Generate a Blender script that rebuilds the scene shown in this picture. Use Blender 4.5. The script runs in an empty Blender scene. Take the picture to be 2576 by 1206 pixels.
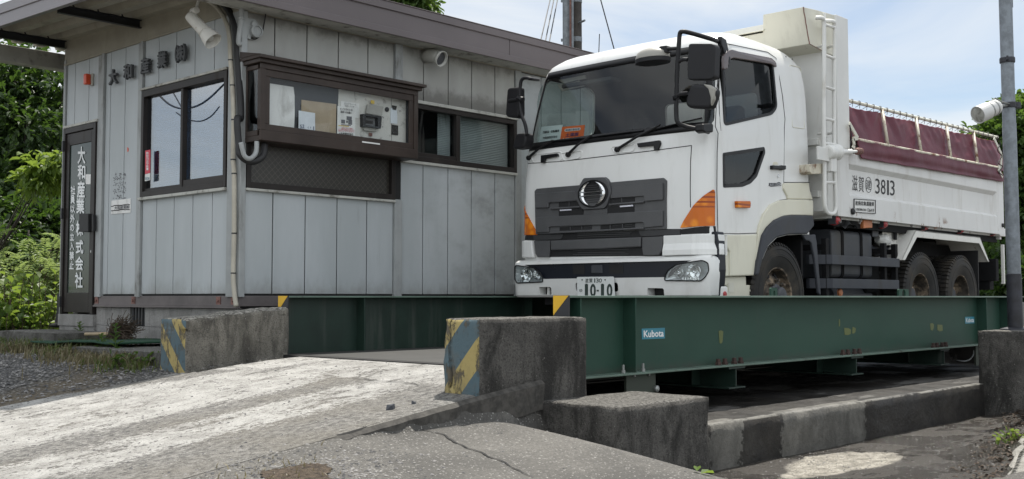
import bpy, bmesh, random
from math import *
from mathutils import Vector, Matrix, noise
SC = bpy.context.scene
COL = SC.collection

# ------------------------------------------------------------------ camera
CF = 2794.0                       # focal length in pixels of a 2576 wide picture
CA = radians(43.07)               # azimuth of view, from +X towards +Y
CT = atan(145 / CF)               # upward pitch
cam_d = bpy.data.cameras.new('camera'); cam = bpy.data.objects.new('camera', cam_d); COL.objects.link(cam)
cam_d.sensor_width = 36; cam_d.lens = 36 * CF / 2576; cam_d.clip_start = .1; cam_d.clip_end = 3000
cam.location = (0, 0, 0); cam.rotation_euler = (pi / 2 + CT, 0, CA - pi / 2)
SC.camera = cam
# ------------------------------------------------------------------ world, sun, exposure
SUN = Vector((.40, .17, 1.0)).normalized()
W = bpy.data.worlds.new("World"); SC.world = W; W.use_nodes = True
nt = W.node_tree; nt.nodes.clear()
def wn(t, **k):
    n = nt.nodes.new(t)
    for a, b in k.items(): setattr(n, a, b)
    return n
wo = wn('ShaderNodeOutputWorld'); bg = wn('ShaderNodeBackground'); sky = wn('ShaderNodeTexSky')
sky.sky_type = 'NISHITA'; sky.sun_disc = False; sky.sun_elevation = asin(SUN.z); sky.sun_rotation = atan2(SUN.x, SUN.y)
sky.air_density = 1.0; sky.dust_density = .6; sky.ozone_density = 1.5
tc = wn('ShaderNodeTexCoord'); mp = wn('ShaderNodeMapping'); mp.inputs['Scale'].default_value = (1.6, 1.6, 5.5); mp.inputs['Rotation'].default_value = (.15, .1, .5)
nz = wn('ShaderNodeTexNoise'); nz.inputs['Scale'].default_value = 1.7; nz.inputs['Detail'].default_value = 7; nz.inputs['Roughness'].default_value = .52; nz.inputs['Distortion'].default_value = .6
cr = wn('ShaderNodeValToRGB'); cr.color_ramp.elements[0].position = .33; cr.color_ramp.elements[1].position = .56
cr.color_ramp.elements[0].color = (.22, .22, .22, 1); cr.color_ramp.elements[1].color = (.93, .93, .93, 1)
mx = wn('ShaderNodeMix', data_type='RGBA')
L = nt.links.new
L(tc.outputs['Generated'], mp.inputs[0]); L(mp.outputs[0], nz.inputs['Vector']); L(nz.outputs['Fac'], cr.inputs[0])
L(cr.outputs[0], mx.inputs['Factor']); L(sky.outputs[0], mx.inputs[6]); mx.inputs[7].default_value = (7.3, 7.9, 8.3, 1)
# clouds opposite the sun are brightened, added fill for the shaded faces
dt = wn('ShaderNodeVectorMath', operation='DOT_PRODUCT'); L(tc.outputs['Generated'], dt.inputs[0]); dt.inputs[1].default_value = (-.78, -.60, .15)
mr = wn('ShaderNodeMapRange'); mr.inputs[1].default_value = -.35; mr.inputs[2].default_value = .7; mr.inputs[3].default_value = 1.0; mr.inputs[4].default_value = 1.75; L(dt.outputs['Value'], mr.inputs[0])
vm = wn('ShaderNodeVectorMath', operation='SCALE'); vm.inputs[0].default_value = (7.5, 7.75, 7.9); L(mr.outputs[0], vm.inputs['Scale']); L(vm.outputs[0], mx.inputs[7])
L(mx.outputs[2], bg.inputs[0]); bg.inputs[1].default_value = .1; L(bg.outputs[0], wo.inputs[0])
sd = bpy.data.lights.new('sun', 'SUN'); sd.energy = 5.0; sd.angle = radians(.6); sd.color = (1, .95, .87)
so = bpy.data.objects.new('sun', sd); COL.objects.link(so); so.rotation_euler = SUN.to_track_quat('Z', 'Y').to_euler(); so.location = (0, 0, 30)
SC.view_settings.view_transform = 'Standard'; SC.view_settings.look = 'None'; SC.view_settings.exposure = 0.30; SC.view_settings.gamma = 1

# ------------------------------------------------------------------ picture measurements -> world points
_F = (cos(CA), sin(CA)); _R = (sin(CA), -cos(CA))
def ray(x, y):
    u = x - 1288; v = 603 - y
    h = CF * cos(CT) - v * sin(CT)
    return Vector((_F[0] * h + _R[0] * u, _F[1] * h + _R[1] * u, CF * sin(CT) + v * cos(CT)))
def onX(p, X): d = ray(*p); return d * (X / d.x)
def onY(p, Y): d = ray(*p); return d * (Y / d.y)
def onZ(p, Z): d = ray(*p); return d * (Z / d.z)
def ZF(ox, oy, s): return lambda x, y: (ox + x * s, oy + y * s)
Z1 = ZF(0, 0, .33368); Z2 = ZF(576.9, 0, .33375); Z3 = ZF(1247.7, 0, .33383); Z4 = ZF(1744.2, 0, .3338)
Z5 = ZF(0, 335.4, .50077); Z6 = ZF(576.9, 335.4, .3894); Z7 = ZF(1247.7, 335.4, .38926); Z8 = ZF(1784.4, 335.4, .38936)
G1 = ZF(0, 737.9, .38828); G2 = ZF(805, 737.9, .39062); G3 = ZF(1677, 737.9, .3883); G4 = ZF(1301.4, 637.3, .20833)
G5 = ZF(1972.2, 570.2, .19792); G6 = ZF(2133.2, 241.5, .22249)
H1 = ZF(1261.2, 40.2, .27816); H2 = ZF(1596.6, 53.7, .26693); H3 = ZF(1771, 322, .36712); H4 = ZF(1314.8, 429.3, .20025)
H5 = ZF(657.4, 187.8, .17802); H6 = ZF(134.2, 322, .40049); H7 = ZF(2012.5, 375.7, .16685); H8 = ZF(2347.9, 469.6, .5563)

# ------------------------------------------------------------------ materials
def srgb(*c): return tuple(((v / 255) / 12.92 if v / 255 < .04045 else ((v / 255 + .055) / 1.055) ** 2.4) for v in c) + (1,)
MATS = {}
class NT:
    def __init__(s, m): s.t = m.node_tree; s.b = s.t.nodes['Principled BSDF']; s.o = s.t.nodes['Material Output']
    def n(s, t, **k):
        x = s.t.nodes.new(t)
        for a, b in k.items(): setattr(x, a, b)
        return x
    def l(s, a, b): s.t.links.new(a, b)
    def coord(s, scale=(1, 1, 1), world=True):
        if world: src = s.n('ShaderNodeNewGeometry').outputs['Position']
        else: src = s.n('ShaderNodeTexCoord').outputs['Object']
        m = s.n('ShaderNodeMapping'); m.inputs['Scale'].default_value = scale; s.l(src, m.inputs[0]); return m.outputs[0]
    def noise(s, sc, co, det=4, rough=.55, dist=0):
        x = s.n('ShaderNodeTexNoise'); x.inputs['Scale'].default_value = sc; x.inputs['Detail'].default_value = det
        x.inputs['Roughness'].default_value = rough; x.inputs['Distortion'].default_value = dist; s.l(co, x.inputs['Vector']); return x.outputs['Fac']
    def vor(s, sc, co, feat='F1'):
        x = s.n('ShaderNodeTexVoronoi', feature=feat); x.inputs['Scale'].default_value = sc; s.l(co, x.inputs['Vector']); return x
    def ramp(s, fac, a, b, lo=0., hi=1.):
        x = s.n('ShaderNodeMapRange'); x.inputs[1].default_value = a; x.inputs[2].default_value = b; x.inputs[3].default_value = lo; x.inputs[4].default_value = hi
        x.interpolation_type = 'SMOOTHSTEP'; s.l(fac, x.inputs[0]); return x.outputs[0]
    def mix(s, fac, a, b):
        x = s.n('ShaderNodeMix', data_type='RGBA')
        for sock, v in ((x.inputs['Factor'], fac), (x.inputs[6], a), (x.inputs[7], b)):
            if hasattr(v, 'is_output'): s.l(v, sock)
            else: sock.default_value = v
        return x.outputs[2]
    def math(s, op, a, b=None):
        x = s.n('ShaderNodeMath', operation=op)
        for i, v in enumerate((a, b)):
            if v is None: continue
            if hasattr(v, 'is_output'): s.l(v, x.inputs[i])
            else: x.inputs[i].default_value = v
        return x.outputs[0]
    def sep(s, co):
        x = s.n('ShaderNodeSeparateXYZ'); s.l(co, x.inputs[0]); return x.outputs
    def bump(s, h, strength=.5, dist=.01):
        x = s.n('ShaderNodeBump'); x.inputs['Strength'].default_value = strength; x.inputs['Distance'].default_value = dist
        s.l(h, x.inputs['Height']); s.l(x.outputs[0], s.b.inputs['Normal']); return x
def new(name):
    m = bpy.data.materials.new(name); m.use_nodes = True; MATS[name] = m; return m, NT(m)
def plain(name, col, rough=.5, metal=0., var=.12, vscale=3., bump=0., bscale=60., spec=.5, dirt=None, dirt_lo=.55, dirt_hi=.75, dirt_scale=(2, 2, .6), coat=0.):
    """surface with slight tone variation, optional dirt blotches/streaks and fine bump"""
    m, n = new(name); b = n.b
    if len(col) == 3: col = col + (1,)
    co = n.coord()
    f = n.noise(vscale, co, 5, .6)
    dark = tuple(c * (1 - var) for c in col[:3]) + (1,); lite = tuple(min(1, c * (1 + var)) for c in col[:3]) + (1,)
    c = n.mix(n.ramp(f, .3, .7), dark, lite)
    if dirt:
        d = n.ramp(n.noise(1.6, n.coord(dirt_scale), 7, .68, .3), dirt_lo, dirt_hi)
        c = n.mix(d, c, dirt)
        n.l(n.ramp(d, 0, 1, rough, min(1, rough + .3)), b.inputs['Roughness'])
    else:
        n.l(n.ramp(f, .2, .8, max(0, rough - .06), min(1, rough + .08)), b.inputs['Roughness'])
    n.l(c, b.inputs['Base Color']); b.inputs['Metallic'].default_value = metal; b.inputs['Specular IOR Level'].default_value = spec
    if coat: b.inputs['Coat Weight'].default_value = coat; b.inputs['Coat Roughness'].default_value = .08
    if bump: n.bump(n.noise(bscale, co, 3, .6), bump, .004)
    return m
def glass(name, tint=(.85, .9, .9), ior=1.5, rough=0.0, film=None):
    m, n = new(name); n.t.nodes.remove(n.b)
    tr = n.n('ShaderNodeBsdfTransparent'); tr.inputs[0].default_value = tint + (1,)
    gl = n.n('ShaderNodeBsdfGlossy'); gl.inputs['Roughness'].default_value = rough
    g_ = n.n('ShaderNodeNewGeometry'); d_ = n.n('ShaderNodeVectorMath', operation='DOT_PRODUCT'); n.l(g_.outputs['Normal'], d_.inputs[0]); n.l(g_.outputs['Incoming'], d_.inputs[1])
    f0 = ((ior - 1) / (ior + 1)) ** 2      # Schlick, the same from both sides of the thin sheet
    fr = n.math('ADD', n.math('MULTIPLY', n.math('POWER', n.math('SUBTRACT', 1.0, n.math('ABSOLUTE', d_.outputs['Value'])), 5.0), 1 - f0), f0)
    fo = fr
    if film: fo = n.ramp(fo, 0, 1, film, 1.0)      # reflecting film
    mxs = n.n('ShaderNodeMixShader'); n.l(fo, mxs.inputs[0]); n.l(tr.outputs[0], mxs.inputs[1]); n.l(gl.outputs[0], mxs.inputs[2]); n.l(mxs.outputs[0], n.o.inputs[0])
    return m

# ------------------------------------------------------------------ objects
def origin_of(o):
    v = Vector(o.location)
    while o.parent: o = o.parent; v += o.location
    return v
def tag(o, label=None, cat=None, group=None, kind=None):
    if label: o['label'] = label
    if cat: o['category'] = cat
    if group: o['group'] = group
    if kind: o['kind'] = kind
    return o
def root(name, loc, label, cat, group=None):
    o = bpy.data.objects.new(name, None); COL.objects.link(o); o.location = loc; o.empty_display_size = .2
    return tag(o, label, cat, group)
def link_mesh(name, me, parent=None):
    o = bpy.data.objects.new(name, me); COL.objects.link(o)
    if parent is not None:
        W0 = origin_of(parent); o.parent = parent
    else:
        xs = [v.co for v in me.vertices]
        lo = Vector([min(v[i] for v in xs) for i in range(3)]); hi = Vector([max(v[i] for v in xs) for i in range(3)])
        W0 = Vector(((lo.x + hi.x) / 2, (lo.y + hi.y) / 2, lo.z)); o.location = W0
    me.transform(Matrix.Translation(-W0)); return o
class MB:
    def __init__(s): s.v = []; s.f = []; s.mi = []; s.cur = 0; s.g = []; s.gi = 0; s.hold = False
    def add(s, vs, fs, mi=None):
        b = len(s.v); s.v += [tuple(p) for p in vs]
        if not s.hold: s.gi += 1
        for f in fs: s.f.append([b + i for i in f]); s.mi.append(s.cur if mi is None else mi); s.g.append(s.gi)
        return s
    def box(s, x0, x1, y0, y1, z0, z1):
        vs = [(x, y, z) for z in (z0, z1) for y in (y0, y1) for x in (x0, x1)]
        return s.add(vs, [(0, 2, 3, 1), (4, 5, 7, 6), (0, 1, 5, 4), (2, 6, 7, 3), (0, 4, 6, 2), (1, 3, 7, 5)])
    def obox(s, a, b, w, h, up=(0, 0, 1)):
        """box along a-b with width w (sideways) and height h (along up)"""
        a = Vector(a); b = Vector(b); d = (b - a).normalized(); u = Vector(up); sd_ = d.cross(u).normalized(); u = sd_.cross(d).normalized()
        vs = [p + sd_ * i * w / 2 + u * j * h / 2 for p in (a, b) for i, j in ((-1, -1), (1, -1), (1, 1), (-1, 1))]
        return s.add(vs, [(3, 2, 1, 0), (4, 5, 6, 7), (0, 1, 5, 4), (1, 2, 6, 5), (2, 3, 7, 6), (3, 0, 4, 7)])
    def prism(s, poly, vec):
        poly = [Vector(p) for p in poly]; vec = Vector(vec); n = len(poly)
        nn = Vector()
        for i in range(n): nn += poly[i].cross(poly[(i + 1) % n])
        if nn.dot(vec) > 0: poly = poly[::-1]
        vs = poly + [p + vec for p in poly]
        return s.add(vs, [list(range(n)), list(range(2 * n - 1, n - 1, -1))] + [(j, i, n + i, n + j) for i, j in ((k, (k + 1) % n) for k in range(n))])
    def loft(s, rings, closed=True, caps=True):
        n = len(rings[0]); vs = [p for r in rings for p in r]; fs = []
        for k in range(len(rings) - 1):
            for i in range(n if closed else n - 1):
                j = (i + 1) % n; fs.append((k * n + i, k * n + j, (k + 1) * n + j, (k + 1) * n + i))
        if caps: fs += [list(range(n))[::-1], [(len(rings) - 1) * n + i for i in range(n)]]
        return s.add(vs, fs)
    def tube(s, pts, r, n=8, smooth_n=0):
        pts = [Vector(p) for p in pts]
        if smooth_n: pts = spline(pts, smooth_n)
        rings = []; up = None
        for i, p in enumerate(pts):
            t = (pts[min(i + 1, len(pts) - 1)] - pts[max(i - 1, 0)]).normalized()
            if up is None:
                up = Vector((0, 0, 1)) if abs(t.z) < .9 else Vector((1, 0, 0))
            sx = t.cross(up).normalized(); up = sx.cross(t).normalized()
            rr = r(i / (len(pts) - 1)) if callable(r) else r
            rings.append([p + (sx * cos(2 * pi * k / n) + up * sin(2 * pi * k / n)) * rr for k in range(n)])
        return s.loft(rings)
    def lathe(s, c, ax, prof, n=24, caps=True):
        c = Vector(c); ax = Vector(ax).normalized(); q = Vector((0, 0, 1)) if abs(ax.z) < .9 else Vector((1, 0, 0))
        e = ax.cross(q).normalized(); g = ax.cross(e).normalized()
        return s.loft([[c + ax * h + (e * cos(2 * pi * k / n) + g * sin(2 * pi * k / n)) * r for k in range(n)] for r, h in prof], caps=caps)
    def grid(s, fn, nu, nv):
        vs = [fn(i / nu, j / nv) for j in range(nv + 1) for i in range(nu + 1)]
        return s.add(vs, [(j * (nu + 1) + i, j * (nu + 1) + i + 1, (j + 1) * (nu + 1) + i + 1, (j + 1) * (nu + 1) + i) for j in range(nv) for i in range(nu)])
    def ell(s, c, r, n=12, m=8):
        c = Vector(c)
        return s.loft([[c + Vector((r[0] * cos(2 * pi * k / n) * sin(t), r[1] * sin(2 * pi * k / n) * sin(t), -r[2] * cos(t))) for k in range(n)] for t in [.02 + (pi - .04) * j / m for j in range(m + 1)]])
    def build(s, name, mat, parent=None, bevel=0., seg=2, smooth=False, label=None, cat=None, group=None, kind=None, ang=35, fix=True):
        me = bpy.data.meshes.new(name); me.from_pydata(s.v, [], s.f)
        mats = mat if isinstance(mat, (list, tuple)) else [mat]
        for q in mats: me.materials.append(MATS[q])
        if len(mats) > 1: me.polygons.foreach_set('material_index', s.mi)
        if fix:
            bm = bmesh.new(); bm.from_mesh(me); bmesh.ops.recalc_face_normals(bm, faces=bm.faces); bm.to_mesh(me); bm.free()
        if smooth: me.polygons.foreach_set('use_smooth', [True] * len(me.polygons))
        o = link_mesh(name, me, parent)
        if bevel:
            b = o.modifiers.new('bevel', 'BEVEL'); b.width = bevel; b.segments = seg; b.limit_method = 'ANGLE'; b.angle_limit = radians(ang); b.harden_normals = False
        if smooth == 'auto' :
            me.set_sharp_from_angle(angle=radians(40))
        return tag(o, label, cat, group, kind)
def build_each(mb, name, mat, parent=None, **k):
    """one object for every shape that was added (shapes added while hold is set stay together)"""
    out = []
    for gi in sorted(set(mb.g)):
        m2 = MB(); rem = {}
        for f, g in zip(mb.f, mb.g):
            if g != gi: continue
            for i in f:
                if i not in rem: rem[i] = len(m2.v); m2.v.append(mb.v[i])
            m2.f.append([rem[i] for i in f]); m2.mi.append(0)
        out.append(m2.build(name, mat, parent, **k))
    return out
def spline(p, k):
    out = []
    for i in range(len(p) - 1):
        a = p[max(i - 1, 0)]; b = p[i]; c = p[i + 1]; d = p[min(i + 2, len(p) - 1)]
        for j in range(k):
            t = j / k
            out.append(.5 * ((2 * b) + (c - a) * t + (2 * a - 5 * b + 4 * c - d) * t * t + (3 * b - a - 3 * c + d) * t ** 3))
    return out + [p[-1]]
def rpoly(pts, r, k=5):
    """round the corners of a closed 3D polygon"""
    pts = [Vector(p) for p in pts]; out = []; n = len(pts)
    for i in range(n):
        a = pts[i - 1]; b = pts[i]; c = pts[(i + 1) % n]; rr = r[i] if isinstance(r, (list, tuple)) else r
        d1 = min(rr, (a - b).length * .45); d2 = min(rr, (c - b).length * .45)
        if rr <= 0: out.append(b); continue
        p = b + (a - b).normalized() * d1; q = b + (c - b).normalized() * d2
        for j in range(k + 1):
            t = j / k; out.append(p * (1 - t) ** 2 + b * 2 * t * (1 - t) + q * t * t)
    return out
def copy_tree(o, parent=None, loc=None):
    c = o.copy(); COL.objects.link(c); c.parent = parent
    if loc is not None: c.location = loc
    for ch in list(o.children): copy_tree(ch, c)
    return c
# text: the outline is mapped on a quad given by its corners BL, BR, TR, TL
def text_mesh(s):
    c = bpy.data.curves.new('lettering', 'FONT'); c.body = s; c.resolution_u = 3
    o = bpy.data.objects.new('lettering', c); COL.objects.link(o)
    dg = bpy.context.evaluated_depsgraph_get(); me = bpy.data.meshes.new_from_object(o.evaluated_get(dg)); bpy.data.objects.remove(o); bpy.data.curves.remove(c)
    return me
def text_into(mb, s, quad, nrm, off=.002, bold=.012, thick=0., mi=None):
    q = [Vector(p) for p in quad]; nrm = Vector(nrm)
    me = text_mesh(s); co = [v.co.copy() for v in me.vertices]
    if not co: return
    x0 = min(c.x for c in co); x1 = max(c.x for c in co); y0 = min(c.y for c in co); y1 = max(c.y for c in co)
    fs = [list(p.vertices) for p in me.polygons]
    # heavier strokes: the outline is laid down again a little to each side, each layer a hair above the last
    for k, (bx, by) in enumerate(((0, 0), (1, 0), (-1, 0), (0, 1), (0, -1)) if bold else ((0, 0),)):
        vs = []
        for c in co:
            u = (c.x + bx * bold - x0) / max(1e-6, x1 - x0); v = (c.y + by * bold - y0) / max(1e-6, y1 - y0)
            vs.append((q[0] * (1 - u) + q[1] * u) * (1 - v) + (q[3] * (1 - u) + q[2] * u) * v + nrm * (off + thick + k * .00012))
        mb.add(vs, fs, mi)
        if thick:
            cnt = {}
            for f in fs:
                for a, b in zip(f, f[1:] + f[:1]): cnt.setdefault((min(a, b), max(a, b)), []).append((a, b))
            back = [v - nrm * thick for v in vs]; n = len(vs)
            mb.add(vs + back, [(e[0][0], e[0][1], e[0][1] + n, e[0][0] + n) for e in cnt.values() if len(e) == 1], mi)
    bpy.data.meshes.remove(me)
def lettering(name, items, nrm, mat, parent=None, off=.002, bold=.012, thick=0., **k):
    mb = MB()
    for s, quad in items: text_into(mb, s, quad, nrm, off, bold, thick)
    return mb.build(name, mat, parent, fix=False, **k)
def rect(pl, x0, y0, x1, y1):
    """axis-aligned picture rectangle -> quad BL BR TR TL through mapping pl"""
    return [pl(x0, y1), pl(x1, y1), pl(x1, y0), pl(x0, y0)]
def sub_quad(q, u0, v0, u1, v1):
    """part of a quad BL BR TR TL, u right, v up"""
    def b(u, v): return (q[0] * (1 - u) + q[1] * u) * (1 - v) + (q[3] * (1 - u) + q[2] * u) * v
    return [b(u0, v0), b(u1, v0), b(u1, v1), b(u0, v1)]
RND = random.Random(5)
# ================================================================== TERRAIN
def sstep(a, b, x):
    t = min(1, max(0, (x - a) / (b - a))); return t * t * (3 - 2 * t)
def lerp_tab(tab, x):
    if x <= tab[0][0]: return tab[0][1]
    for (a, u), (b, v) in zip(tab, tab[1:]):
        if x <= b: return u + (v - u) * (x - a) / (b - a)
    return tab[-1][1]
def rampz(x): return lerp_tab([(-12, -1.5), (0, -1.16), (2.28, -.92), (3.55, -.755), (4.74, -.595), (5.3, -.53), (5.75, -.505)], x)
def nz3(x, y, s, seed=0): return noise.noise(Vector((x * s + seed, y * s, seed * .37)))
def hgt(x, y):
    rz = rampz(x)
    # left yard beside the office
    yard = lerp_tab([(-12, -1.3), (0, -1.0), (3, -.74), (4.4, -.58), (5.6, -.52), (30, -.45)], x) + .02 * nz3(x, y, 1.3, 3)
    if y > 4.7:
        z = rz + (yard - rz) * sstep(8.2, 9.0, y + .25 * nz3(x, y, .8))
        if x > 5.8 and y < 8.5:
            z = -1.22 if x < 15.1 else -1.22 + .7 * sstep(15.1, 15.3, x)
        return z
    # apron falling towards the wet yard
    d = 4.7 - y
    z = rampz(min(x, 4.6)) - .12 * sstep(3.4, 4.75, x) * sstep(0, .03, d) - .10 * d ** 1.15
    z -= .37 * max(0, x - 4.72) ** 1.65
    if x < 3: z -= .03 * d
    z += .018 * nz3(x, y, .9, 1)
    low = -1.215 + .012 * nz3(x, y, 1.7, 8) + (.22 * sstep(3.0, 2.0, y - (x - 7.24) * .29) if x > 4 else 0) * sstep(6.2, 7.0, x)
    return max(z, low)
def ticks(segs):
    out = []
    for a, b, n in segs: out += [a + (b - a) * i / n for i in range(n)]
    return out + [segs[-1][1]]
def sheet(name, xs, ys, off, mat, mask=None, kind='structure', hf=None):
    hf = hf or hgt; mb = MB(); nx = len(xs); ny = len(ys)
    mb.v = [(x, y, hf(x, y) + off) for y in ys for x in xs]
    for j in range(ny - 1):
        for i in range(nx - 1):
            if mask is None or mask((xs[i] + xs[i + 1]) / 2, (ys[j] + ys[j + 1]) / 2):
                mb.f.append([j * nx + i, j * nx + i + 1, (j + 1) * nx + i + 1, (j + 1) * nx + i]); mb.mi.append(0)
    me = bpy.data.meshes.new(name); used = sorted({i for f in mb.f for i in f}); rem = {a: b for b, a in enumerate(used)}
    me.from_pydata([mb.v[i] for i in used], [], [[rem[i] for i in f] for f in mb.f]); me.materials.append(MATS[mat])
    me.polygons.foreach_set('use_smooth', [True] * len(me.polygons))
    return tag(link_mesh(name, me), kind=kind)

# gravel ground
m, n = new('gravel'); co = n.coord()
v = n.vor(38, co); vf = n.vor(95, co)
c1 = n.mix(n.ramp(n.noise(1.3, co, 4), .35, .65), (.085, .085, .088, 1), (.16, .155, .145, 1))
c2 = n.mix(n.ramp(n.sep(v.outputs['Color'])[0], .25, 1), c1, (.34, .33, .31, 1))
c3 = n.mix(n.ramp(v.outputs['Distance'], .25, .6), c2, (.05, .048, .045, 1))
soil = n.mix(n.ramp(n.noise(.5, co, 5, .6), .52, .66), c3, (.13, .105, .07, 1))
n.l(soil, n.b.inputs['Base Color']); n.b.inputs['Roughness'].default_value = .9
n.bump(n.math('ADD', n.math('MULTIPLY', v.outputs['Distance'], -1.0), n.math('MULTIPLY', vf.outputs['Distance'], -.4)), .9, .03)
# worn concrete ramp with pale dusty wheel tracks
m, n = new('ramp_concrete'); co = n.coord(); s = n.sep(co)
warp = n.math('MULTIPLY', n.math('SUBTRACT', n.noise(1.0, n.coord((.6, 1.6, 1)), 5, .65), .5), .55)
yy = n.math('ADD', s[1], warp); yu = n.math('ADD', yy, n.math('MULTIPLY', n.math('SUBTRACT', s[0], 4.0), .40))
def band(q, a, b, w): return n.math('MULTIPLY', n.ramp(q, a - w, a + w), n.ramp(q, b + w, b - w))
# pale dusty tracks either side of the darker oil strips, a smoother screed against the deck
st = n.coord((.9, 2.4, 2))
tr = n.math('MULTIPLY', band(yy, 6.33, 8.5, .16), n.math('SUBTRACT', 1.0, n.math('MULTIPLY', band(yu, 7.86, 8.2, .12), .85)))
tr = n.math('MAXIMUM', tr, n.math('MULTIPLY', band(yy, 5.38, 5.95, .16), .95))
tr = n.math('MAXIMUM', tr, n.math('MULTIPLY', n.ramp(n.math('ADD', s[0], warp), 4.85, 5.0), band(s[1], 5.2, 7.85, .1)))
white = n.math('MULTIPLY', tr, n.ramp(n.noise(2.0, st, 9, .74), .30, .56))
grain = n.vor(70, co); grain2 = n.vor(150, co)
fine = n.noise(60, n.coord((.8, 1, 1)), 5, .75); sp1 = n.noise(26, n.coord((.8, 1, 1)), 6, .78); sp2 = n.noise(120, co, 3, .75)
base = n.mix(n.ramp(sp1, .36, .64), (.10, .097, .092, 1), (.29, .28, .26, 1))
base = n.mix(n.math('MULTIPLY', n.ramp(n.noise(.9, co, 4), .4, .7), .6), base, (.19, .172, .14, 1))
wf = n.ramp(n.math('ADD', n.math('MULTIPLY', white, 1.05), n.math('ADD', n.math('MULTIPLY', n.math('SUBTRACT', sp1, .5), 2.4), n.math('MULTIPLY', n.math('SUBTRACT', fine, .5), 2.2))), .40, .74)
c = n.mix(wf, base, n.mix(n.ramp(n.noise(5, co, 5, .7), .35, .65), (.33, .32, .30, 1), (.49, .48, .455, 1)))
c = n.mix(n.ramp(n.math('ADD', fine, n.math('MULTIPLY', n.math('SUBTRACT', sp1, .5), .5)), .43, .34, 0, .85), c, (.055, .053, .051, 1))
c = n.mix(n.math('MULTIPLY', n.ramp(n.math('ADD', fine, n.math('MULTIPLY', n.math('SUBTRACT', sp2, .5), .6)), .62, .68), .75), c, (.58, .57, .55, 1))
n.l(c, n.b.inputs['Base Color']); n.b.inputs['Roughness'].default_value = .82; n.b.inputs['Specular IOR Level'].default_value = .35
hh = n.math('ADD', n.math('MULTIPLY', sp1, 1.6), n.math('ADD', n.math('MULTIPLY', fine, .8), n.math('MULTIPLY', n.noise(9, n.coord((.6, 1, 1)), 5, .65), 1.8)))
n.bump(hh, .9, .02)
# smooth grey apron
m, n = new('apron_concrete'); co = n.coord()
f = n.noise(60, co, 4, .7); g = n.vor(120, co)
c = n.mix(n.ramp(n.noise(1.1, co, 6, .6), .35, .7), (.082, .078, .071, 1), (.155, .147, .132, 1))
c = n.mix(n.math('MULTIPLY', n.ramp(n.noise(3, n.coord((1.4, .7, 1)), 6, .7), .55, .75), .5), c, (.22, .21, .19, 1))
c = n.mix(n.ramp(n.sep(g.outputs['Color'])[0], .93, .97), c, (.32, .31, .29, 1))
c = n.mix(n.ramp(f, .58, .40, 0, .45), c, (.05, .048, .045, 1))
n.l(c, n.b.inputs['Base Color']); n.b.inputs['Roughness'].default_value = .8; n.b.inputs['Specular IOR Level'].default_value = .4
n.bump(n.math('ADD', n.math('MULTIPLY', f, 1.3), n.math('ADD', n.math('MULTIPLY', n.noise(5, co, 5, .6), 2.5), n.math('MULTIPLY', g.outputs['Distance'], -.35))), .8, .016)
# wet silt
m, n = new('wet_silt'); co = n.coord()
wet = n.ramp(n.noise(1.5, n.coord((.9, 1.3, 1)), 5, .6, .4), .58, .44)
d = n.vor(1.0, n.coord((1, 1, 1)))
s = n.sep(co)
def blob(cx, cy, ax, ay):
    q = n.math('ADD', n.math('POWER', n.math('MULTIPLY', n.math('SUBTRACT', s[0], cx), 1 / ax), 2.0), n.math('POWER', n.math('MULTIPLY', n.math('SUBTRACT', s[1], cy), 1 / ay), 2.0))
    return n.ramp(n.math('ADD', q, n.math('MULTIPLY', n.math('SUBTRACT', n.noise(3.2, co, 6, .7), .5), 2.4)), 1.15, .7)
DRYB = onZ((2120, 1160), -1.21)
dry = n.math('MAXIMUM', blob(DRYB.x, DRYB.y, .62, .30), blob(DRYB.x - .5, DRYB.y - .1, .5, .16))
f = n.noise(80, co, 4, .7)
c = n.mix(n.ramp(f, .35, .65), (.026, .022, .018, 1), (.062, .055, .046, 1))
c = n.mix(n.ramp(wet, 0, 1, .0, .7), c, (.030, .026, .021, 1))
c = n.mix(n.math('MULTIPLY', dry, n.ramp(f, .3, .55)), c, n.mix(n.ramp(n.noise(9, co, 6, .75), .35, .65), (.20, .185, .155, 1), (.46, .43, .37, 1)))
n.l(c, n.b.inputs['Base Color']); n.b.inputs['Specular IOR Level'].default_value = .3
n.l(n.math('MAXIMUM', n.ramp(wet, 0, 1, .42, .12), n.math('MULTIPLY', dry, .85)), n.b.inputs['Roughness'])
rip = n.noise(7, n.coord((.9, 2.6, 1)), 5, .6, .8)
n.bump(n.math('ADD', n.math('MULTIPLY', rip, 2.8), n.math('ADD', n.math('MULTIPLY', f, 1.5), n.math('MULTIPLY', n.vor(110, co).outputs['Distance'], -.3))), .75, .014)
plain('crack_dark', (.022, .021, .02), .95, var=.3, bump=.5)

XS = ticks([(-400, -40, 5), (-40, -6, 10), (-6, 1, 24), (1, 8, 90), (8, 18, 60), (18, 60, 20), (60, 900, 8)])
YS = ticks([(-400, -30, 5), (-30, -2, 14), (-2, 2.5, 20), (2.5, 10, 100), (10, 16, 40), (16, 60, 18), (60, 900, 8)])
def ground_z(x, y): return hgt(x, y) - .04 * sstep(8.35, 7.6, y) * sstep(0, .6, y) * sstep(-7.2, -6.5, x)
sheet('ground', XS, YS, 0, 'gravel', hf=ground_z)
def gpx(p):
    """where the line of sight first meets the terrain"""
    d = ray(*p).normalized(); t = 2.0
    while t < 60:
        q = d * t
        if q.z <= hgt(q.x, q.y): return q
        t += .01
    return d * t
xr = ticks([(-7, 2, 45), (2, 5.78, 75)]); yr = ticks([(4.70, 8.45, 80)])
sheet('ramp', xr, yr, .008, 'ramp_concrete', lambda x, y: y < 8.0 + .22 * nz3(x, y, 1.1, 5) + .12 * sstep(4.4, 3.5, x) - .25 * sstep(4.6, 4.75, x))
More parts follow.
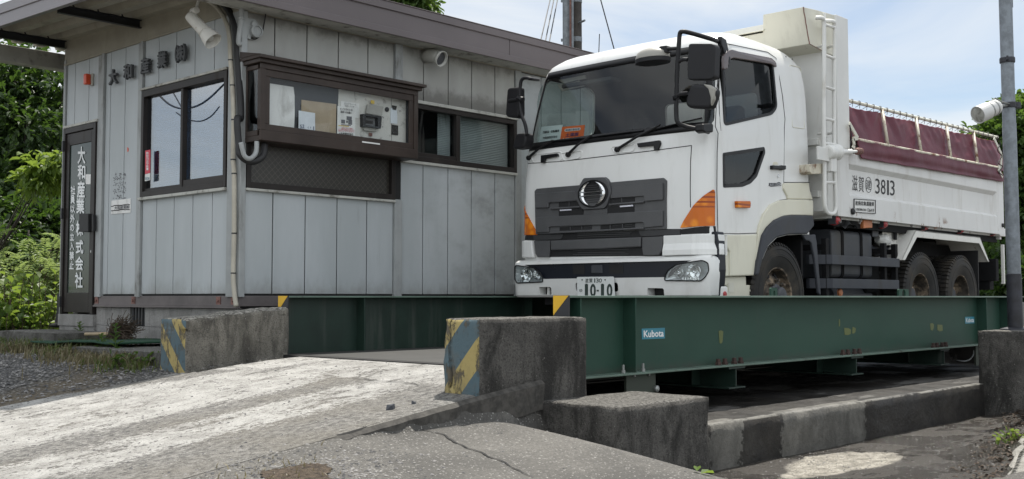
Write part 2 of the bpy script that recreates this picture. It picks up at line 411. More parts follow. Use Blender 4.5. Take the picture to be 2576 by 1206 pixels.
xa = ticks([(-7, 2, 30), (2, 7.2, 104)]); ya = ticks([(.5, 4.699, 110)])
HOL = gpx((705, 1225))
def on_apron(x, y):
    # a gravelly hollow in the foreground, edge of the apron against the yard
    return hgt(x, y) > -1.19
sheet('apron', xa, ya, .006, 'apron_concrete', on_apron)
m, n = new('soil'); co = n.coord()
n.l(n.mix(n.ramp(n.noise(30, co, 5, .7), .35, .65), (.045, .032, .021, 1), (.12, .088, .06, 1)), n.b.inputs['Base Color']); n.b.inputs['Roughness'].default_value = .95; n.bump(n.noise(45, co, 5, .75), 1.0, .03)
sheet('soil', ticks([(HOL.x - .9, HOL.x + .9, 90)]), ticks([(HOL.y - .8, HOL.y + .8, 80)]), .013, 'soil', lambda x, y: ((x - HOL.x) / .42) ** 2 + ((y - HOL.y) / .30) ** 2 < .42 + .9 * nz3(x, y, 4, 2))
xw = ticks([(4.6, 15, 150)]); yw = ticks([(1.5, 4.6, 80)])
sheet('wet_yard', xw, yw, .004, 'wet_silt', lambda x, y: x > 4.9 and hgt(x, y) <= -1.1)

# broken edge of the ramp slab above the apron
mb = MB(); ex_ = ticks([(2.6, 5.3, 90)])
mb.loft([[Vector((x, 4.70 + .012 * noise.noise(Vector((x * 7, 1, 2))), hgt(x, 4.701) + .0085)) for x in ex_], [Vector((x, 4.672 + .03 * noise.noise(Vector((x * 9, 4, 2))), hgt(x, 4.701) - .015)) for x in ex_], [Vector((x, 4.68 + .03 * noise.noise(Vector((x * 6, 7, 1))), hgt(x, 4.701) - .18)) for x in ex_]], closed=False, caps=False)
plain('broken_edge', (.06, .056, .05), .95, var=.4, vscale=20, bump=.8, bscale=50)
mb.build('ramp_edge', 'broken_edge', kind='structure', fix=True)
# cracks and the broken joint at the edge of the ramp
def ribbon(mb, px, zf, w, seed, off):
    pts = [onZ(p, -.8) for p in px]
    pts2 = []
    for p in px:
        q = gpx(p)
        pts2.append(Vector((q.x, q.y, 0)))
    pts = spline(pts2, 14); r = random.Random(seed); vs = []; nn = len(pts)
    for i, p in enumerate(pts):
        t = (pts[min(i + 1, nn - 1)] - pts[max(0, i - 1)]).normalized(); sd_ = Vector((-t.y, t.x, 0))
        j = sd_ * .02 * noise.noise(p * 9); ww = w * (.7 + .5 * noise.noise(p * 14 + Vector((3, 1, 2)))) * min(1, 3 * i / nn + .25, 3 * (nn - i) / nn + .1)
        for k in (-1, 1):
            q = p + j + sd_ * k * ww; vs.append((q.x, q.y, hgt(q.x, q.y) + off))
    mb.add(vs, [(2 * i, 2 * i + 1, 2 * i + 3, 2 * i + 2) for i in range(nn - 1)])
mb = MB()
ribbon(mb, [G2(520, 868), G2(650, 890), G2(790, 925), G2(900, 985), G2(1050, 1045), G2(1190, 1110), G2(1300, 1165), G2(1370, 1198)], None, .009, 1, .011)
ribbon(mb, [G2(0, 965), G2(150, 925), G2(300, 882), G2(420, 845)], None, .006, 2, .013)
ribbon(mb, [G2(140, 565), G2(260, 560), G2(380, 578), G2(520, 585), G2(660, 605), G2(720, 610)], None, .008, 3, .015)
ribbon(mb, [G1(1300, 465), G1(1420, 485), G1(1580, 492), G1(1700, 505)], None, .007, 4, .015)
mb.build('crack', 'crack_dark', kind='structure', fix=False)
# ================================================================== CONCRETE BLOCKS
def concrete(name, c0, c1, stain, moss=(.05, .05, .045, 1), top=None):
    m, n = new(name); co = n.coord()
    f = n.noise(85, co, 6, .75); g = n.vor(60, co)
    c = n.mix(n.ramp(n.noise(3.5, co, 7, .65), .3, .7), c0, c1)
    c = n.mix(n.ramp(n.noise(2.2, n.coord((2.2, 2.2, .8)), 8, .7, .4), .42, .62), c, stain)
    c = n.mix(n.math('MULTIPLY', n.ramp(n.noise(30, co, 6, .78), .60, .66), .8), c, (.30, .29, .27, 1))
    c = n.mix(n.ramp(f, .52, .36, 0, .7), c, moss)
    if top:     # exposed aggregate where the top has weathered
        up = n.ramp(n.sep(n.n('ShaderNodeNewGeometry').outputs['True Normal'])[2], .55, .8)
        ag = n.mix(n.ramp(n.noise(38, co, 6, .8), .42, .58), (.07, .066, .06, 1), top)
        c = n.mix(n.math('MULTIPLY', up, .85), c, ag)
    n.l(c, n.b.inputs['Base Color']); n.b.inputs['Roughness'].default_value = .92; n.b.inputs['Specular IOR Level'].default_value = .25
    pit = n.ramp(n.noise(17, co, 4, .6), .66, .72)
    n.bump(n.math('ADD', n.math('MULTIPLY', f, 1.0), n.math('ADD', n.math('MULTIPLY', pit, -2.0), n.math('MULTIPLY', n.noise(9, co, 5, .6), 1.4))), .9, .022)
    return m
concrete('old_concrete', (.075, .071, .066, 1), (.15, .142, .13, 1), (.042, .040, .037, 1), (.022, .022, .02, 1), (.24, .23, .21, 1))
concrete('pale_concrete', (.19, .178, .152, 1), (.30, .28, .24, 1), (.095, .088, .076, 1), top=(.48, .46, .41, 1))
concrete('cast_concrete', (.31, .305, .295, 1), (.38, .37, .355, 1), (.26, .255, .245, 1), (.22, .215, .205, 1))
def striped(name, y0, z0, k, per, ph):
    """peeling diagonal hazard stripes, ochre on grey blue, over concrete"""
    m, n = new(name); co = n.coord(); s = n.sep(co)
    q = n.math('FRACT', n.math('ADD', n.math('MULTIPLY', n.math('ADD', n.math('SUBTRACT', s[1], y0), n.math('MULTIPLY', n.math('SUBTRACT', s[2], z0), k)), 1 / per), ph))
    c = n.mix(n.math('LESS_THAN', q, .45), (.072, .115, .135, 1), (.36, .285, .11, 1))
    c = n.mix(n.ramp(n.noise(5, co, 6, .7), .45, .7), c, n.mix(.45, c, (.12, .11, .09, 1)))
    wear = n.ramp(n.noise(7, n.coord((1, 1.6, .7)), 8, .80), .51, .57)
    c = n.mix(wear, c, (.10, .085, .06, 1))
    n.l(c, n.b.inputs['Base Color']); n.b.inputs['Roughness'].default_value = .8
    n.bump(n.math('ADD', n.math('MULTIPLY', wear, -.6), n.noise(40, co, 5, .7)), .7, .01)
def rough_block(x0, x1, y0, y1, z0, z1, step, amp, seed, bev=.025, edit=None):
    bm = bmesh.new(); nx = max(2, int((x1 - x0) / step)); ny = max(2, int((y1 - y0) / step)); nzz = max(2, int((z1 - z0) / step))
    idx = {}
    def V(i, j, k):
        key = (i, j, k)
        if key not in idx: idx[key] = bm.verts.new((x0 + (x1 - x0) * i / nx, y0 + (y1 - y0) * j / ny, z0 + (z1 - z0) * k / nzz))
        return idx[key]
    for i in range(nx):
        for j in range(ny):
            for k in (0, nzz): bm.faces.new([V(i, j, k), V(i + 1, j, k), V(i + 1, j + 1, k), V(i, j + 1, k)])
    for i in range(nx):
        for k in range(nzz):
            for j in (0, ny): bm.faces.new([V(i, j, k), V(i + 1, j, k), V(i + 1, j, k + 1), V(i, j, k + 1)])
    for j in range(ny):
        for k in range(nzz):
            for i in (0, nx): bm.faces.new([V(i, j, k), V(i, j + 1, k), V(i, j + 1, k + 1), V(i, j, k + 1)])
    bmesh.ops.recalc_face_normals(bm, faces=bm.faces)
    for f in bm.faces:
        f.smooth = True
        if f.normal.x < -.9: f.material_index = 1
    for (i, j, k), v in idx.items():
        e = (i in (0, nx)) + (j in (0, ny)) + (k in (0, nzz)); p = v.co.copy()
        if e >= 2:      # worn arrises
            c = Vector(((x0 + x1) / 2, (y0 + y1) / 2, (z0 + z1) / 2)); d = Vector((1 if i == 0 else -1 if i == nx else 0, 1 if j == 0 else -1 if j == ny else 0, 1 if k == 0 else -1 if k == nzz else 0))
            w = bev * (.45 + .9 * abs(noise.noise(p * 3 + Vector((seed, 0, 0))))) + .02 * max(0, noise.noise(p * 7 + Vector((seed, 5, 0))))
            if k == 0: d.z = 0
            v.co += d * w * .6
        v.co += Vector((noise.noise(p * 6 + Vector((seed, 1, 2))), noise.noise(p * 6 + Vector((3, seed, 1))), noise.noise(p * 6 + Vector((7, 1, seed))))) * amp
        v.co += Vector((noise.noise(p * 25 + Vector((seed, 1, 2))), noise.noise(p * 25 + Vector((3, seed, 1))), noise.noise(p * 25 + Vector((7, 1, seed))))) * amp * .5
        if edit: edit(v.co, p)
    return bm
def block_obj(name, bm, mats, **k):
    me = bpy.data.meshes.new(name); bm.to_mesh(me); bm.free()
    for q in mats: me.materials.append(MATS[q])
    return tag(link_mesh(name, me), **k)
striped('stripes_near', 4.72, -.60, .92, .39, .615)
striped('stripes_far', 8.0, -.55, -.93, .32, .86)
def chip(v, p):   # broken far-left arris of the striped end
    if p.x < 4.78 and p.y > 4.98: v.y -= .045 + .035 * noise.noise(p * 9) ; 
block_obj('concrete_block', rough_block(4.74, 5.76, 4.70, 5.05, -1.0, -.13, .03, .0035, 11, .012, chip), ['old_concrete', 'stripes_near'],
          label='tall dark concrete block with blue and ochre stripes at the near corner of the weighbridge', cat='concrete block')
def slope_top(v, p):
    if p.z > -.25: v.z += .085 * (p.x - 4.72) / 1.0 - .03 + .02 * noise.noise(p * 5)
    if p.x > 5.65 and p.z > -.2: v.x -= .03 * noise.noise(p * 14)
block_obj('concrete_block', rough_block(4.72, 5.73, 7.99, 8.39, -.75, -.145, .03, .0045, 23, .022, slope_top), ['pale_concrete', 'stripes_far'],
          label='low worn concrete block with striped end in front of the office wall', cat='concrete block')
block_obj('concrete_block', rough_block(5.30, 6.30, 4.10, 4.74, -1.35, -.655, .035, .0035, 37, .013), ['old_concrete', 'old_concrete'],
          label='plain dark concrete block, one step lower, right of the tall striped block', cat='concrete block')
block_obj('concrete_block', rough_block(11.72, 13.2, 3.75, 4.36, -1.4, -.345, .05, .004, 41, .012), ['old_concrete', 'old_concrete'],
          label='tapering dark concrete base block under the grey lamp pole', cat='concrete block')
concrete('slab_old', (.10, .097, .09, 1), (.15, .146, .135, 1), (.06, .057, .05, 1), (.045, .045, .038, 1), (.25, .245, .23, 1))
# foundation under the weighbridge
m, n = new('foundation'); co = n.coord(); s = n.sep(co)
f = n.noise(45, co, 5, .7)
jit = n.math('MULTIPLY', n.math('SUBTRACT', n.noise(6, co, 7, .8), .5), .55)
def between(a, b): q = n.math('ADD', s[0], jit); return n.math('MULTIPLY', n.math('GREATER_THAN', q, a), n.math('LESS_THAN', q, b))
_px = [onY(G3(v, 950), 4.30).x for v in (288, 482, 735, 1288)]
pt = n.math('MAXIMUM', between(_px[0], _px[1]), between(_px[2], _px[3]))
side = n.math('MULTIPLY', pt, n.math('LESS_THAN', s[1], 4.42))
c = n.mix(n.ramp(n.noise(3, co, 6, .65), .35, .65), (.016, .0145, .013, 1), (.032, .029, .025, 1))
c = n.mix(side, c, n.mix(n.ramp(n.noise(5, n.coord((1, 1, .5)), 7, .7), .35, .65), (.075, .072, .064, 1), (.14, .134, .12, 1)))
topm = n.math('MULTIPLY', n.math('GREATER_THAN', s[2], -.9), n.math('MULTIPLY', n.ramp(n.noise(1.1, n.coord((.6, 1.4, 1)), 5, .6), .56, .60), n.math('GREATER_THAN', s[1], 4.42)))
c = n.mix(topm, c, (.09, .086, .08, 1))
rim = n.math('MULTIPLY', n.math('MULTIPLY', n.ramp(s[2], -.90, -.887), n.ramp(s[1], 4.36, 4.325)), n.ramp(n.noise(8, co, 5, .7), .35, .55))  # sunlight on the front top edge, painted in as a paler rim
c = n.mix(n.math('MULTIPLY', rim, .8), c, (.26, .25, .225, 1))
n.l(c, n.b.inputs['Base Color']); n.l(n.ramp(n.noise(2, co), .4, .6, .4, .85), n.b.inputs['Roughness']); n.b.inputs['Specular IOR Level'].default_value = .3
n.bump(n.math('ADD', n.math('MULTIPLY', f, .7), n.math('MULTIPLY', n.noise(7, co, 5), 1.5)), .8, .016)
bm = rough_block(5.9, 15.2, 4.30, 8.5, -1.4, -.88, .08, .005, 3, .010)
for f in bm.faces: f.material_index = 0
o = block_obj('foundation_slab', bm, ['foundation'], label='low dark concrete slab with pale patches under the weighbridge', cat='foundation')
# rough kerb at the right edge of the wet yard
concrete('kerb_concrete', (.36, .35, .32, 1), (.5, .48, .44, 1), (.26, .25, .22, 1), (.16, .155, .14, 1))
KA = onZ((2518, 1206), -1.10); KB = onZ((2580, 1060), -1.10); kd = (KB - KA).normalized(); kn = Vector((kd.y, -kd.x, 0))
mb = MB(); rows = 40; r = random.Random(8)
def kf(u, v):
    q = KA + kd * (-2.2 + u * 9) + kn * .42 * v * 2
    w = .03 * noise.noise(q * 4)
    return q + (kn * w if v < .3 else Vector()) + Vector((0, 0, .012 * noise.noise(q * 9) + (-.02 if v < .05 else 0)))
rings = []
for i in range(rows + 1):
    q = KA + kd * (-2.2 + i * 9 / rows); w = .035 * noise.noise(q * 3)
    rings.append([q + kn * w + Vector((0, 0, -.2)), q + kn * (w + .01) + Vector((0, 0, -.015)), q + kn * (w + .03) + Vector((0, 0, .004 * noise.noise(q * 9))), q + kn * .5 + Vector((0, 0, .012 * noise.noise(q * 5))), q + kn * .5 + Vector((0, 0, -.2))])
mb.loft(rings)
mb.build('kerb', 'kerb_concrete', smooth=False, kind='structure')
# ================================================================== OFFICE BUILDING
WX = 5.75; WY = 8.80
# cladding: pale blue-grey painted steel, grime gathered in the joints' panels
m, n = new('cladding'); co = n.coord(); s = n.sep(co)
c = n.mix(n.ramp(n.noise(1.2, n.coord((1.5, 1.5, .35)), 5, .6), .35, .68), (.37, .40, .41, 1), (.43, .46, .475, 1))
streak = n.ramp(n.noise(3.0, n.coord((6, 6, .5)), 6, .65), .6, .78)
c = n.mix(n.math('MULTIPLY', streak, .2), c, (.18, .185, .175, 1))
grime = n.math('MULTIPLY', n.ramp(n.noise(2.0, n.coord((1, 1, 1.4)), 6, .65), .45, .72), n.ramp(s[0], 7.4, 9.5))
c = n.mix(n.math('MULTIPLY', grime, .6), c, (.13, .13, .125, 1))
splash = n.math('MULTIPLY', n.ramp(n.math('ADD', s[2], n.math('MULTIPLY', n.noise(5, n.coord((1, 1, .5)), 7, .75), .45)), .42, .18), .55)
c = n.mix(splash, c, (.17, .165, .15, 1))
run = n.math('MULTIPLY', n.ramp(n.noise(9, n.coord((2.2, 2.2, .10)), 4, .7), .66, .76), .28)
c = n.mix(run, c, (.20, .205, .195, 1))
n.l(c, n.b.inputs['Base Color']); n.b.inputs['Roughness'].default_value = .48
n.bump(n.noise(6, n.coord((2, 2, .4)), 3), .12, .01)
# upper wall: warmer, mouldy along its lower edge
m, n = new('cladding_upper'); co = n.coord(); s = n.sep(co)
c = n.mix(n.ramp(n.noise(1.2, n.coord((1.5, 1.5, .5)), 5, .6), .35, .68), (.30, .30, .28, 1), (.36, .365, .345, 1))
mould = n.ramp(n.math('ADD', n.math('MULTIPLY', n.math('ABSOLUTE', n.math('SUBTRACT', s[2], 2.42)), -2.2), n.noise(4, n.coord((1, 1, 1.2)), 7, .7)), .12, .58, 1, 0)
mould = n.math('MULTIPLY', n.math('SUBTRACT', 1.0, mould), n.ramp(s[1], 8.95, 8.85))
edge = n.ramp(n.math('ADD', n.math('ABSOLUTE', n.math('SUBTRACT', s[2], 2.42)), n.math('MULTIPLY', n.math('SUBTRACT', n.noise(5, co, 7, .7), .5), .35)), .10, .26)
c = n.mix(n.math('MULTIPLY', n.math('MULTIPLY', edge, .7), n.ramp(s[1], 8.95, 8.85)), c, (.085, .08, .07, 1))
n.l(c, n.b.inputs['Base Color']); n.b.inputs['Roughness'].default_value = .55
plain('joint_dark', (.02, .02, .02), .9)
plain('trim_grey', (.30, .315, .315), .5, dirt=(.12, .115, .10, 1), dirt_lo=.5, dirt_hi=.8, dirt_scale=(3, 3, 1))
plain('trim_cream', (.42, .42, .385), .55, dirt=(.13, .12, .10, 1), dirt_lo=.5, dirt_hi=.72, dirt_scale=(4, 4, 3))
plain('bronze_alu', (.020, .0165, .015), .45, var=.2, spec=.3, dirt=(.04, .034, .03, 1))
plain('bronze_case', (.040, .029, .024), .45, var=.2, spec=.3, dirt=(.065, .055, .047, 1))
plain('roof_brown', (.115, .096, .098), .42, var=.1, vscale=1.2, dirt=(.075, .064, .062, 1), dirt_lo=.55, dirt_hi=.8, dirt_scale=(.5, 1, 3))
plain('roof_lilac', (.20, .185, .195), .4, var=.1)
plain('soffit_cream', (.29, .27, .215), .6, var=.12, dirt=(.2, .18, .14, 1), dirt_lo=.55, dirt_hi=.8)
plain('steel_black', (.018, .019, .022), .5, var=.3)
plain('rail_brown', (.115, .10, .098), .6, var=.2, dirt=(.06, .05, .045, 1), dirt_scale=(1, 1, 3))
plain('rust_plate', (.17, .085, .07), .7, var=.35, vscale=25)
plain('rubber_black', (.016, .016, .017), .6)
plain('pipe_cream', (.40, .375, .31), .5, dirt=(.2, .18, .14, 1))
plain('white_paint_lamp', (.55, .54, .50), .45, dirt=(.22, .09, .035, 1), dirt_lo=.60, dirt_hi=.66, dirt_scale=(7, 7, 7))
plain('chrome_inside', (.6, .6, .6), .25, metal=.9)
plain('alarm_red', (.62, .07, .02), .3)
plain('plastic_beige', (.42, .40, .35), .5)
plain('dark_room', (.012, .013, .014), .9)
plain('board_dark', (.055, .057, .062), .7, var=.15)
plain('paper_white', (.72, .72, .70), .8, var=.04, dirt=(.45, .44, .42, 1), dirt_scale=(3, 3, 1.5), dirt_lo=.5, dirt_hi=.75)
plain('paper_clean', (.66, .70, .74), .8, var=.03)
plain('cardboard', (.38, .31, .22), .85, var=.08, vscale=8)
plain('panel_old', (.60, .59, .55), .7, var=.06, dirt=(.2, .19, .17, 1), dirt_lo=.54, dirt_hi=.72, dirt_scale=(5, 5, 5))
plain('grime_black', (.03, .028, .026), .7)
plain('ink_black', (.02, .02, .022), .6); plain('ink_grey', (.14, .14, .15), .6); plain('ink_red', (.55, .05, .09), .6); plain('ink_blue', (.05, .08, .16), .6)
plain('ink_yellow', (.6, .42, .05), .6); plain('ink_white', (.72, .74, .74), .55); plain('sticker_red', (.55, .02, .05), .4); plain('sticker_blue', (.03, .14, .22), .4)
plain('door_green', (.020, .036, .030), .12, var=.25, spec=.6)
plain('blind_pale', (.40, .50, .60), .6, var=.05)
plain('blind_grey', (.46, .47, .45), .6, var=.1, dirt=(.12, .12, .11, 1))
plain('vent_white', (.40, .40, .37), .5, dirt=(.25, .24, .21, 1))
glass('window_glass', (.82, .86, .87), 1.55); glass('window_mirror', (.62, .70, .78), 1.5, film=.36)
glass('case_glass', (.96, .97, .97), 1.33)
m, n = new('mesh_glass'); co = n.coord((1, 1, 1)); s = n.sep(co)     # wired glass: diamond wires
a = n.math('ABSOLUTE', n.math('SUBTRACT', n.math('FRACT', n.math('MULTIPLY', n.math('ADD', s[0], n.math('MULTIPLY', s[2], 1.05)), 15)), .5))
b = n.math('ABSOLUTE', n.math('SUBTRACT', n.math('FRACT', n.math('MULTIPLY', n.math('SUBTRACT', s[0], n.math('MULTIPLY', s[2], 1.05)), 15)), .5))
w = n.math('LESS_THAN', n.math('MINIMUM', a, b), .045)
n.l(n.mix(w, n.mix(n.noise(2, co), (.022, .020, .017, 1), (.036, .033, .028, 1)), (.075, .07, .055, 1)), n.b.inputs['Base Color']); n.b.inputs['Roughness'].default_value = .32

B = root('office_building', (8.5, 10.7, -.5), 'pale grey metal-clad site office with brown roof and projecting display window beside the weighbridge', 'office')
# ---- walls: pressed panels set on a dark backing so the joints are real gaps
def panels(mb, axis, face, cuts, z0, z1, gap=.011, d=.016):
    for a, b in zip(cuts, cuts[1:]):
        if axis == 'x': mb.box(a + gap / 2, b - gap / 2, face, face + d, z0, z1)
        else: mb.box(face, face + d, a + gap / 2, b - gap / 2, z0, z1)
XC1 = [5.785, 6.106, 6.481, 6.867, 7.248, 7.60]; XC2 = [7.70, 8.019, 8.388, 8.75, 9.128, 9.46]
XEND = 13.4
mb = MB()
panels(mb, 'x', WY, XC1, .03, 1.0); panels(mb, 'x', WY, XC2, .03, 1.42)
XR = [9.56 + .37 * i for i in range(11)]
panels(mb, 'x', WY, XR, .03, 2.65)
low = mb.build('wall_panels', 'cladding', B, bevel=.006)
mb = MB(); panels(mb, 'x', WY, XC1, 2.18, 2.66); panels(mb, 'x', WY, XC2, 2.10, 2.66)
mb.build('wall_panels', 'cladding_upper', B, bevel=.006)
mb = MB()
panels(mb, 'y', WX, [11.60, 11.835, 12.171, 12.37], 1.95, 2.66)
panels(mb, 'y', WX, [10.72, 11.008, 11.331, 11.44], .03, 2.66)
panels(mb, 'y', WX, [9.0, 9.281, 9.628, 9.977, 10.317, 10.60], 2.16, 2.66)
panels(mb, 'y', WX, [9.0, 9.281, 9.628, 9.977, 10.317, 10.60], .03, 1.0)
mb.build('end_wall_panels', 'cladding', B, bevel=.006)
mb = MB()      # backing shell
mb.box(WX + .015, XEND, WY + .015, WY + .06, -.1, 1.0); mb.box(WX + .015, XEND, WY + .016, WY + .06, 2.15, 2.85)
mb.box(7.60, 7.72, WY + .015, WY + .06, 1.0, 2.15); mb.box(9.50, XEND, WY + .015, WY + .06, 1.0, 2.15)
mb.box(WX + .016, WX + .06, WY + .06, 12.38, 2.14, 2.85); mb.box(WX + .016, WX + .06, WY + .06, 11.58, -.1, 1.02); mb.box(WX + .015, WX + .06, 10.68, 11.58, 1.02, 2.14)
mb.box(WX + .015, WX + .06, 8.86, 9.0, 1.02, 2.14); mb.box(WX + .016, WX + .06, 11.58, 12.38, 1.93, 2.14)
mb.box(WX + .06, XEND, 12.34, 12.38, -.1, 2.9); mb.box(XEND - .05, XEND, WY + .06, 12.34, -.1, 2.85)
mb.build('wall_backing', 'joint_dark', B)
mb = MB()      # room behind the windows
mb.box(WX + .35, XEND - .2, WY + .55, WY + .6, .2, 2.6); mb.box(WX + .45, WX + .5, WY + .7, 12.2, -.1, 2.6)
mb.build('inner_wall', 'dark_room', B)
# posts and flashing strips
mb = MB()
mb.box(WX - .03, WX + .05, 8.86, 8.99, 0, 2.66); mb.box(WX - .028, 5.785, WY - .03, 8.86, 0, 2.66)
mb.box(7.60, 7.70, WY - .028, WY + .02, 0, 1.02); mb.box(7.60, 7.70, WY - .028, WY + .02, 2.17, 2.66)
mb.box(9.46, 9.56, WY - .02, WY + .02, 0, 2.66)
for a, b in ((11.44, 11.60), (10.60, 10.72)):
    mb.box(WX - .028, WX + .02, a, a + .05, 0, 2.66); mb.box(WX - .010, WX + .02, a + .05, b, 0, 2.66)
mb.box(WX - .02, WX + .03, 12.37, 12.42, -.2, 2.72)
build_each(mb, 'corner_post', 'trim_grey', B, bevel=.005)
mb = MB()
mb.box(WX - .012, WX + .03, 8.80, 12.42, 2.66, 2.95); mb.box(WX - .024, WX, 8.84, 12.42, 2.655, 2.675)
mb.box(WX + .02, XEND, WY - .010, WY + .03, 2.66, 2.8)
mb.build('eaves_band', 'soffit_cream', B, bevel=.004)
mb = MB()      # window sills / head flashings
mb.box(WX - .05, WX + .02, 9.0, 10.62, .995, 1.025); mb.box(WX - .045, WX + .02, 9.0, 10.62, 2.135, 2.16)
mb.box(5.785, 7.60, WY - .04, WY + .02, .985, 1.01); mb.box(7.70, 9.47, WY - .04, WY + .02, 1.415, 1.445); mb.box(7.70, 9.47, WY - .05, WY + .02, 2.065, 2.10)
mb.box(WX - .03, WX + .02, 11.58, 12.40, 1.925, 1.955)
build_each(mb, 'sill', 'trim_cream', B, bevel=.004)
# base rail with rusty joint plates, block foundation with vent
mb = MB()
mb.box(WX - .01, XEND, WY - .01, WY + .1, -.085, .012); mb.box(WX - .009, WX + .1, WY + .1, 11.58, -.085, .012)
mb.box(WX - .035, WX - .01, WY - .03, 11.58, -.105, -.085); mb.box(WX - .022, WX - .01, WY, 11.58, -.085, -.07)
rail = mb.build('base_rail', 'rail_brown', B, bevel=.003)
mb = MB()
for y in (8.88, 9.13, 10.73, 11.53):
    mb.hold = False; mb.box(WX - .018, WX - .0095, y - .035, y + .035, -.075, .005); mb.hold = True; mb.lathe((WX - .018, y, -.035), (-1, 0, 0), [(.012, 0), (.012, .012), (.004, .013)], 8)
build_each(mb, 'joint_plate', 'rust_plate', rail)
mb = MB()
yc = 8.84
while yc < 11.55:
    y2 = min(yc + .40, 11.58)
    for z0, z1 in ((-.30, -.108), (-.50, -.303)):
        if not (yc > 10.4 and yc < 10.5 and z1 > -.2): mb.box(WX + .01, WX + .15, yc + .002, y2 - .002, z0, z1)
        else: mb.box(WX + .01, WX + .15, yc + .002, 10.53, z0, z1)
    yc = y2
mb.box(WX + .14, XEND, WY + .02, WY + .2, -.6, -.09); mb.box(WX + .02, WX + .14, 8.82, 11.58, -.75, -.5)
mb.box(WX - .03, WX + .15, 11.58, 12.42, -.32, -.19); mb.box(WX - .015, WX + .15, 11.585, 12.0, -.5, -.322); mb.box(WX - .015, WX + .15, 12.004, 12.41, -.5, -.322)
mb.box(WX + .15, WX + .3, 12.3, 12.42, -.7, -.1)
fnd = mb.build('foundation', 'cast_concrete', B, bevel=.004)
mb = MB()
for i in range(5): mb.box(WX + .025, WX + .05, 10.545 + i * .062, 10.580 + i * .062, -.29, -.112)
mb.box(WX + .09, WX + .10, 10.53, 10.84, -.30, -.108)
mb.build('floor_vent', 'steel_black', fnd)

# ---- roof
def zs(y): return 2.83 + .03 * (y - 8.5)         # underside of the corrugated deck
RX0 = 4.80; RY0 = 8.50; RY1 = 13.02
rf = None
mb = MB()
prof = []
x = RX0 + .06; ph = 0
while x < XEND + .3:
    prof += [(x, 0), (x + .10, 0), (x + .15, .11), (x + .21, .11)]; x += .26
rings = [[(px, y, zs(y) + pz) for px, pz in prof] + [(px, y, zs(y) + pz + .012) for px, pz in reversed(prof)] for y in (RY0 + .05, RY1)]
mb.loft(rings)
rf = mb.build('roof', 'soffit_cream', B)
mb = MB()       # long brown fascia with pressed ribs
mb.box(RX0, 9.05, RY0, RY0 + .05, 2.69, 2.97); mb.box(9.056, XEND + .3, RY0, RY0 + .05, 2.69, 2.97)
mb.box(RX0 - .01, XEND + .3, RY0 - .018, RY0, 2.905, 2.985); mb.box(RX0 - .005, XEND + .3, RY0 - .022, RY0, 2.655, 2.725)
mb.box(RX0 - .012, XEND + .3, RY0 - .026, RY0 + .12, 2.985, 2.995)
mb.build('fascia', 'roof_brown', rf, bevel=.006)
mb = MB(); mb.box(RX0 + .06, XEND + .28, RY0 + .05, WY + .01, 2.668, 2.68)
mb.build('soffit', 'trim_cream', rf)
mb = MB()       # gable fascia, rising towards the back
for x0, x1, a, b in ((RX0 - .02, RX0 + .03, -.075, .14), (RX0 - .034, RX0 - .02, .055, .145), (RX0 - .034, RX0 - .02, -.08, -.045), (RX0 - .03, RX0 + .3, .145, .16)):
    mb.prism([(x0, RY0 - .02, zs(RY0) + a), (x0, RY1, zs(RY1) + a), (x0, RY1, zs(RY1) + b), (x0, RY0 - .02, zs(RY0) + b)], (x1 - x0, 0, 0))
mb.build('gable_fascia', 'roof_lilac', rf, bevel=.004)
mb = MB(); mb.box(RX0, XEND + .3, RY1 - .005, RY1 + .05, 2.74, 2.93); mb.box(RX0, XEND + .3, RY1 + .05, RY1 + .16, 2.74, 2.76)
mb.build('back_fascia', 'trim_cream', rf, bevel=.004)
for y in (10.70, 12.42):      # black channel brackets carrying the eaves
    mb = MB(); z = zs(y) - .006
    mb.box(RX0 + .06, WX - .012, y, y + .006, z - .085, z); mb.box(RX0 + .06, WX - .012, y - .045, y, z - .085, z - .079); mb.box(RX0 + .06, WX - .012, y - .045, y, z - .006, z)
    for i in range(3): mb.obox((RX0 + .22 + .26 * i, y - .02, z), (RX0 + .17 + .26 * i, y - .02, z + .085), .012, .012, (0, 1, 0))
    mb.build('bracket', 'steel_black', rf)

# ---- door
mb = MB(); dz0, dz1, dy0, dy1 = -.19, 1.92, 11.60, 12.38
for a in ((dy0, dy0 + .05, dz0, dz1), (dy1 - .05, dy1, dz0, dz1), (dy0 + .05, dy1 - .05, dz1 - .06, dz1)): mb.box(WX - .03, WX + .05, *a)
fr = mb.build('door', 'bronze_alu', B, bevel=.003)
mb = MB(); a0, a1 = dy0 + .055, dy1 - .055
mb.box(WX - .012, WX + .025, a0, a0 + .075, dz0 + .02, dz1 - .065); mb.box(WX - .012, WX + .025, a1 - .075, a1, dz0 + .02, dz1 - .065)
mb.box(WX - .012, WX + .025, a0 + .075, a1 - .075, dz1 - .20, dz1 - .065); mb.box(WX - .012, WX + .025, a0 + .075, a1 - .075, dz0 + .02, dz0 + .24)
mb.build('door_leaf', 'bronze_alu', fr, bevel=.004)
mb = MB(); mb.box(WX + .0, WX + .012, a0 + .07, a1 - .07, dz0 + .235, dz1 - .195); mb.build('glass', 'door_green', fr)
def PX(X): return lambda x, y: onX(H6(x, y), X)
P = PX(WX - .004)
items = []
for ch, (x, y, w, h) in zip('大和産業株式会社', ((178, 172, 46, 104), (178, 278, 46, 88), (175, 387, 46, 100), (171, 490, 48, 94), (166, 632, 42, 92), (166, 748, 44, 84), (164, 852, 46, 84), (161, 957, 46, 96))):
    items.append((ch, rect(P, x - w / 2, y - h / 2, x + w / 2, y + h / 2)))
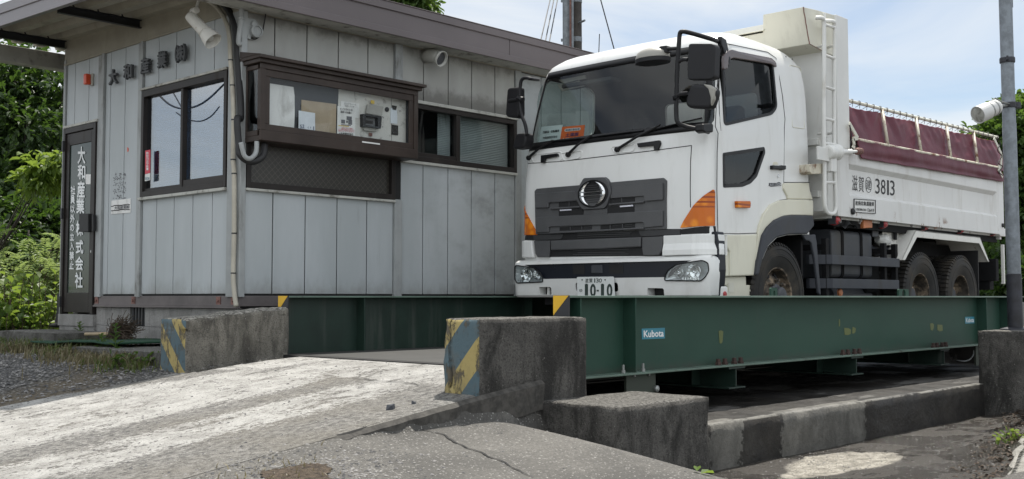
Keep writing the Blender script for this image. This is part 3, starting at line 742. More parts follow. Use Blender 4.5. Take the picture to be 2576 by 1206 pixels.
for ch, (x, y, w, h) in zip('社員以外の立入禁止', ((125, 392, 27, 52), (123, 450, 25, 50), (122, 510, 27, 46), (121, 570, 27, 52), (119, 628, 23, 40), (119, 685, 25, 44), (118, 743, 25, 48), (117, 803, 26, 50), (116, 862, 26, 50))):
    items.append((ch, rect(P, x - w / 2, y - h / 2, x + w / 2, y + h / 2)))
lettering('lettering', items, (-1, 0, 0), 'ink_white', fr, bold=.028)
mb = MB(); q = rect(P, 205, 292, 252, 354); mb.prism(q, (-.003, 0, 0)); mb.build('paper_note', 'paper_white', fr)
mb = MB(); q = rect(PX(WX - .012), 188, 540, 245, 655); mb.prism(rpoly(q, .01), (-.05, 0, 0)); q = rect(PX(WX - .062), 240, 545, 250, 650); mb.prism(q, (.04, 0, 0))
mb.build('handle', 'rubber_black', fr, bevel=.006)
mb = MB(); mb.lathe(P(243, 778), (-1, 0, 0), [(.016, -.01), (.016, .012), (.010, .014)], 14); mb.build('lock', 'chrome_inside', fr)
mb = MB()
for z in (-.05, .95, 1.72): mb.box(WX - .05, WX - .012, dy1 - .045, dy1 - .005, z - .06, z + .06)
build_each(mb, 'hinge', 'steel_black', fr, bevel=.004)

# ---- windows
def window_x(name, y0, y1, z0, z1, mid, gm, extra=None):      # in the end wall
    mb = MB(); X0, X1 = WX - .035, WX + .06
    for a in ((y0, y0 + .05, z0, z1), (y1 - .05, y1, z0, z1), (y0 + .05, y1 - .05, z0, z0 + .055), (y0 + .05, y1 - .05, z1 - .07, z1)): mb.box(X0, X1, *a)
    mb.box(X0 + .012, X1 - .03, mid - .022, mid + .022, z0 + .055, z1 - .07)
    for a in ((mid + .022, y1 - .05, z0 + .055, z0 + .085), (y0 + .05, mid - .022, z0 + .055, z0 + .12)): mb.box(X0 + .02, X1 - .03, *a)
    w = mb.build(name, 'bronze_alu', B, bevel=.003)
    for a, b, dx in ((mid + .02, y1 - .045, .012), (y0 + .045, mid - .02, .024)):
        g = MB(); g.box(WX + dx, WX + dx + .005, a, b, z0 + .05, z1 - .06); g.build('pane', gm, w)
    return w
w1 = window_x('window', 9.005, 10.60, 1.028, 2.132, 9.82, 'window_mirror')
mb = MB()
mb.grid(lambda u, v: Vector((WX + .08 + .012 * ((v * 44) % 1.0), 9.06 + 1.49 * u, 1.08 + .98 * v)), 1, 220)
mb.box(WX + .07, WX + .10, 9.06, 10.55, 2.06, 2.11)
mb.build('blind', 'blind_pale', w1)
def window_y(name, x0, x1, z0, z1, mid, gm):
    mb = MB(); Y0, Y1 = WY - .035, WY + .06
    for a, b, c, d in ((x0, x0 + .05, z0, z1), (x1 - .05, x1, z0, z1), (x0 + .05, x1 - .05, z0, z0 + .055), (x0 + .05, x1 - .05, z1 - .05, z1)): mb.box(a, b, Y0, Y1, c, d)
    if mid: mb.box(mid - .03, mid + .03, Y0 + .012, Y1 - .02, z0 + .055, z1 - .05); mb.box(x0 + .05, mid - .03, Y0 + .02, Y1 - .03, z0 + .055, z0 + .10)
    w = mb.build(name, 'bronze_alu', B, bevel=.003)
    if mid:
        for a, b, dy in ((x0 + .045, mid - .025, .012), (mid + .025, x1 - .045, .024)):
            g = MB(); g.box(a, b, WY + dy, WY + dy + .005, z0 + .05, z1 - .045); g.build('pane', gm, w)
    else:
        g = MB(); g.box(x0 + .045, x1 - .045, WY + .012, WY + .018, z0 + .05, z1 - .045); g.build('pane', gm, w)
    return w
w2 = window_y('window', 7.71, 9.465, 1.447, 2.062, 8.52, 'window_glass')
mb = MB()
for xa, xb in ((8.555, 9.42), (8.30, 8.49)):
    mb.grid(lambda u, v: Vector((xa + (xb - xa) * u, WY + .075 + .012 * ((v * 27) % 1.0), 1.50 + .53 * v)), 1, 135)
mb.build('blind', 'blind_grey', w2)
mb = MB(); mb.box(7.77, 7.84, WY + .025, WY + .027, 1.72, 1.9); mb.build('paper_note', 'paper_clean', w2)
w3 = window_y('window', 5.79, 7.598, 1.012, 1.50, None, 'mesh_glass')

# ---- projecting display window
DY = 8.55; dx0, dx1, dz0, dz1 = 5.77, 7.70, 1.475, 2.13
mb = MB()
mb.box(dx0 - .03, dx1 + .03, DY - .05, WY, dz1 + .01, dz1 + .045); mb.box(dx0 - .05, dx1 + .06, DY - .085, WY, dz1 + .045, dz1 + .075); mb.prism([(dx0 - .05, DY - .085, dz1 + .075), (dx0 - .05, WY, dz1 + .075), (dx0 - .05, WY, dz1 + .14)], (dx1 - dx0 + .11, 0, 0))
mb.box(dx0, dx1, DY, WY, dz0 - .05, dz0)
mb.box(dx0, dx1, DY - .02, DY, dz0 - .045, dz0 + .05)
mb.box(dx0, dx1, DY - .02, DY, dz1 - .04, dz1 + .01)
mb.box(dx0, dx0 + .055, DY - .02, DY + .03, dz0 + .05, dz1 - .04); mb.box(dx1 - .055, dx1, DY - .02, DY + .03, dz0 + .05, dz1 - .04)
mb.box(dx0, dx0 + .04, WY - .045, WY, dz0, dz1); mb.box(dx1 - .04, dx1, WY - .045, WY, dz0, dz1)
mb.box(dx0, dx0 + .03, DY + .03, WY - .045, dz0, dz0 + .05); mb.box(dx0, dx0 + .03, DY + .03, WY - .045, dz1 - .04, dz1)
mb.box(dx1 - .03, dx1, DY + .03, WY - .045, dz0, dz0 + .05); mb.box(dx1 - .03, dx1, DY + .03, WY - .045, dz1 - .04, dz1)
D = mb.build('display_window', 'bronze_case', B, bevel=.004)
mb = MB(); e = .055
for a, b, c, d in ((dx0 + e, dx1 - e, dz0 + .05, dz0 + .11), (dx0 + e, dx1 - e, dz1 - .105, dz1 - .04), (dx0 + e, dx0 + e + .055, dz0 + .11, dz1 - .105), (dx1 - e - .055, dx1 - e, dz0 + .11, dz1 - .105)): mb.box(a, b, DY - .008, DY + .016, c, d)
mb.build('sash', 'bronze_case', D, bevel=.004)
mb = MB(); mb.box(dx0 + .1, dx1 - .1, DY + .002, DY + .007, dz0 + .10, dz1 - .09); mb.build('pane', 'case_glass', D)
mb = MB(); mb.box(dx0 + .012, dx0 + .017, DY + .03, WY - .045, dz0 + .05, dz1 - .04); mb.build('side_pane', 'window_glass', D)
BY = DY + .085        # backboard
mb = MB(); mb.box(dx0 + .06, dx1 - .03, BY, BY + .02, dz0, dz1); mb.build('backboard', 'board_dark', D)
def DP(y): return lambda px, py: onY(H5(px, py), y)
def flat(name, pts, y, mat, parent, th=.004, off=0, **k):
    mb = MB(); mb.prism([DP(y - off)(*p) for p in pts], (0, th, 0)); return mb.build(name, mat, parent, **k)
wp = flat('mounting_panel', [(1095, 190), (2040, 350), (2040, 1005), (1075, 870)], BY - .008, 'panel_old', D, .006)
mb = MB()
for x, y0, y1 in ((1320, 235, 300), (1840, 330, 975)): mb.prism(rect(DP(BY - .0095), x - 2, y0, x + 2, y1), (0, .001, 0))
mb.build('panel_joint', 'grime_black', wp)
fl = BY - .004
tag(flat('poster', [(50, 115), (455, 178), (470, 300), (472, 560), (462, 778), (45, 722)], fl - .01, 'paper_white', None), 'tall blank white sheet at the left end of the display window', 'paper sheet')
tag(flat('cardboard_sheet', [(568, 358), (1060, 420), (1055, 860), (760, 830), (760, 560), (565, 525)], fl - .006, 'cardboard', None), 'brown cardboard sheet taped inside the display window', 'cardboard')
tag(flat('cardboard_sheet', [(600, 700), (1052, 712), (1048, 862), (600, 810)], fl - .012, 'cardboard', None), 'narrow brown cardboard flap below the larger cardboard sheet in the display window', 'cardboard')
nt2 = root('notice', DP(fl - .02)(645, 810), 'small white paper with blurred blue writing leaning on the cardboard', 'notice')
flat('paper', [(530, 510), (760, 545), (760, 812), (527, 782)], fl - .022, 'paper_clean', nt2)
lettering('lettering', [('S2', rect(DP(fl - .0225), 548, 708, 605, 760)), ('1', rect(DP(fl - .0225), 732, 735, 744, 785)), ('( )', rect(DP(fl - .0225), 655, 735, 700, 765))], (0, -1, 0), 'ink_blue', nt2, bold=.004)
nt3 = root('notice', DP(fl - .02)(1190, 868), 'printed drivers notice with truck picture and red lines beside the grey printer', 'notice')
flat('paper', [(1078, 445), (1330, 470), (1325, 880), (1070, 862)], fl - .016, 'paper_white', nt3)
NQ = [DP(fl - .0165)(1075, 862), DP(fl - .0165)(1325, 880), DP(fl - .0165)(1330, 470), DP(fl - .0165)(1080, 445)]
lettering('lettering', [('ダンプドライバーの', sub_quad(NQ, .12, .86, .82, .95)), ('皆様へのお願い', sub_quad(NQ, .16, .77, .78, .85)), ('大和産業株式会社', sub_quad(NQ, .08, .03, .88, .11))], (0, -1, 0), 'ink_black', nt3, bold=.015)
lettering('red_lettering', [('上記のドライバーの皆様は', sub_quad(NQ, .2, .24, .85, .29)), ('ダンプを降りる際は必ず荷台を下げて', sub_quad(NQ, .04, .19, .95, .235)), ('走行してください', sub_quad(NQ, .04, .14, .95, .185))], (0, -1, 0), 'ink_red', nt3, bold=.01)
mb = MB(); mb.prism(sub_quad(NQ, .05, .325, .65, .35), (0, -.0006, 0)); mb.build('underline', 'ink_yellow', nt3)
mb = MB()
for u0, v0, u1, v1 in ((.2, .36, .75, .39), (.2, .42, .42, .55), (.48, .45, .58, .53), (.5, .55, .8, .68), (.6, .40, .82, .56)): mb.prism(sub_quad(NQ, u0, v0, u1, v1), (0, -.0006, 0))
mb.build('truck_picture', 'ink_grey', nt3)
nt4 = root('notice', DP(fl - .02)(1250, 470), 'faded notice sheet with pale lettering above the printed drivers notice', 'notice')
flat('paper', [(1125, 375), (1385, 410), (1380, 620), (1122, 590)], fl - .0105, 'paper_white', nt4)
lettering('lettering', [('ダンプドライバーの', [DP(fl - .011)(*p) for p in ((1170, 425), (1335, 445), (1335, 415), (1170, 395))]), ('皆様へのお願い', [DP(fl - .011)(*p) for p in ((1180, 460), (1330, 480), (1330, 450), (1180, 430))])], (0, -1, 0), 'ink_grey', nt4, bold=.0)
# receipt printer box in the panel
pr = root('ticket_printer', DP(BY - .03)(1570, 740), 'grey recessed ticket printer with grimy surround on the white panel', 'ticket printer')
plain('printer_grey', (.16, .165, .17), .5); plain('printer_dark', (.03, .03, .032), .5); plain('printer_clear', (.36, .35, .32), .3)
Pp = DP(BY - .014)
mb = MB()
for pts in ([(1440, 560), (1480, 565), (1480, 735), (1440, 715)], [(1480, 710), (1690, 745), (1690, 765), (1440, 735), (1440, 705)], [(1650, 590), (1705, 605), (1695, 750), (1650, 745)], [(1440, 555), (1705, 595), (1705, 620), (1440, 585)]): mb.prism([DP(BY - .06)(*p) for p in pts], (0, .055, 0))
mb.build('housing', 'printer_dark', pr, bevel=.003)
mb = MB(); mb.prism([Pp(*p) for p in ((1475, 580), (1660, 605), (1660, 740), (1475, 715))], (0, .004, 0)); mb.build('recess', 'printer_grey', pr)
mb = MB(); mb.prism([DP(BY - .016)(*p) for p in ((1470, 645), (1578, 655), (1575, 700), (1470, 690))], (0, .002, 0)); mb.build('slot', 'grime_black', pr)
mb = MB(); mb.prism([DP(BY - .035)(*p) for p in ((1500, 415), (1730, 455), (1700, 590), (1480, 550))], (0, .008, 0)); mb.prism([DP(BY - .035)(*p) for p in ((1450, 735), (1630, 760), (1620, 810), (1450, 790))], (0, .008, 0)); mb.build('flap', 'printer_clear', pr, bevel=.002)
mb = MB(); mb.prism([DP(BY - .04)(*p) for p in ((1550, 362), (1600, 370), (1600, 418), (1550, 408))], (0, .006, 0)); mb.build('yellow_tag', 'ink_yellow', pr)
mb = MB(); mb.prism([DP(BY - .022)(*p) for p in ((1525, 822), (1570, 828), (1570, 875), (1525, 870))], (0, .012, 0)); mb.build('button', 'rust_plate', pr, bevel=.002)
mb = MB(); mb.lathe(Pp(1773, 495), (0, -1, 0), [(.024, -.01), (.024, .008), (.014, .012)], 16); mb.build('knob', 'printer_dark', pr)
r = random.Random(3)
mb = MB()
for k in range(46):
    a = r.uniform(0, 6.28); q = (1565 + cos(a) * r.gauss(150, 26), 655 + sin(a) * r.gauss(120, 22)); s_ = r.uniform(3, 10)
    mb.prism([DP(BY - .0088)(q[0] + s_ * cos(t) * r.uniform(.6, 1.3), q[1] + s_ * 1.2 * sin(t) * r.uniform(.6, 1.3)) for t in [i * 1.047 for i in range(6)]], (0, .0005, 0))
mb.build('grime', 'ink_grey', pr)
mb = MB(); mb.prism([DP(BY - .014)(*p) for p in ((1826, 470), (1918, 490), (1922, 698), (1826, 688))], (0, .003, 0)); tag(mb.build('memo_pad', 'paper_clean'), 'white perforated memo sheet hanging right of the ticket printer', 'memo')
mb = MB(); mb.prism([DP(BY - .014)(*p) for p in ((1840, 708), (1935, 722), (1932, 862), (1838, 850))], (0, .003, 0)); k9 = mb.build('card', 'grime_black'); tag(k9, 'black square card with faint white marks under the memo sheet', 'card')
mb = MB()
for a in range(6): mb.prism([DP(BY - .0145)(1887 + cos(a * 1.05) * R1 + dx, 787 + sin(a * 1.05) * R1 * 1.3 + dy) for R1, dx, dy in ((24, -4, -4), (24, 4, 4), (34, 4, 4), (34, -4, -4))], (0, .0004, 0))
mb.build('mark', 'ink_grey', k9)
mb = MB(); mb.prism([DP(BY - .014)(*p) for p in ((1852, 435), (1916, 447), (1905, 508), (1852, 495))], (0, .003, 0)); tag(mb.build('clip', 'grime_black'), 'black holder clip above the white memo sheet', 'clip')
mb = MB(); mb.prism([DP(DY - .021)(*p) for p in ((1423, 942), (1673, 975), (1673, 994), (1423, 962))], (0, -.004, 0)); mb.build('label_strip', 'paper_white', D)

# ---- sign letters on the end wall, raised
items = []; Pw = lambda x, y: onX(Z1(x, y), WX - .03)
for ch, (x, y, w, h) in zip('大和産業', ((867, 583, 58, 108), (979, 543, 60, 108), (1109, 498, 62, 112), (1237, 452, 64, 118))):
    sl = -.26
    items.append((ch, [Pw(x - w / 2, y + h / 2 - sl * w / 2 * .9), Pw(x + w / 2, y + h / 2 + sl * w / 2 * .9), Pw(x + w / 2, y - h / 2 + sl * w / 2 * .9), Pw(x - w / 2, y - h / 2 - sl * w / 2 * .9)]))
x, y, w, h = 1375, 405, 72, 124
items.append(('㈱', [Pw(x - w / 2, y + h / 2 + 9), Pw(x + w / 2, y + h / 2 - 9), Pw(x + w / 2, y - h / 2 - 9), Pw(x - w / 2, y - h / 2 + 9)]))
plain('sign_grey', (.055, .058, .062), .5)
for it in items: lettering('sign_letter', [it], (-1, 0, 0), 'sign_grey', B, off=0, bold=.03, thick=.03)
# ---- wall plate with the torn name
def PH(X): return lambda x, y: onX(H6(x, y), X)
sg = root('name_plate', PH(WX - .02)(425, 540), 'small white name plate torn along its edges on the wall between door and window', 'sign')
mb = MB(); mb.prism([PH(WX - .006)(*p) for p in ((363, 458), (485, 443), (485, 533), (362, 543))], (.004, 0, 0)); mb.build('plate', 'paper_white', sg)
Q = [PH(WX - .007)(*p) for p in ((364, 520), (480, 512), (480, 478), (364, 490))]
mb = MB(); r = random.Random(4)
for side in (0, 1):
    pts = [sub_quad(Q, u / 12, side * .92 + r.uniform(-.08, .08), u / 12, side * .92)[0] for u in range(13)]; mb.tube(pts, .0045, 5)
mb.build('torn_edge', 'ink_black', sg)
lettering('lettering', [('大和産業㈱', sub_quad(Q, .18, .12, .98, .85))], (-1, 0, 0), 'ink_grey', sg, bold=.02)
mb = MB(); r = random.Random(9)
for k in range(150):
    u, v = r.random(), r.random()
    if r.random() < .55 + .4 * v: mb.prism([PH(WX - .003)(376 + 78 * u + dx, 285 + 165 * v + dy) for dx, dy in ((-2, -2), (2, -2.6), (2.4, 2), (-2, 2.8))], (.001, 0, 0))
mb.build('glue_residue', 'ink_grey', B, kind='stuff')
mb = MB(); mb.prism([PH(WX - .003)(*p) for p in ((463, 122), (472, 126), (472, 148), (464, 152))], (.001, 0, 0)); mb.build('red_scrap', 'alarm_red', B)
st = root('window_sticker', onX(Z5(740, 245), WX - .03), 'red security camera sticker with white writing on the office window frame', 'sticker')
PS = lambda x, y: onX(Z5(x, y), WX - .036)
mb = MB(); mb.prism([PS(730, 88), PS(756, 83), PS(754, 200), PS(729, 206)], (-.001, 0, 0)); mb.build('sticker_top', 'sticker_red', st)
mb = MB(); mb.prism([PS(729, 207), PS(754, 201), PS(754, 236), PS(728, 242)], (-.001, 0, 0)); mb.build('sticker_base', 'paper_white', st)
lettering('lettering', [(ch, rect(PS, 736, 95 + i * 13.2, 748, 106.5 + i * 13.2)) for i, ch in enumerate('防犯カメラ設置')], (-1, 0, 0), 'ink_white', st, off=.0035, bold=.02)
lettering('blue_lettering', [('SECOM', rect(PS, 731, 222, 752, 234))], (-1, 0, 0), 'sticker_blue', st, off=.0035, bold=.02)
# ---- red warning lamp
al = root('warning_lamp', onX(Z1(680, 605), WX - .02), 'small orange red warning lamp on the wall above the door', 'warning lamp')
c0 = onX(Z1(690, 606), WX - .005)
mb = MB(); mb.box(WX - .03, WX - .001, c0.y - .055, c0.y + .0, c0.z - .068, c0.z + .068); mb.build('base_plate', 'plastic_beige', al, bevel=.01)
mb = MB(); mb.box(WX - .09, WX - .03, c0.y - .04, c0.y + .025, c0.z - .060, c0.z + .060); mb.build('lens', 'alarm_red', al, bevel=.012, seg=3)
# ---- white floodlight hanging from the eaves
fd = root('spot_lamp', onX(Z1(1480, 90), 5.2), 'white rusty spot lamp hanging from the eaves corner above the office window', 'spot lamp')
a = onX(Z1(1432, 118), 5.36); ax = (onX(Z1(1562, 262), 5.44) - a); ax = ax.normalized()
mb = MB(); mb.lathe(a, ax, [(.02, -.01), (.050, .0), (.054, .02), (.058, .23), (.066, .235)], 24); mb.build('lamp_body', 'white_paint_lamp', fd)
e = a + ax * .235
mb = MB(); mb.lathe(e, ax, [(.060, 0), (.070, .03), (.084, .11), (.088, .125), (.079, .12), (.06, .05), (.01, .03)], 28, caps=False); mb.build('lamp_shade', 'white_paint_lamp', fd)
mb = MB(); mb.ell(e + ax * .07, (.038, .038, .038)); mb.build('bulb', 'vent_white', fd, smooth=True)
mb = MB(); k0 = a + ax * .07; top = Vector((k0.x + .05, k0.y - .02, zs(8.9))); mb.tube([k0 + Vector((0, 0, .05)), k0 + Vector((.02, 0, .12)), top], .014, 8); mb.lathe(k0 + Vector((.0, -.01, .09)), (0, 1, 0), [(.03, -.03), (.03, .05)], 12); mb.lathe(top - Vector((0, 0, .012)), (0, 0, 1), [(.05, 0), (.05, .015)], 12)
mb.build('stem', 'white_paint_lamp', fd)
# ---- conduits at the corner
pc = [onX(Z1(1560, 0), WX - .06), onX(Z1(1640, 60), WX - .06), onX(Z1(1700, 160), WX - .06), onX(Z1(1728, 270), WX - .06), onX(Z1(1738, 450), WX - .06), onX(Z1(1752, 640), WX - .06), onX(Z1(1762, 900), WX - .06), onX(Z1(1757, 1200), WX - .06), onX(Z5(1176, 200), WX - .06), onX(Z5(1176, 500), WX - .06), onX(Z5(1172, 700), WX - .06), onX(Z5(1176, 790), WX - .06), onX(Z5(1187, 872), WX - .06)]
pc = [Vector((p.x, p.y, p.z)) for p in pc]
mb = MB(); mb.tube(pc, .022, 10, smooth_n=6); pp = tag(mb.build('conduit', 'pipe_cream', smooth=True), 'long cream conduit running down the office corner', 'conduit')
mb = MB()
for p in pc[4:11]: mb.lathe(p - Vector((0, 0, .012)), (0, 0, 1), [(.0245, 0), (.0245, .012)], 12)
build_each(mb, 'tie', 'steel_black', pp)
bc = [p + Vector((.03, -.07, .02)) for p in pc[0:7]]; bc += [onY(Z2(60, 900), 8.70), onY(Z2(70, 1080), 8.66), onY(Z6(70, 140), 8.62), onY(Z6(140, 185), 8.60), onY(Z6(215, 150), 8.60), onY(Z6(228, 70), 8.62)]
mb = MB(); mb.tube(bc, .032, 10, smooth_n=6); tag(mb.build('cable_bundle', 'rubber_black', smooth=True), 'thick black cable bundle looping under the display window', 'cable')
lc = [onY(Z6(75, 60), 8.58), onY(Z6(95, 140), 8.57), onY(Z6(130, 165), 8.56), onY(Z6(170, 130), 8.57), onY(Z6(178, 55), 8.58)]
mb = MB(); mb.tube(lc, .022, 10, smooth_n=6); tag(mb.build('conduit', 'trim_grey', smooth=True), 'short curved grey hose loop under the display window', 'hose')
cb = root('junction_box', onY(Z2(165, 290), 8.74), 'grey weathered junction box with round caps high on the wall corner', 'junction box')
JP = lambda x, y: onY(Z2(x, y), WY - .03)
mb = MB(); mb.prism([JP(138, 135), JP(205, 150), JP(205, 285), JP(130, 265)], (0, .03, 0)); mb.prism([JP(140, 240), JP(165, 245), JP(165, 300), JP(140, 292)], (0, .02, 0)); mb.build('box', 'trim_grey', cb, bevel=.008)
mb = MB(); mb.lathe(JP(196, 240), (-.1, -1, 0), [(.06, 0), (.06, .04), (.045, .045), (.045, .03), (.02, .03)], 20); mb.lathe(JP(182, 188), (0, -1, 0), [(.035, 0), (.035, .03), (.01, .035)], 16); mb.build('cap', 'trim_grey', cb)
mb = MB(); mb.tube([JP(275, 105), JP(262, 180), JP(245, 250), JP(200, 295), JP(165, 290)], .006, 6, smooth_n=5); mb.build('wire', 'rubber_black', cb)
mb = MB(); mb.tube([JP(92, 55), JP(88, 150), JP(76, 250), JP(70, 320), JP(85, 335)], .024, 10, smooth_n=4); mb.lathe(JP(88, 150), (0, 0, 1), [(.03, 0), (.03, .03)], 12); tag(mb.build('conduit', 'trim_grey', smooth=True), 'short grey vertical pipe stub beside the junction box', 'pipe')
# ---- round vent hood
vh = root('vent_hood', onY(Z2(1545, 430), WY), 'round cream vent hood on the upper office wall under the eaves', 'vent hood')
c0 = onY(Z2(1478, 428), WY)
mb = MB(); path = [c0 + Vector((0, .0, 0)), c0 + Vector((0, -.08, .0)), c0 + Vector((.02, -.15, -.02)), c0 + Vector((.03, -.20, -.045))]
mb.tube(path, .075, 24); mb.lathe(c0 + Vector((.03, -.2, -.045)), Vector((.1, -.75, -.35)), [(.075, -.01), (.088, 0), (.088, .03), (.078, .03), (.07, -.0)], 28, caps=False)
mb.build('hood', 'vent_white', vh, smooth=True)
mb = MB(); mb.lathe(c0 + Vector((.03, -.197, -.045)), Vector((.1, -.75, -.35)), [(.07, 0), (.07, .005)], 24); mb.build('grille', 'board_dark', vh)
# ================================================================== DUMP TRUCK
DECK = -.50; TY = 6.76
def truck_paint(name, c0, c1, rough, dirt_hi):
    m, n = new(name); co = n.coord(); s = n.sep(co)
    c = n.mix(n.ramp(n.noise(.8, co, 4), .35, .65), c0, c1)
    d = n.math('MULTIPLY', n.ramp(n.noise(2.5, n.coord((1.5, 1.5, .35)), 7, .68), .5, .8), .30)
    c = n.mix(d, c, (.33, .31, .25, 1))
    low = n.math('MULTIPLY', n.ramp(n.math('ADD', s[2], n.math('MULTIPLY', n.noise(4, co, 6, .7), .25)), .28, .02), .35)
    c = n.mix(low, c, (.24, .22, .18, 1))
    n.l(c, n.b.inputs['Base Color']); n.b.inputs['Roughness'].default_value = rough; n.b.inputs['Coat Weight'].default_value = .35; n.b.inputs['Coat Roughness'].default_value = .12
    return m
truck_paint('cab_white', (.70, .705, .69, 1), (.74, .745, .73, 1), .28, 0)
truck_paint('step_cream', (.64, .62, .50, 1), (.68, .66, .54, 1), .4, 0)
def rusty(name, base, lo, hi, sc, zlow=None):
    m, n = new(name); co = n.coord(); s = n.sep(co)
    c = n.mix(n.ramp(n.noise(.9, co, 5), .35, .65), tuple(v * .93 for v in base) + (1,), base + (1,))
    c = n.mix(n.math('MULTIPLY', n.ramp(n.noise(3.0, n.coord((2.2, 2.2, .35)), 7, .7), .5, .75), .35), c, (.36, .33, .27, 1))
    r_ = n.ramp(n.noise(sc, n.coord((1, 1, .55)), 7, .72), lo, hi)
    if zlow is not None: r_ = n.math('MULTIPLY', r_, n.math('MAXIMUM', n.ramp(s[2], zlow + .16, zlow + .03), n.ramp(s[2], zlow + .66, zlow + .74)))
    c = n.mix(r_, c, n.mix(n.noise(20, co), (.10, .04, .018, 1), (.26, .13, .06, 1)))
    n.l(c, n.b.inputs['Base Color']); n.b.inputs['Roughness'].default_value = .5
    return m
rusty('bed_white', (.70, .70, .685), .60, .66, 5, .86)
rusty('guard_cream', (.66, .645, .55), .66, .70, 5)
rusty('fender_white', (.72, .71, .67), .63, .70, 6)
rusty('rail_rusty', (.62, .58, .47), .47, .62, 9)
plain('ladder_white', (.68, .68, .655), .4, var=.04, dirt=(.35, .3, .22, 1), dirt_lo=.6, dirt_hi=.8)
plain('grille_grey', (.074, .075, .078), .45, var=.12, bump=.15, bscale=300)
plain('grille_black', (.008, .008, .009), .7)
plain('fin_grey', (.035, .036, .038), .6)
plain('band_navy', (.007, .009, .015), .3, spec=.3)
plain('frit_black', (.007, .007, .008), .35, spec=.3)
plain('mirror_black', (.014, .014, .016), .5, spec=.3, var=.2)
plain('mirror_grey', (.30, .29, .26), .45, dirt=(.14, .13, .11, 1))
plain('chrome', (.78, .78, .78), .12, metal=1., var=.03)
plain('reflector', (.62, .64, .65), .32, metal=.55, var=.1, vscale=20, bump=.5, bscale=30)
m, n = new('amber_lens'); co = n.coord(); s = n.sep(co)
rb = n.math('FRACT', n.math('MULTIPLY', s[2], 22)); up = n.ramp(s[2], .80, .84)
c = n.mix(n.math('MULTIPLY', n.math('LESS_THAN', rb, .4), up), n.mix(n.ramp(n.vor(9, co).outputs['Distance'], .15, .5), (.78, .25, .008, 1), (.56, .13, .003, 1)), (.28, .05, .004, 1))
n.l(c, n.b.inputs['Base Color']); n.b.inputs['Roughness'].default_value = .2; n.b.inputs['Specular IOR Level'].default_value = .35
plain('red_lens', (.36, .035, .04), .3, var=.2)
plain('amber_dull', (.46, .16, .06), .45, var=.2)
plain('tank_grey', (.044, .048, .056), .5, spec=.35, dirt=(.085, .083, .078, 1), dirt_lo=.45, dirt_hi=.75)
plain('guard_grey', (.046, .050, .060), .55, spec=.3, dirt=(.075, .074, .072, 1), dirt_lo=.5, dirt_hi=.8)
plain('chassis_black', (.010, .010, .011), .75, var=.3, spec=.2, dirt=(.026, .023, .02, 1))
plain('tyre', (.014, .0135, .013), .6, spec=.3, var=.3, dirt=(.075, .064, .05, 1), dirt_lo=.42, dirt_hi=.8, dirt_scale=(2, 2, 2), bump=.2)
plain('rim_dirty', (.05, .042, .034), .8, var=.4, vscale=12, dirt=(.27, .21, .15, 1), dirt_lo=.44, dirt_hi=.62, dirt_scale=(5, 5, 5))
plain('hub_grey', (.06, .062, .07), .6, var=.3)
plain('seat_dark', (.025, .025, .028), .9)
plain('dash_grey', (.045, .046, .048), .7)
plain('cab_inside', (.045, .047, .047), .9)
plain('visor_smoke', (.075, .052, .050), .2, var=.1, coat=.6)
m, n = new('tarp_maroon'); co = n.coord()
c = n.mix(n.ramp(n.noise(1.5, co, 6, .6), .35, .65), (.098, .017, .031, 1), (.138, .030, .047, 1))
c = n.mix(n.math('MULTIPLY', n.ramp(n.noise(4, n.coord((1.5, 1.5, .5)), 6, .7), .55, .8), .4), c, (.16, .09, .09, 1))
n.l(c, n.b.inputs['Base Color']); n.b.inputs['Roughness'].default_value = .5; n.b.inputs['Specular IOR Level'].default_value = .3; n.bump(n.noise(11, n.coord((1, 1, .7)), 5, .6), .35, .012)
glass('cab_glass', (.80, .85, .84), 1.62); glass('side_glass', (.42, .46, .47), 1.58); glass('lamp_glass', (.93, .95, .95), 1.5)

T = root('dump_truck', (12.2, TY, DECK), 'white three axle dump truck with grey grille and maroon tarpaulin standing on the green weighbridge', 'dump truck')

# ---------------------------------------------------------------- cab surface
def x0z(z): return lerp_tab([(-.1, 8.545), (.9, 8.545), (1.25, 8.56), (1.54, 8.60), (1.9, 8.70), (2.4, 8.845), (2.47, 8.88), (2.56, 9.02), (2.62, 9.22)], z)
def hwz(z): return lerp_tab([(-.1, 1.19), (1.5, 1.19), (2.0, 1.178), (2.35, 1.155), (2.46, 1.11), (2.54, 1.05), (2.60, .94), (2.62, .80)], z)
def rcz(z): return lerp_tab([(0, .17), (1.5, .17), (2.4, .17), (2.6, .25)], z)
def xf(y, z):
    hw = hwz(z); r = rcz(z); dy = min(abs(y - TY), hw - 1e-4); b = x0z(z) + .055 * (dy / hw) ** 2
    if dy > hw - r: e = dy - (hw - r); b += (r - sqrt(max(0, r * r - e * e))) * 1.15
    return b
def onF(p):
    d = ray(*p); lo = None; t = 8.2 / d.x; prev = None
    for i in range(700):
        q = d * t; g = q.x - xf(q.y, q.z)
        if abs(q.y - TY) < hwz(q.z) + .03 and g >= 0: return q
        t += .002 / d.x * 1.0
    q = onX(p, 8.6); return q
def side_y(z): return TY - hwz(z)
def onS(p):                      # near cab side
    y = TY - 1.19
    for _ in range(6): q = onY(p, y); y = side_y(q.z)
    return q
def xrear(z): return lerp_tab([(-.1, 10.50), (1.5, 10.50), (2.1, 10.49), (2.30, 10.46), (2.42, 10.38), (2.5, 10.25), (2.56, 10.07), (2.62, 9.75)], z)
RCB = .07
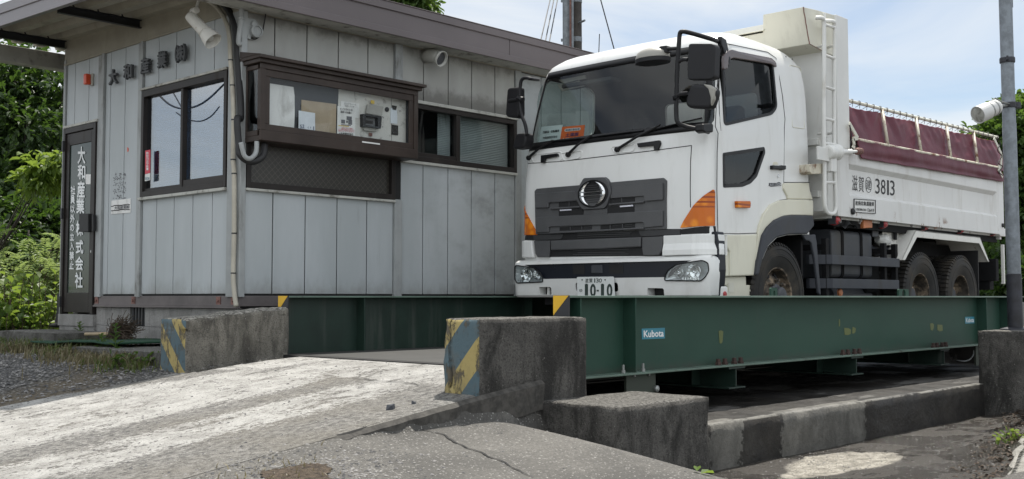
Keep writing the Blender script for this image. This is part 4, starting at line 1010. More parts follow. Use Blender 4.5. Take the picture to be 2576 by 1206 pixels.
def ring(z, k=0):
    hw = hwz(z); pts = []
    N = 40
    ys = [TY + hw * sin(-pi / 2 + pi * i / N) for i in range(N + 1)]
    for y in ys: pts.append(Vector((xf(y, z), y, z)))
    xr = xrear(z); x_side = pts[-1].x
    for i in range(1, 13): pts.append(Vector((x_side + (xr - RCB - x_side) * i / 12, TY + hw, z)))
    for i in range(1, 6): a = i * pi / 12; pts.append(Vector((xr - RCB + RCB * sin(a), TY + hw - RCB + RCB * cos(a), z)))
    for i in range(1, 8): pts.append(Vector((xr, TY + hw - RCB - (2 * hw - .24) * i / 8, z)))
    for i in range(0, 6): a = pi / 2 + i * pi / 12; pts.append(Vector((xr - RCB + RCB * sin(a), TY - hw + RCB + RCB * cos(a), z)))
    for i in range(0, 12): pts.append(Vector((xr - RCB - (xr - RCB - x_side) * i / 12, TY - hw, z)))
    return pts
zl = [.37, .5, .7, .9, 1.1, 1.25, 1.4, 1.52, 1.6, 1.75, 1.9, 2.05, 2.2, 2.33, 2.40, 2.46, 2.5, 2.54, 2.57, 2.595, 2.612, 2.62]
mb = MB(); mb.loft([ring(z) for z in zl])
me = bpy.data.meshes.new('cab'); me.from_pydata(mb.v, [], mb.f)
bm = bmesh.new(); bm.from_mesh(me); bmesh.ops.recalc_face_normals(bm, faces=bm.faces); bm.to_mesh(me); bm.free()
me.materials.append(MATS['cab_white']); me.materials.append(MATS['cab_inside'])
shell = bpy.data.objects.new('cab', me); COL.objects.link(shell)
sm = shell.modifiers.new('s', 'SOLIDIFY'); sm.thickness = .035; sm.offset = -1; sm.material_offset = 1
def cutter(poly, vec):
    b = MB(); b.prism(poly, vec); me2 = bpy.data.meshes.new('cut'); me2.from_pydata(b.v, [], b.f)
    bm = bmesh.new(); bm.from_mesh(me2); bmesh.ops.recalc_face_normals(bm, faces=bm.faces); bm.to_mesh(me2); bm.free()
    o = bpy.data.objects.new('cut', me2); COL.objects.link(o); md = shell.modifiers.new('b', 'BOOLEAN'); md.object = o; md.operation = 'DIFFERENCE'; md.solver = 'EXACT'; return o
def mir(p): return Vector((p.x, 2 * TY - p.y, p.z))
WSC = [Vector((8, 7.84, 2.375)), Vector((8, 7.915, 1.57)), Vector((8, 5.605, 1.57)), Vector((8, 5.68, 2.375))]
cuts = [cutter(rpoly(WSC, .10), (1.25, 0, 0))]
SWIN = [Z4(222, 500), Z4(232, 420), Z4(275, 372), Z4(560, 450), Z4(603, 492), Z4(632, 815), Z4(592, 868), Z4(242, 950), Z4(228, 925)]
swin = [onS(p) for p in SWIN]; sw2 = rpoly(swin, .05)
QWIN = [H3(127, 172), H3(413, 130), H3(419, 170), H3(362, 335), H3(318, 382), H3(262, 405), H3(130, 411)]
qwin = [onS(p) for p in QWIN]; qw2 = rpoly(qwin, .025)
for poly in (sw2, qw2):
    cuts.append(cutter([Vector((p.x, 5.3, p.z)) for p in poly], (0, .5, 0)))
cuts.append(cutter([Vector((p.x, 8.3, p.z)) for p in sw2], (0, -.6, 0)))
ARCH_IN = [H3(372, 1010), H3(384, 960), H3(400, 900), H3(440, 808), H3(500, 752), H3(570, 735), H3(710, 730)]
arch = [onS(p) for p in ARCH_IN]; xe = 10.6
cuts.append(cutter([Vector((arch[0].x, 5.2, 0))] + [Vector((p.x, 5.2, p.z)) for p in arch] + [Vector((xe, 5.2, arch[-1].z)), Vector((xe, 5.2, 0))], (0, 3.2, 0)))
bkw = rpoly([Vector((10.2, TY - .6, 1.7)), Vector((10.2, TY + .6, 1.7)), Vector((10.2, TY + .6, 2.2)), Vector((10.2, TY - .6, 2.2))], .06)
cuts.append(cutter(bkw, (.6, 0, 0)))
dg = bpy.context.evaluated_depsgraph_get(); me3 = bpy.data.meshes.new_from_object(shell.evaluated_get(dg))
for c in cuts: bpy.data.objects.remove(c)
bpy.data.objects.remove(shell)
me3.polygons.foreach_set('use_smooth', [True] * len(me3.polygons)); me3.set_sharp_from_angle(angle=radians(32))
cab = link_mesh('cab', me3, T)

# panels lying on the front of the cab: outline measured in the picture, wrapped on the surface
def fpanel(name, pts, off, th, mat, parent, bevel=.006, r=0, world=None, seg=2, smooth=True):
    q = world or [onF(p) for p in pts]
    if r: q = rpoly(q, r)
    bm = bmesh.new(); vs = [bm.verts.new((0, p.y, p.z)) for p in q]; bm.faces.new(vs)
    ya = min(p.y for p in q); yb = max(p.y for p in q); y = ya + .05
    while y < yb - .01:
        bmesh.ops.bisect_plane(bm, geom=bm.verts[:] + bm.edges[:] + bm.faces[:], plane_co=(0, y, 0), plane_no=(0, 1, 0)); y += .05
    for v in bm.verts: v.co.x = xf(v.co.y, v.co.z) - off
    ext = bmesh.ops.extrude_face_region(bm, geom=bm.faces[:])
    for g in ext['geom']:
        if isinstance(g, bmesh.types.BMVert): g.co.x += th
    bmesh.ops.recalc_face_normals(bm, faces=bm.faces)
    me = bpy.data.meshes.new(name); bm.to_mesh(me); bm.free(); me.materials.append(MATS[mat])
    o = link_mesh(name, me, parent)
    if bevel:
        b = o.modifiers.new('bevel', 'BEVEL'); b.width = bevel; b.segments = seg; b.limit_method = 'ANGLE'; b.angle_limit = radians(40)
    return o
# windscreen glass with black border
def wsg(name, inset, off, mat, hole=None):
    a, b, c, d = [p.copy() for p in WSC]
    mb = MB()
    def fn(u, v):
        l = a.lerp(b, v); r = d.lerp(c, v); p = l.lerp(r, u); return Vector((xf(p.y, p.z) - off, p.y, p.z))
    if hole is None: mb.grid(fn, 40, 14)
    else:
        us = [-.012, hole[0]] + [hole[0] + (1 - 2 * hole[0]) * i / 36 for i in range(1, 36)] + [1 - hole[0], 1.012]; vs_ = [-.03, hole[1]] + [hole[1] + (hole[2] - hole[1]) * j / 8 for j in range(1, 8)] + [hole[2], 1.035]
        vv = [fn(u, v) for v in vs_ for u in us]; nn = len(us)
        mb.add(vv, [(j * nn + i, j * nn + i + 1, (j + 1) * nn + i + 1, (j + 1) * nn + i) for j in range(len(vs_) - 1) for i in range(nn - 1) if j in (0, len(vs_) - 2) or i in (0, nn - 2)])
    return mb.build(name, mat, cab, smooth=True)
wind = wsg('windscreen', 0, -.004, 'cab_glass'); wfr = wsg('windscreen_border', 0, .004, 'frit_black', (.028, .055, .935))
wfr.modifiers.new('s', 'SOLIDIFY').thickness = .012
# side window glass, rubber frames, rain visor
def sglass(name, poly, mat, parent, y_off=.014, far=False):
    mb = MB(); mb.prism([Vector((p.x, side_y(p.z) + y_off, p.z)) if not far else Vector((p.x, 2 * TY - side_y(p.z) - y_off, p.z)) for p in poly], (0, .004 * (-1 if far else 1), 0)); return mb.build(name, mat, parent)
def sring(name, poly, w, mat, parent, y0=-.004, th=.02):
    c = sum(poly, Vector()) / len(poly); n_ = len(poly); mb = MB(); inner = []
    for i in range(n_):
        t = (poly[(i + 1) % n_] - poly[i - 1]); nn = Vector((-t.z, 0, t.x)).normalized()
        if (c - poly[i]).dot(nn) < 0: nn = -nn
        inner.append(poly[i] + nn * w)
    def yy(p, o): return Vector((p.x, side_y(p.z) + o, p.z))
    A = [yy(p, y0) for p in poly]; Bq = [yy(p, y0) for p in inner]; C2 = [yy(p, y0 + th) for p in inner]; D2 = [yy(p, y0 + th) for p in poly]
    mb.loft([A, Bq, C2, D2, A], caps=False); return mb.build(name, mat, parent)
door = None
mb = MB()    # door panel gaps as dark recessed beads
dr = [Z4(200, 400), Z4(182, 600), Z4(165, 955), Z4(186, 1005), H3(90, 165), H3(88, 420), H3(95, 722), H3(230, 726), H3(375, 721), H3(383, 670), H3(412, 590), H3(460, 525), H3(520, 496), H3(573, 489), H3(575, 472), H3(545, 420), H3(550, 0), Z4(690, 900), Z4(672, 730), Z4(650, 600), Z4(622, 440), Z4(560, 395), Z4(240, 328), Z4(215, 345)]
dp = [onS(p) for p in dr]; dp = [Vector((p.x, side_y(p.z) - .0005, p.z)) for p in dp]
mb.tube(dp + [dp[0]], .0042, 6); door = mb.build('door', 'frit_black', cab)
sring('window_frame', sw2, .028, 'frit_black', door); sglass('window', sw2, 'side_glass', door)
sring('window_frame', qw2, .036, 'frit_black', door); sglass('quarter_window', qw2, 'side_glass', door)
sglass('far_window', sw2, 'cab_glass', cab, far=True)
vis = [onS(p) for p in (Z4(216, 530), Z4(214, 440), Z4(232, 395), Z4(268, 378), Z4(580, 440), Z4(612, 474), Z4(618, 512), Z4(575, 487), Z4(292, 440), Z4(262, 452), Z4(246, 520))]
mb = MB(); mb.prism([Vector((p.x, side_y(p.z) - .022, p.z)) for p in rpoly(vis, .02)], (0, .03, 0)); mb.build('rain_visor', 'visor_smoke', door, bevel=.008)
# handle, keyhole, badge, side marker
def SB(name, pts, y0, th, mat, parent, r=.0, bevel=.004):
    q = [onS(p) for p in pts]; q = [Vector((p.x, side_y(p.z) + y0, p.z)) for p in q]
    if r: q = rpoly(q, r)
    mb = MB(); mb.prism(q, (0, th, 0)); return mb.build(name, mat, parent, bevel=bevel)
SB('handle', [H3(452, 258), H3(512, 262), H3(515, 258), H3(543, 260), H3(543, 287), H3(515, 292), H3(510, 287), H3(452, 286)], -.035, .04, 'frit_black', door, bevel=.008)
SB('handle_recess', [H3(468, 255), H3(475, 233), H3(500, 233), H3(512, 255)], -.002, .004, 'step_cream', door, r=.015)
SB('keyhole', [H3(502, 318), H3(512, 318), H3(515, 330), H3(510, 342), H3(502, 342), H3(499, 330)], -.006, .008, 'chrome', door, bevel=.002)
bd = SB('badge', [H3(445, 378), H3(495, 378), H3(512, 371), H3(528, 378), H3(528, 398), H3(500, 400), H3(460, 404), H3(443, 398)], -.004, .006, 'tank_grey', door, bevel=.002)
lettering('badge_lettering', [('AIR LOOP', [onS(H3(*p)) for p in ((447, 399), (526, 396), (526, 381), (447, 382))])], (0, -1, 0), 'chrome', bd, off=.006, bold=.02)
SB('side_marker', [H3(209, 503), H3(298, 503), H3(301, 520), H3(298, 550), H3(211, 548)], -.035, .04, 'amber_lens', cab, r=.008, bevel=.006)
# seams of the rear corner and the recessed sleeper panel
def seam(name, pts, r=.004, parent=cab, fn=onS):
    q = [fn(p) for p in pts]
    if fn is onS: q = [Vector((p.x, side_y(p.z) - .0005, p.z)) for p in q]
    mb = MB(); mb.tube(q, r, 6); return mb.build(name, 'frit_black', parent)
seam('panel_gap', [H3(550, 374), H3(723, 374)])
pq = rpoly([Vector((p.x, side_y(p.z), p.z)) for p in [onS(q) for q in (Z4(725, 490), Z4(808, 512), Z4(838, 972), Z4(745, 960))]], .03)
mb = MB(); mb.tube(pq + [pq[0]], .005, 6); mb.build('sleeper_panel', 'guard_cream', cab)
mb = MB()
for p in (Z4(697, 430), Z4(745, 447)): q = onS(p); mb.lathe((q.x, side_y(q.z), q.z), (0, -1, 0), [(.008, 0), (.006, .004)], 8)
mb.build('screw', 'frit_black', cab)

# ---------------------------------------------------------------- cab front
mb = MB()
for L_ in ([Z7(190, 195), Z7(420, 182), Z7(700, 150), Z7(1000, 115), Z7(1265, 80)], [Z7(1265, 80), Z7(1258, 200), Z7(1256, 350), Z7(1258, 480)]):
    q = [onF(p) for p in L_]; q = [Vector((xf(p.y, p.z) - .0005, p.y, p.z)) for p in spline(q, 8)]; mb.tube(q, .0042, 6)
mb.build('panel_gap', 'frit_black', cab)
# grille
gr = fpanel('grille', [H4(165, 262), H4(190, 232), H4(735, 186), H4(760, 150), H4(800, 100), H4(1055, 86), H4(1085, 110), H4(1112, 152), H4(1780, 95), H4(1818, 130), H4(1815, 732), H4(1000, 770), H4(180, 803)], .018, .03, 'grille_grey', cab)
for pts in ([(470, 400), (728, 388), (745, 452), (470, 462)], [(1125, 355), (1420, 338), (1420, 395), (1110, 415)], [(470, 495), (765, 472), (790, 560), (470, 585)], [(1090, 455), (1415, 430), (1418, 520), (1088, 545)], [(480, 715), (885, 692), (885, 740), (480, 760)], [(995, 690), (1428, 660), (1428, 718), (995, 742)]):
    fpanel('opening', [H4(*p) for p in pts], .0195, .01, 'grille_black', gr, bevel=0)
for pts in ([(185, 292), (690, 258), (700, 385), (365, 408), (352, 420), (348, 470), (185, 475)], [(1148, 216), (1785, 163), (1785, 368), (1558, 386), (1550, 325), (1530, 322), (1130, 352), (1150, 270)],
            [(190, 592), (1000, 548), (1785, 503), (1785, 703), (1553, 722), (1548, 665), (1530, 655), (1000, 688), (375, 710), (355, 722), (352, 778), (190, 786)]):
    fpanel('bar', [H4(*p) for p in pts], .036, .022, 'grille_grey', gr, bevel=.008)
for pts in ([(365, 472), (745, 448), (748, 470), (365, 492)], [(1110, 420), (1550, 385), (1550, 408), (1108, 444)], [(365, 776), (1000, 745), (1548, 715), (1548, 738), (1000, 768), (365, 798)]):
    fpanel('slat', [H4(*p) for p in pts], .040, .02, 'grille_grey', gr, bevel=.006)
for x, y0, y1 in ((607, 395, 458), (1268, 345, 405), (622, 708, 752), (765, 700, 745), (1122, 684, 735), (1275, 672, 725)):
    fpanel('rib', [H4(x - 3, y0), H4(x + 3, y0), H4(x + 3, y1), H4(x - 3, y1)], .03, .012, 'grille_grey', gr, bevel=0)
for pts in ([(790, 710), (885, 704), (885, 712), (790, 718)], [(790, 730), (885, 724), (885, 730), (790, 736)], [(1150, 690), (1260, 682), (1260, 690), (1150, 698)], [(1300, 680), (1395, 674), (1395, 682), (1300, 688)], [(1300, 705), (1395, 699), (1395, 706), (1300, 712)]):
    fpanel('fin', [H4(*p) for p in pts], .024, .008, 'fin_grey', gr, bevel=0)
plain('led_white', (.72, .72, .8), .3)
for pts in ([(487, 495), (632, 486), (632, 503), (487, 512)], [(1242, 445), (1405, 433), (1408, 452), (1242, 465)]):
    fpanel('light_strip', [H4(*p) for p in pts], .027, .01, 'led_white', gr, bevel=.003)
# badge boss and emblem: broken chrome ring with a split cross bar
boss = fpanel('badge_boss', [H4(800, 100), H4(1060, 88), H4(1105, 140), H4(1152, 270), H4(1090, 440), H4(1060, 478), H4(800, 495), H4(765, 470), H4(690, 340), H4(722, 240)], .045, .04, 'grille_grey', gr, bevel=.012, r=.02)
fpanel('boss_foot', [H4(790, 500), H4(1085, 482), H4(1085, 545), H4(790, 562)], .030, .02, 'grille_grey', gr, bevel=.004)
ec = onF(H4(922, 296)); R = (onF(H4(922, 125)) - onF(H4(922, 470))).length / 2 * .98; ex = xf(ec.y, ec.z) - .05
def oval(mb): mb.v = [(x, ec.y + (y - ec.y) * 1.38, z) for x, y, z in mb.v]
mb = MB(); mb.lathe((ex + .01, ec.y, ec.z), (-1, 0, 0), [(R * 1.02, 0), (R * 1.02, .012), (R * .93, .014), (R * .92, .004)], 40); oval(mb); bz = mb.build('badge_rim', 'frit_black', boss)
mb = MB()
for i in range(9):
    z = ec.z - R * .62 + R * 1.24 * i / 8; w = sqrt(max(0, (R * .70) ** 2 - (z - ec.z) ** 2))
    if w > .01: mb.box(ex - .004, ex + .002, ec.y - w, ec.y + w, z - .004, z + .004)
oval(mb); mb.build('badge_fin', 'fin_grey', boss)
mb = MB()
def crescent(a0, a1, gr0):
    N = 26; rings = []
    for i in range(N + 1):
        a = a0 + (a1 - a0) * i / N; w = .006 + .030 * max(0, sin(pi * i / N)) ** 1.3; ro = R * .90; ri = ro - w * 1.3; h = .012 + .010 * sin(pi * i / N)
        def pt(rr, hh): return Vector((ex - hh, ec.y + rr * cos(a), ec.z + rr * sin(a)))
        rings.append([pt(ro, 0), pt(ro - .003, h * .7), pt((ro + ri) / 2, h), pt(ri + .003, h * .7), pt(ri, 0)])
    mb.loft(rings)
# in the picture the left is +Y
for a0, a1 in ((radians(-80), radians(80)), (radians(100), radians(260))): crescent(a0, a1, 0)
for sg in (1, -1):
    N = 16; rings = []
    for i in range(N + 1):
        y = ec.y - R * .80 + R * 1.60 * i / N; e = abs(i / N - .5) * 2; zc = ec.z + sg * (R * .12 + R * .05 * e ** 2); h = R * (.075 + .05 * e ** 2)
        rings.append([Vector((ex, y, zc - h)), Vector((ex - .022, y, zc - h * .5)), Vector((ex - .025, y, zc + h * .3)), Vector((ex, y, zc + h))])
    mb.loft(rings)
oval(mb); mb.build('emblem', 'chrome', boss, smooth=False)
# lower grille: open radiator zone, bar and side boxes
bk = fpanel('radiator_opening', [H4(40, 808), H4(180, 803), H4(1000, 772), H4(1815, 735), H4(1990, 735), H4(1990, 820), H4(1790, 828), H4(1760, 1075), H4(1000, 1078), H4(190, 1090), H4(160, 880), H4(30, 875)], .004, .02, 'grille_black', cab, bevel=0)
for pts in ([(140, 812), (440, 800), (520, 800), (505, 850), (480, 868), (150, 878)], [(1465, 755), (1800, 745), (1985, 745), (1985, 805), (1640, 825), (1500, 830), (1475, 790)]): fpanel('side_cover', [H4(*p) for p in pts], .012, .01, 'fin_grey', bk, bevel=.003)
for y0, y1, x0, x1, sl in ((790, 800, 700, 1380, -.03), (812, 822, 700, 1360, -.03), (838, 846, 700, 1360, -.03), (1030, 1040, 700, 1300, -.012), (1052, 1064, 640, 1340, -.012), (1006, 1014, 640, 1340, -.03)):
    fpanel('fin', [H4(x0, y0), H4(x1, y0 + (x1 - x0) * sl), H4(x1, y1 + (x1 - x0) * sl), H4(x0, y1)], .012, .01, 'fin_grey', bk, bevel=0)
lb = fpanel('lower_bar', [H4(375, 882), H4(1510, 838), H4(1508, 962), H4(1000, 988), H4(380, 1005)], .035, .035, 'grille_grey', cab, bevel=.012)
fpanel('lower_box', [H4(165, 882), H4(362, 882), H4(362, 1015), H4(350, 1092), H4(210, 1088), H4(185, 1050)], .03, .03, 'grille_grey', cab, bevel=.01)
fpanel('lower_box', [H4(1525, 842), H4(1788, 830), H4(1772, 1000), H4(1735, 1062), H4(1540, 1065), H4(1525, 985)], .03, .03, 'grille_grey', cab, bevel=.01)
# white corner pieces above the bumper, turn lamps
fpanel('corner_panel', [Z7(160, 696), Z7(250, 696), Z7(262, 806), Z7(147, 806), Z7(147, 790), Z7(158, 765)], .05, .06, 'cab_white', cab, bevel=.012)
def corner(name, zt, zb, ya, yb, off, mat, th=.045, fl=0, bevel=.008):
    """strip wrapping the near front corner between y=ya (front) and round to x=yb on the side"""
    pts = []
    z = (zt + zb) / 2; r = rcz(z); hw = hwz(z); yc = TY - hw + r; xc = x0z(z) + .055 + r * 1.15
    n1 = 6
    for i in range(n1 + 1): y = ya + (yc - ya) * i / n1; pts.append(Vector((xf(y, z) - off, y, 0)))
    for i in range(1, 11): a = i * pi / 20; pts.append(Vector((xc - (r * 1.15 + off) * cos(a), yc - (r + off) * sin(a), 0)))
    for i in range(1, 4): pts.append(Vector((xc + (yb - xc) * i / 3, yc - r - off, 0)))
    nn = len(pts); mb = MB(); rings = []
    for i, p in enumerate(pts):
        t = (pts[min(i + 1, nn - 1)] - pts[max(i - 1, 0)]).normalized(); nrm = Vector((-t.y, t.x, 0))
        if nrm.x > 0 and abs(nrm.x) > .5: nrm = -nrm
        if nrm.y > 0 and abs(nrm.y) > .5: nrm = -nrm
        q = p + nrm * fl; zm = zb + (zt - zb) * .38
        rings.append([q + Vector((0, 0, zb)), q + Vector((0, 0, zm - .02)), p + Vector((0, 0, zm + .04)), p + Vector((0, 0, zt)), p - nrm * th + Vector((0, 0, zt)), p - nrm * th + Vector((0, 0, zb))])
    mb.loft(rings); return mb.build(name, mat, cab, bevel=bevel)
zc_t = onF(Z7(1300, 655)).z; zc_b = onF(Z7(1300, 788)).z; yl = onF(Z7(1092, 730)).y
corner('corner_panel', zc_t, zc_b, yl, 8.69, .028, 'cab_white', fl=.022)
fpanel('turn_lamp', [Z7(1195, 613), Z7(1215, 570), Z7(1280, 470), Z7(1345, 408), Z7(1412, 364), Z7(1419, 385), Z7(1416, 600)], .014, .06, 'amber_lens', cab, bevel=.008, r=.008)
fpanel('turn_lamp', None, .014, .06, 'amber_lens', cab, bevel=.008, world=[mir(onF(p)) for p in (Z7(1195, 613), Z7(1215, 570), Z7(1280, 470), Z7(1345, 408), Z7(1412, 364), Z7(1419, 385), Z7(1416, 600))])
fpanel('lamp_foot', [Z7(1195, 622), Z7(1420, 600), Z7(1425, 650), Z7(1198, 655)], .006, .03, 'frit_black', cab, bevel=.004)
# ---------------------------------------------------------------- bumper
def bxf(y): 
    dy = abs(y - TY); hw = 1.228; r = .10; b = 8.482 + .05 * (min(dy, hw) / hw) ** 2
    if dy > hw - r: e = min(dy, hw) - (hw - r); b += r - sqrt(max(0, r * r - e * e))
    return b
def bring(off, z):
    pts = []; hw = 1.228; N = 46
    for i in range(N + 1): y = TY + (hw - .0) * sin(-pi / 2 + pi * i / N); pts.append(Vector((bxf(y) + off, y + (0 if abs(y - TY) < hw - .02 else (-off if y > TY else off)), z)))
    return pts
def bump_sec(zo): 
    out = [bring(o, z) for z, o in zo]
    return out
zt = onX(Z7(800, 802), 8.5).z; 
sec = [(.0, .035), (.02, .015), (.14, .006), (.185, .0), (.335, .0), (.36, .008), (zt - .01, .03), (zt, .05)]
mb = MB()
rings = []
for z, o in sec:
    fr_ = bring(o, z); x_end = 8.692
    a = fr_[0]; b = fr_[-1]
    out = [Vector((x_end, a.y, z))] + fr_ + [Vector((x_end, b.y, z))]
    inn = [Vector((x_end, b.y - .04, z)), Vector((8.675, b.y - .07, z)), Vector((8.64, TY + .9, z)), Vector((8.60, TY, z)), Vector((8.64, TY - .9, z)), Vector((8.675, a.y + .07, z)), Vector((x_end, a.y + .04, z))]
    rings.append(out + inn)
mb.loft(rings)
me = bpy.data.meshes.new('bumper'); me.from_pydata(mb.v, [], mb.f); bm = bmesh.new(); bm.from_mesh(me); bmesh.ops.recalc_face_normals(bm, faces=bm.faces); bm.to_mesh(me); bm.free(); me.materials.append(MATS['cab_white'])
bo = bpy.data.objects.new('bumper', me); COL.objects.link(bo)
def onB(p):
    d = ray(*p); t = 8.3 / d.x
    for i in range(600):
        q = d * t
        if abs(q.y - TY) < 1.237 and q.x >= bxf(q.y): return q
        t += .002 / d.x
    return onX(p, 8.55)
def bcut(poly, depth=.16, x0=8.3):
    b = MB(); b.prism([Vector((x0, p.y, p.z)) for p in poly], (8.5 + depth - x0, 0, 0)); me2 = bpy.data.meshes.new('cut'); me2.from_pydata(b.v, [], b.f)
    bm = bmesh.new(); bm.from_mesh(me2); bmesh.ops.recalc_face_normals(bm, faces=bm.faces); bm.to_mesh(me2); bm.free()
    o = bpy.data.objects.new('cut', me2); COL.objects.link(o); md = bo.modifiers.new('b', 'BOOLEAN'); md.object = o; md.operation = 'DIFFERENCE'; md.solver = 'EXACT'; return o
band = [onB(p) for p in (Z7(222, 846), Z7(600, 842), Z7(1080, 836), Z7(1180, 820), Z7(1110, 905), Z7(1085, 917), Z7(600, 914), Z7(280, 916))]
band = [Vector((0, 7.80, .335)), Vector((0, 5.72, .335)), Vector((0, 5.84, .30)), Vector((0, 5.98, .185)), Vector((0, 7.54, .185)), Vector((0, 7.68, .30))]
hlR = [onB(p) for p in (Z7(1090, 952), Z7(1096, 915), Z7(1112, 888), Z7(1170, 848), Z7(1335, 822), Z7(1372, 838), Z7(1378, 890), Z7(1355, 930), Z7(1325, 955))]
hlL = [mir(p) for p in hlR]
slR = rpoly([onB(p) for p in (Z7(973, 1000), Z7(1080, 1003), Z7(1082, 1058), Z7(976, 1056))], .02); slL = rpoly([onB(p) for p in (Z7(274, 994), Z7(352, 994), Z7(354, 1044), Z7(276, 1044))], .02)
phole = rpoly([onB(p) for p in (Z7(510, 966), Z7(784, 966), Z7(786, 1024), Z7(512, 1022))], .025)
bc_ = [bcut(band, .07), bcut(rpoly(hlR, .02), .12), bcut(rpoly(hlL, .02), .12), bcut(slR, .3), bcut(slL, .3), bcut(phole, .3)]
dg = bpy.context.evaluated_depsgraph_get(); me3 = bpy.data.meshes.new_from_object(bo.evaluated_get(dg))
for c in bc_: bpy.data.objects.remove(c)
bpy.data.objects.remove(bo)
me3.polygons.foreach_set('use_smooth', [True] * len(me3.polygons)); me3.set_sharp_from_angle(angle=radians(28))
bump = link_mesh('bumper', me3, T)
mb = MB(); mb.box(8.62, 8.70, 5.75, 7.78, .02, .30); mb.build('bumper_inside', 'grille_black', bump)
def bpanel(name, q, off, th, mat, parent, bevel=.004):
    bm = bmesh.new(); vs = [bm.verts.new((0, p.y, p.z)) for p in q]; bm.faces.new(vs); ya = min(p.y for p in q); yb = max(p.y for p in q); y = ya + .05
    while y < yb - .01: bmesh.ops.bisect_plane(bm, geom=bm.verts[:] + bm.edges[:] + bm.faces[:], plane_co=(0, y, 0), plane_no=(0, 1, 0)); y += .05
    for v in bm.verts: v.co.x = bxf(v.co.y) - off
    ext = bmesh.ops.extrude_face_region(bm, geom=bm.faces[:])
    for g in ext['geom']:
        if isinstance(g, bmesh.types.BMVert): g.co.x += th
    bmesh.ops.recalc_face_normals(bm, faces=bm.faces); me = bpy.data.meshes.new(name); bm.to_mesh(me); bm.free(); me.materials.append(MATS[mat]); o = link_mesh(name, me, parent)
    if bevel: b = o.modifiers.new('bevel', 'BEVEL'); b.width = bevel; b.segments = 2; b.limit_method = 'ANGLE'; b.angle_limit = radians(40)
    return o
bs = bpanel('bumper_band', [v.copy() for v in band], -.026, .02, 'band_navy', bump, 0)
bpanel('camera_window', [onB(p) for p in (Z7(485, 852), Z7(562, 850), Z7(562, 910), Z7(490, 910))], -.024, .01, 'grille_black', bs, 0)
bpanel('camera_window', [onB(p) for p in (Z7(722, 848), Z7(812, 846), Z7(815, 908), Z7(722, 908))], -.024, .01, 'grille_black', bs, 0)
bpanel('tow_cover', [onB(p) for p in (Z7(608, 858), Z7(620, 852), Z7(680, 852), Z7(682, 905), Z7(610, 905))], -.014, .02, 'tank_grey', bs, .006)
mb = MB(); q = onB(Z7(302, 1018)); mb.lathe((8.60, q.y, q.z - .05), (0, 0, 1), [(.02, 0), (.02, .09)], 12); mb.build('tow_pin', 'ladder_white', bump)
for poly, sx in ((hlR, 1), (hlL, -1)):
    pr_ = rpoly(poly, .02); c0 = sum(poly, Vector()) / len(poly)
    mb = MB()     # faceted bowl
    outer = [Vector((bxf(p.y) + .012, p.y, p.z)) for p in pr_]; mid = [Vector((bxf(p.y) + .05, c0.y + (p.y - c0.y) * .85, c0.z + (p.z - c0.z) * .85)) for p in pr_]; inn = [Vector((bxf(c0.y) + .10, c0.y + (p.y - c0.y) * .3, c0.z + (p.z - c0.z) * .3)) for p in pr_]
    mb.loft([outer, mid, inn], caps=False); k = len(mb.v); mb.f.append(list(range(2 * len(pr_), 3 * len(pr_)))); mb.mi.append(0)
    hl = mb.build('headlight', 'reflector', bump, smooth=False)
    mb = MB()
    for yy_, rr in ((c0.y - .03 * sx, .075), (c0.y + .13 * sx, .05)):
        cx = bxf(yy_) + .05; mb.lathe((cx, yy_, c0.z - .005), (-1, 0, 0), [(rr * .3, -.03), (rr * .75, -.012), (rr, .015), (rr * 1.04, .013), (rr * .8, -.03)], 20, caps=False); mb.ell((cx - .0, yy_, c0.z - .005), (.02, .018, .018), 10, 6)
    for i in range(7): mb.box(bxf(c0.y) + .04, bxf(c0.y) + .05, c0.y - .085 * sx - .002 + i * .028, c0.y - .085 * sx + .006 + i * .028, c0.z - .10, c0.z - .055)
    mb.build('reflector_bowl', 'chrome', hl)
    bpanel('lens', [p.copy() for p in pr_], -.002, .003, 'lamp_glass', hl, 0)
    mb = MB(); oo = [Vector((bxf(p.y) - .003, p.y, p.z)) for p in pr_]; mb.tube(oo + [oo[0]], .006, 6); mb.build('lens_seal', 'frit_black', hl)
# number plate
plain('plate_white', (.62, .64, .63), .35, var=.03); plain('plate_green', (.02, .035, .03), .5)
pq = [onX(p, 8.452) for p in (Z7(528, 1071), Z7(768, 1071), Z7(761, 927), Z7(521, 930))]
mb = MB(); mb.prism(rpoly(pq, .015), (.006, 0, 0)); npl = mb.build('number_plate', 'plate_white', bump, bevel=.002)
PQ = lambda x, y: onX(G4(x, y), 8.451)
lettering('lettering', [('滋', rect(PQ, 820, 306, 860, 356)), ('賀', rect(PQ, 868, 305, 908, 356)), ('1', rect(PQ, 930, 306, 940, 354)), ('3', rect(PQ, 952, 306, 982, 354)), ('0', rect(PQ, 988, 306, 1020, 354)), ('ゆ', rect(PQ, 750, 432, 786, 472))], (-1, 0, 0), 'plate_green', npl, off=.001, bold=.01)
lettering('number', [('1', rect(PQ, 824, 376, 846, 524)), ('0', rect(PQ, 884, 376, 944, 524)), ('1', rect(PQ, 1018, 376, 1040, 524)), ('0', rect(PQ, 1084, 376, 1144, 524)), ('■', rect(PQ, 960, 444, 984, 462))], (-1, 0, 0), 'plate_green', npl, off=.001, bold=.035)
mb = MB()
for x, y in ((783, 322), (1060, 322), (798, 524), (1076, 527)): mb.lathe(PQ(x, y), (-1, 0, 0), [(.008, 0), (.006, .004)], 8)
mb.build('plate_bolt', 'plate_green', npl)
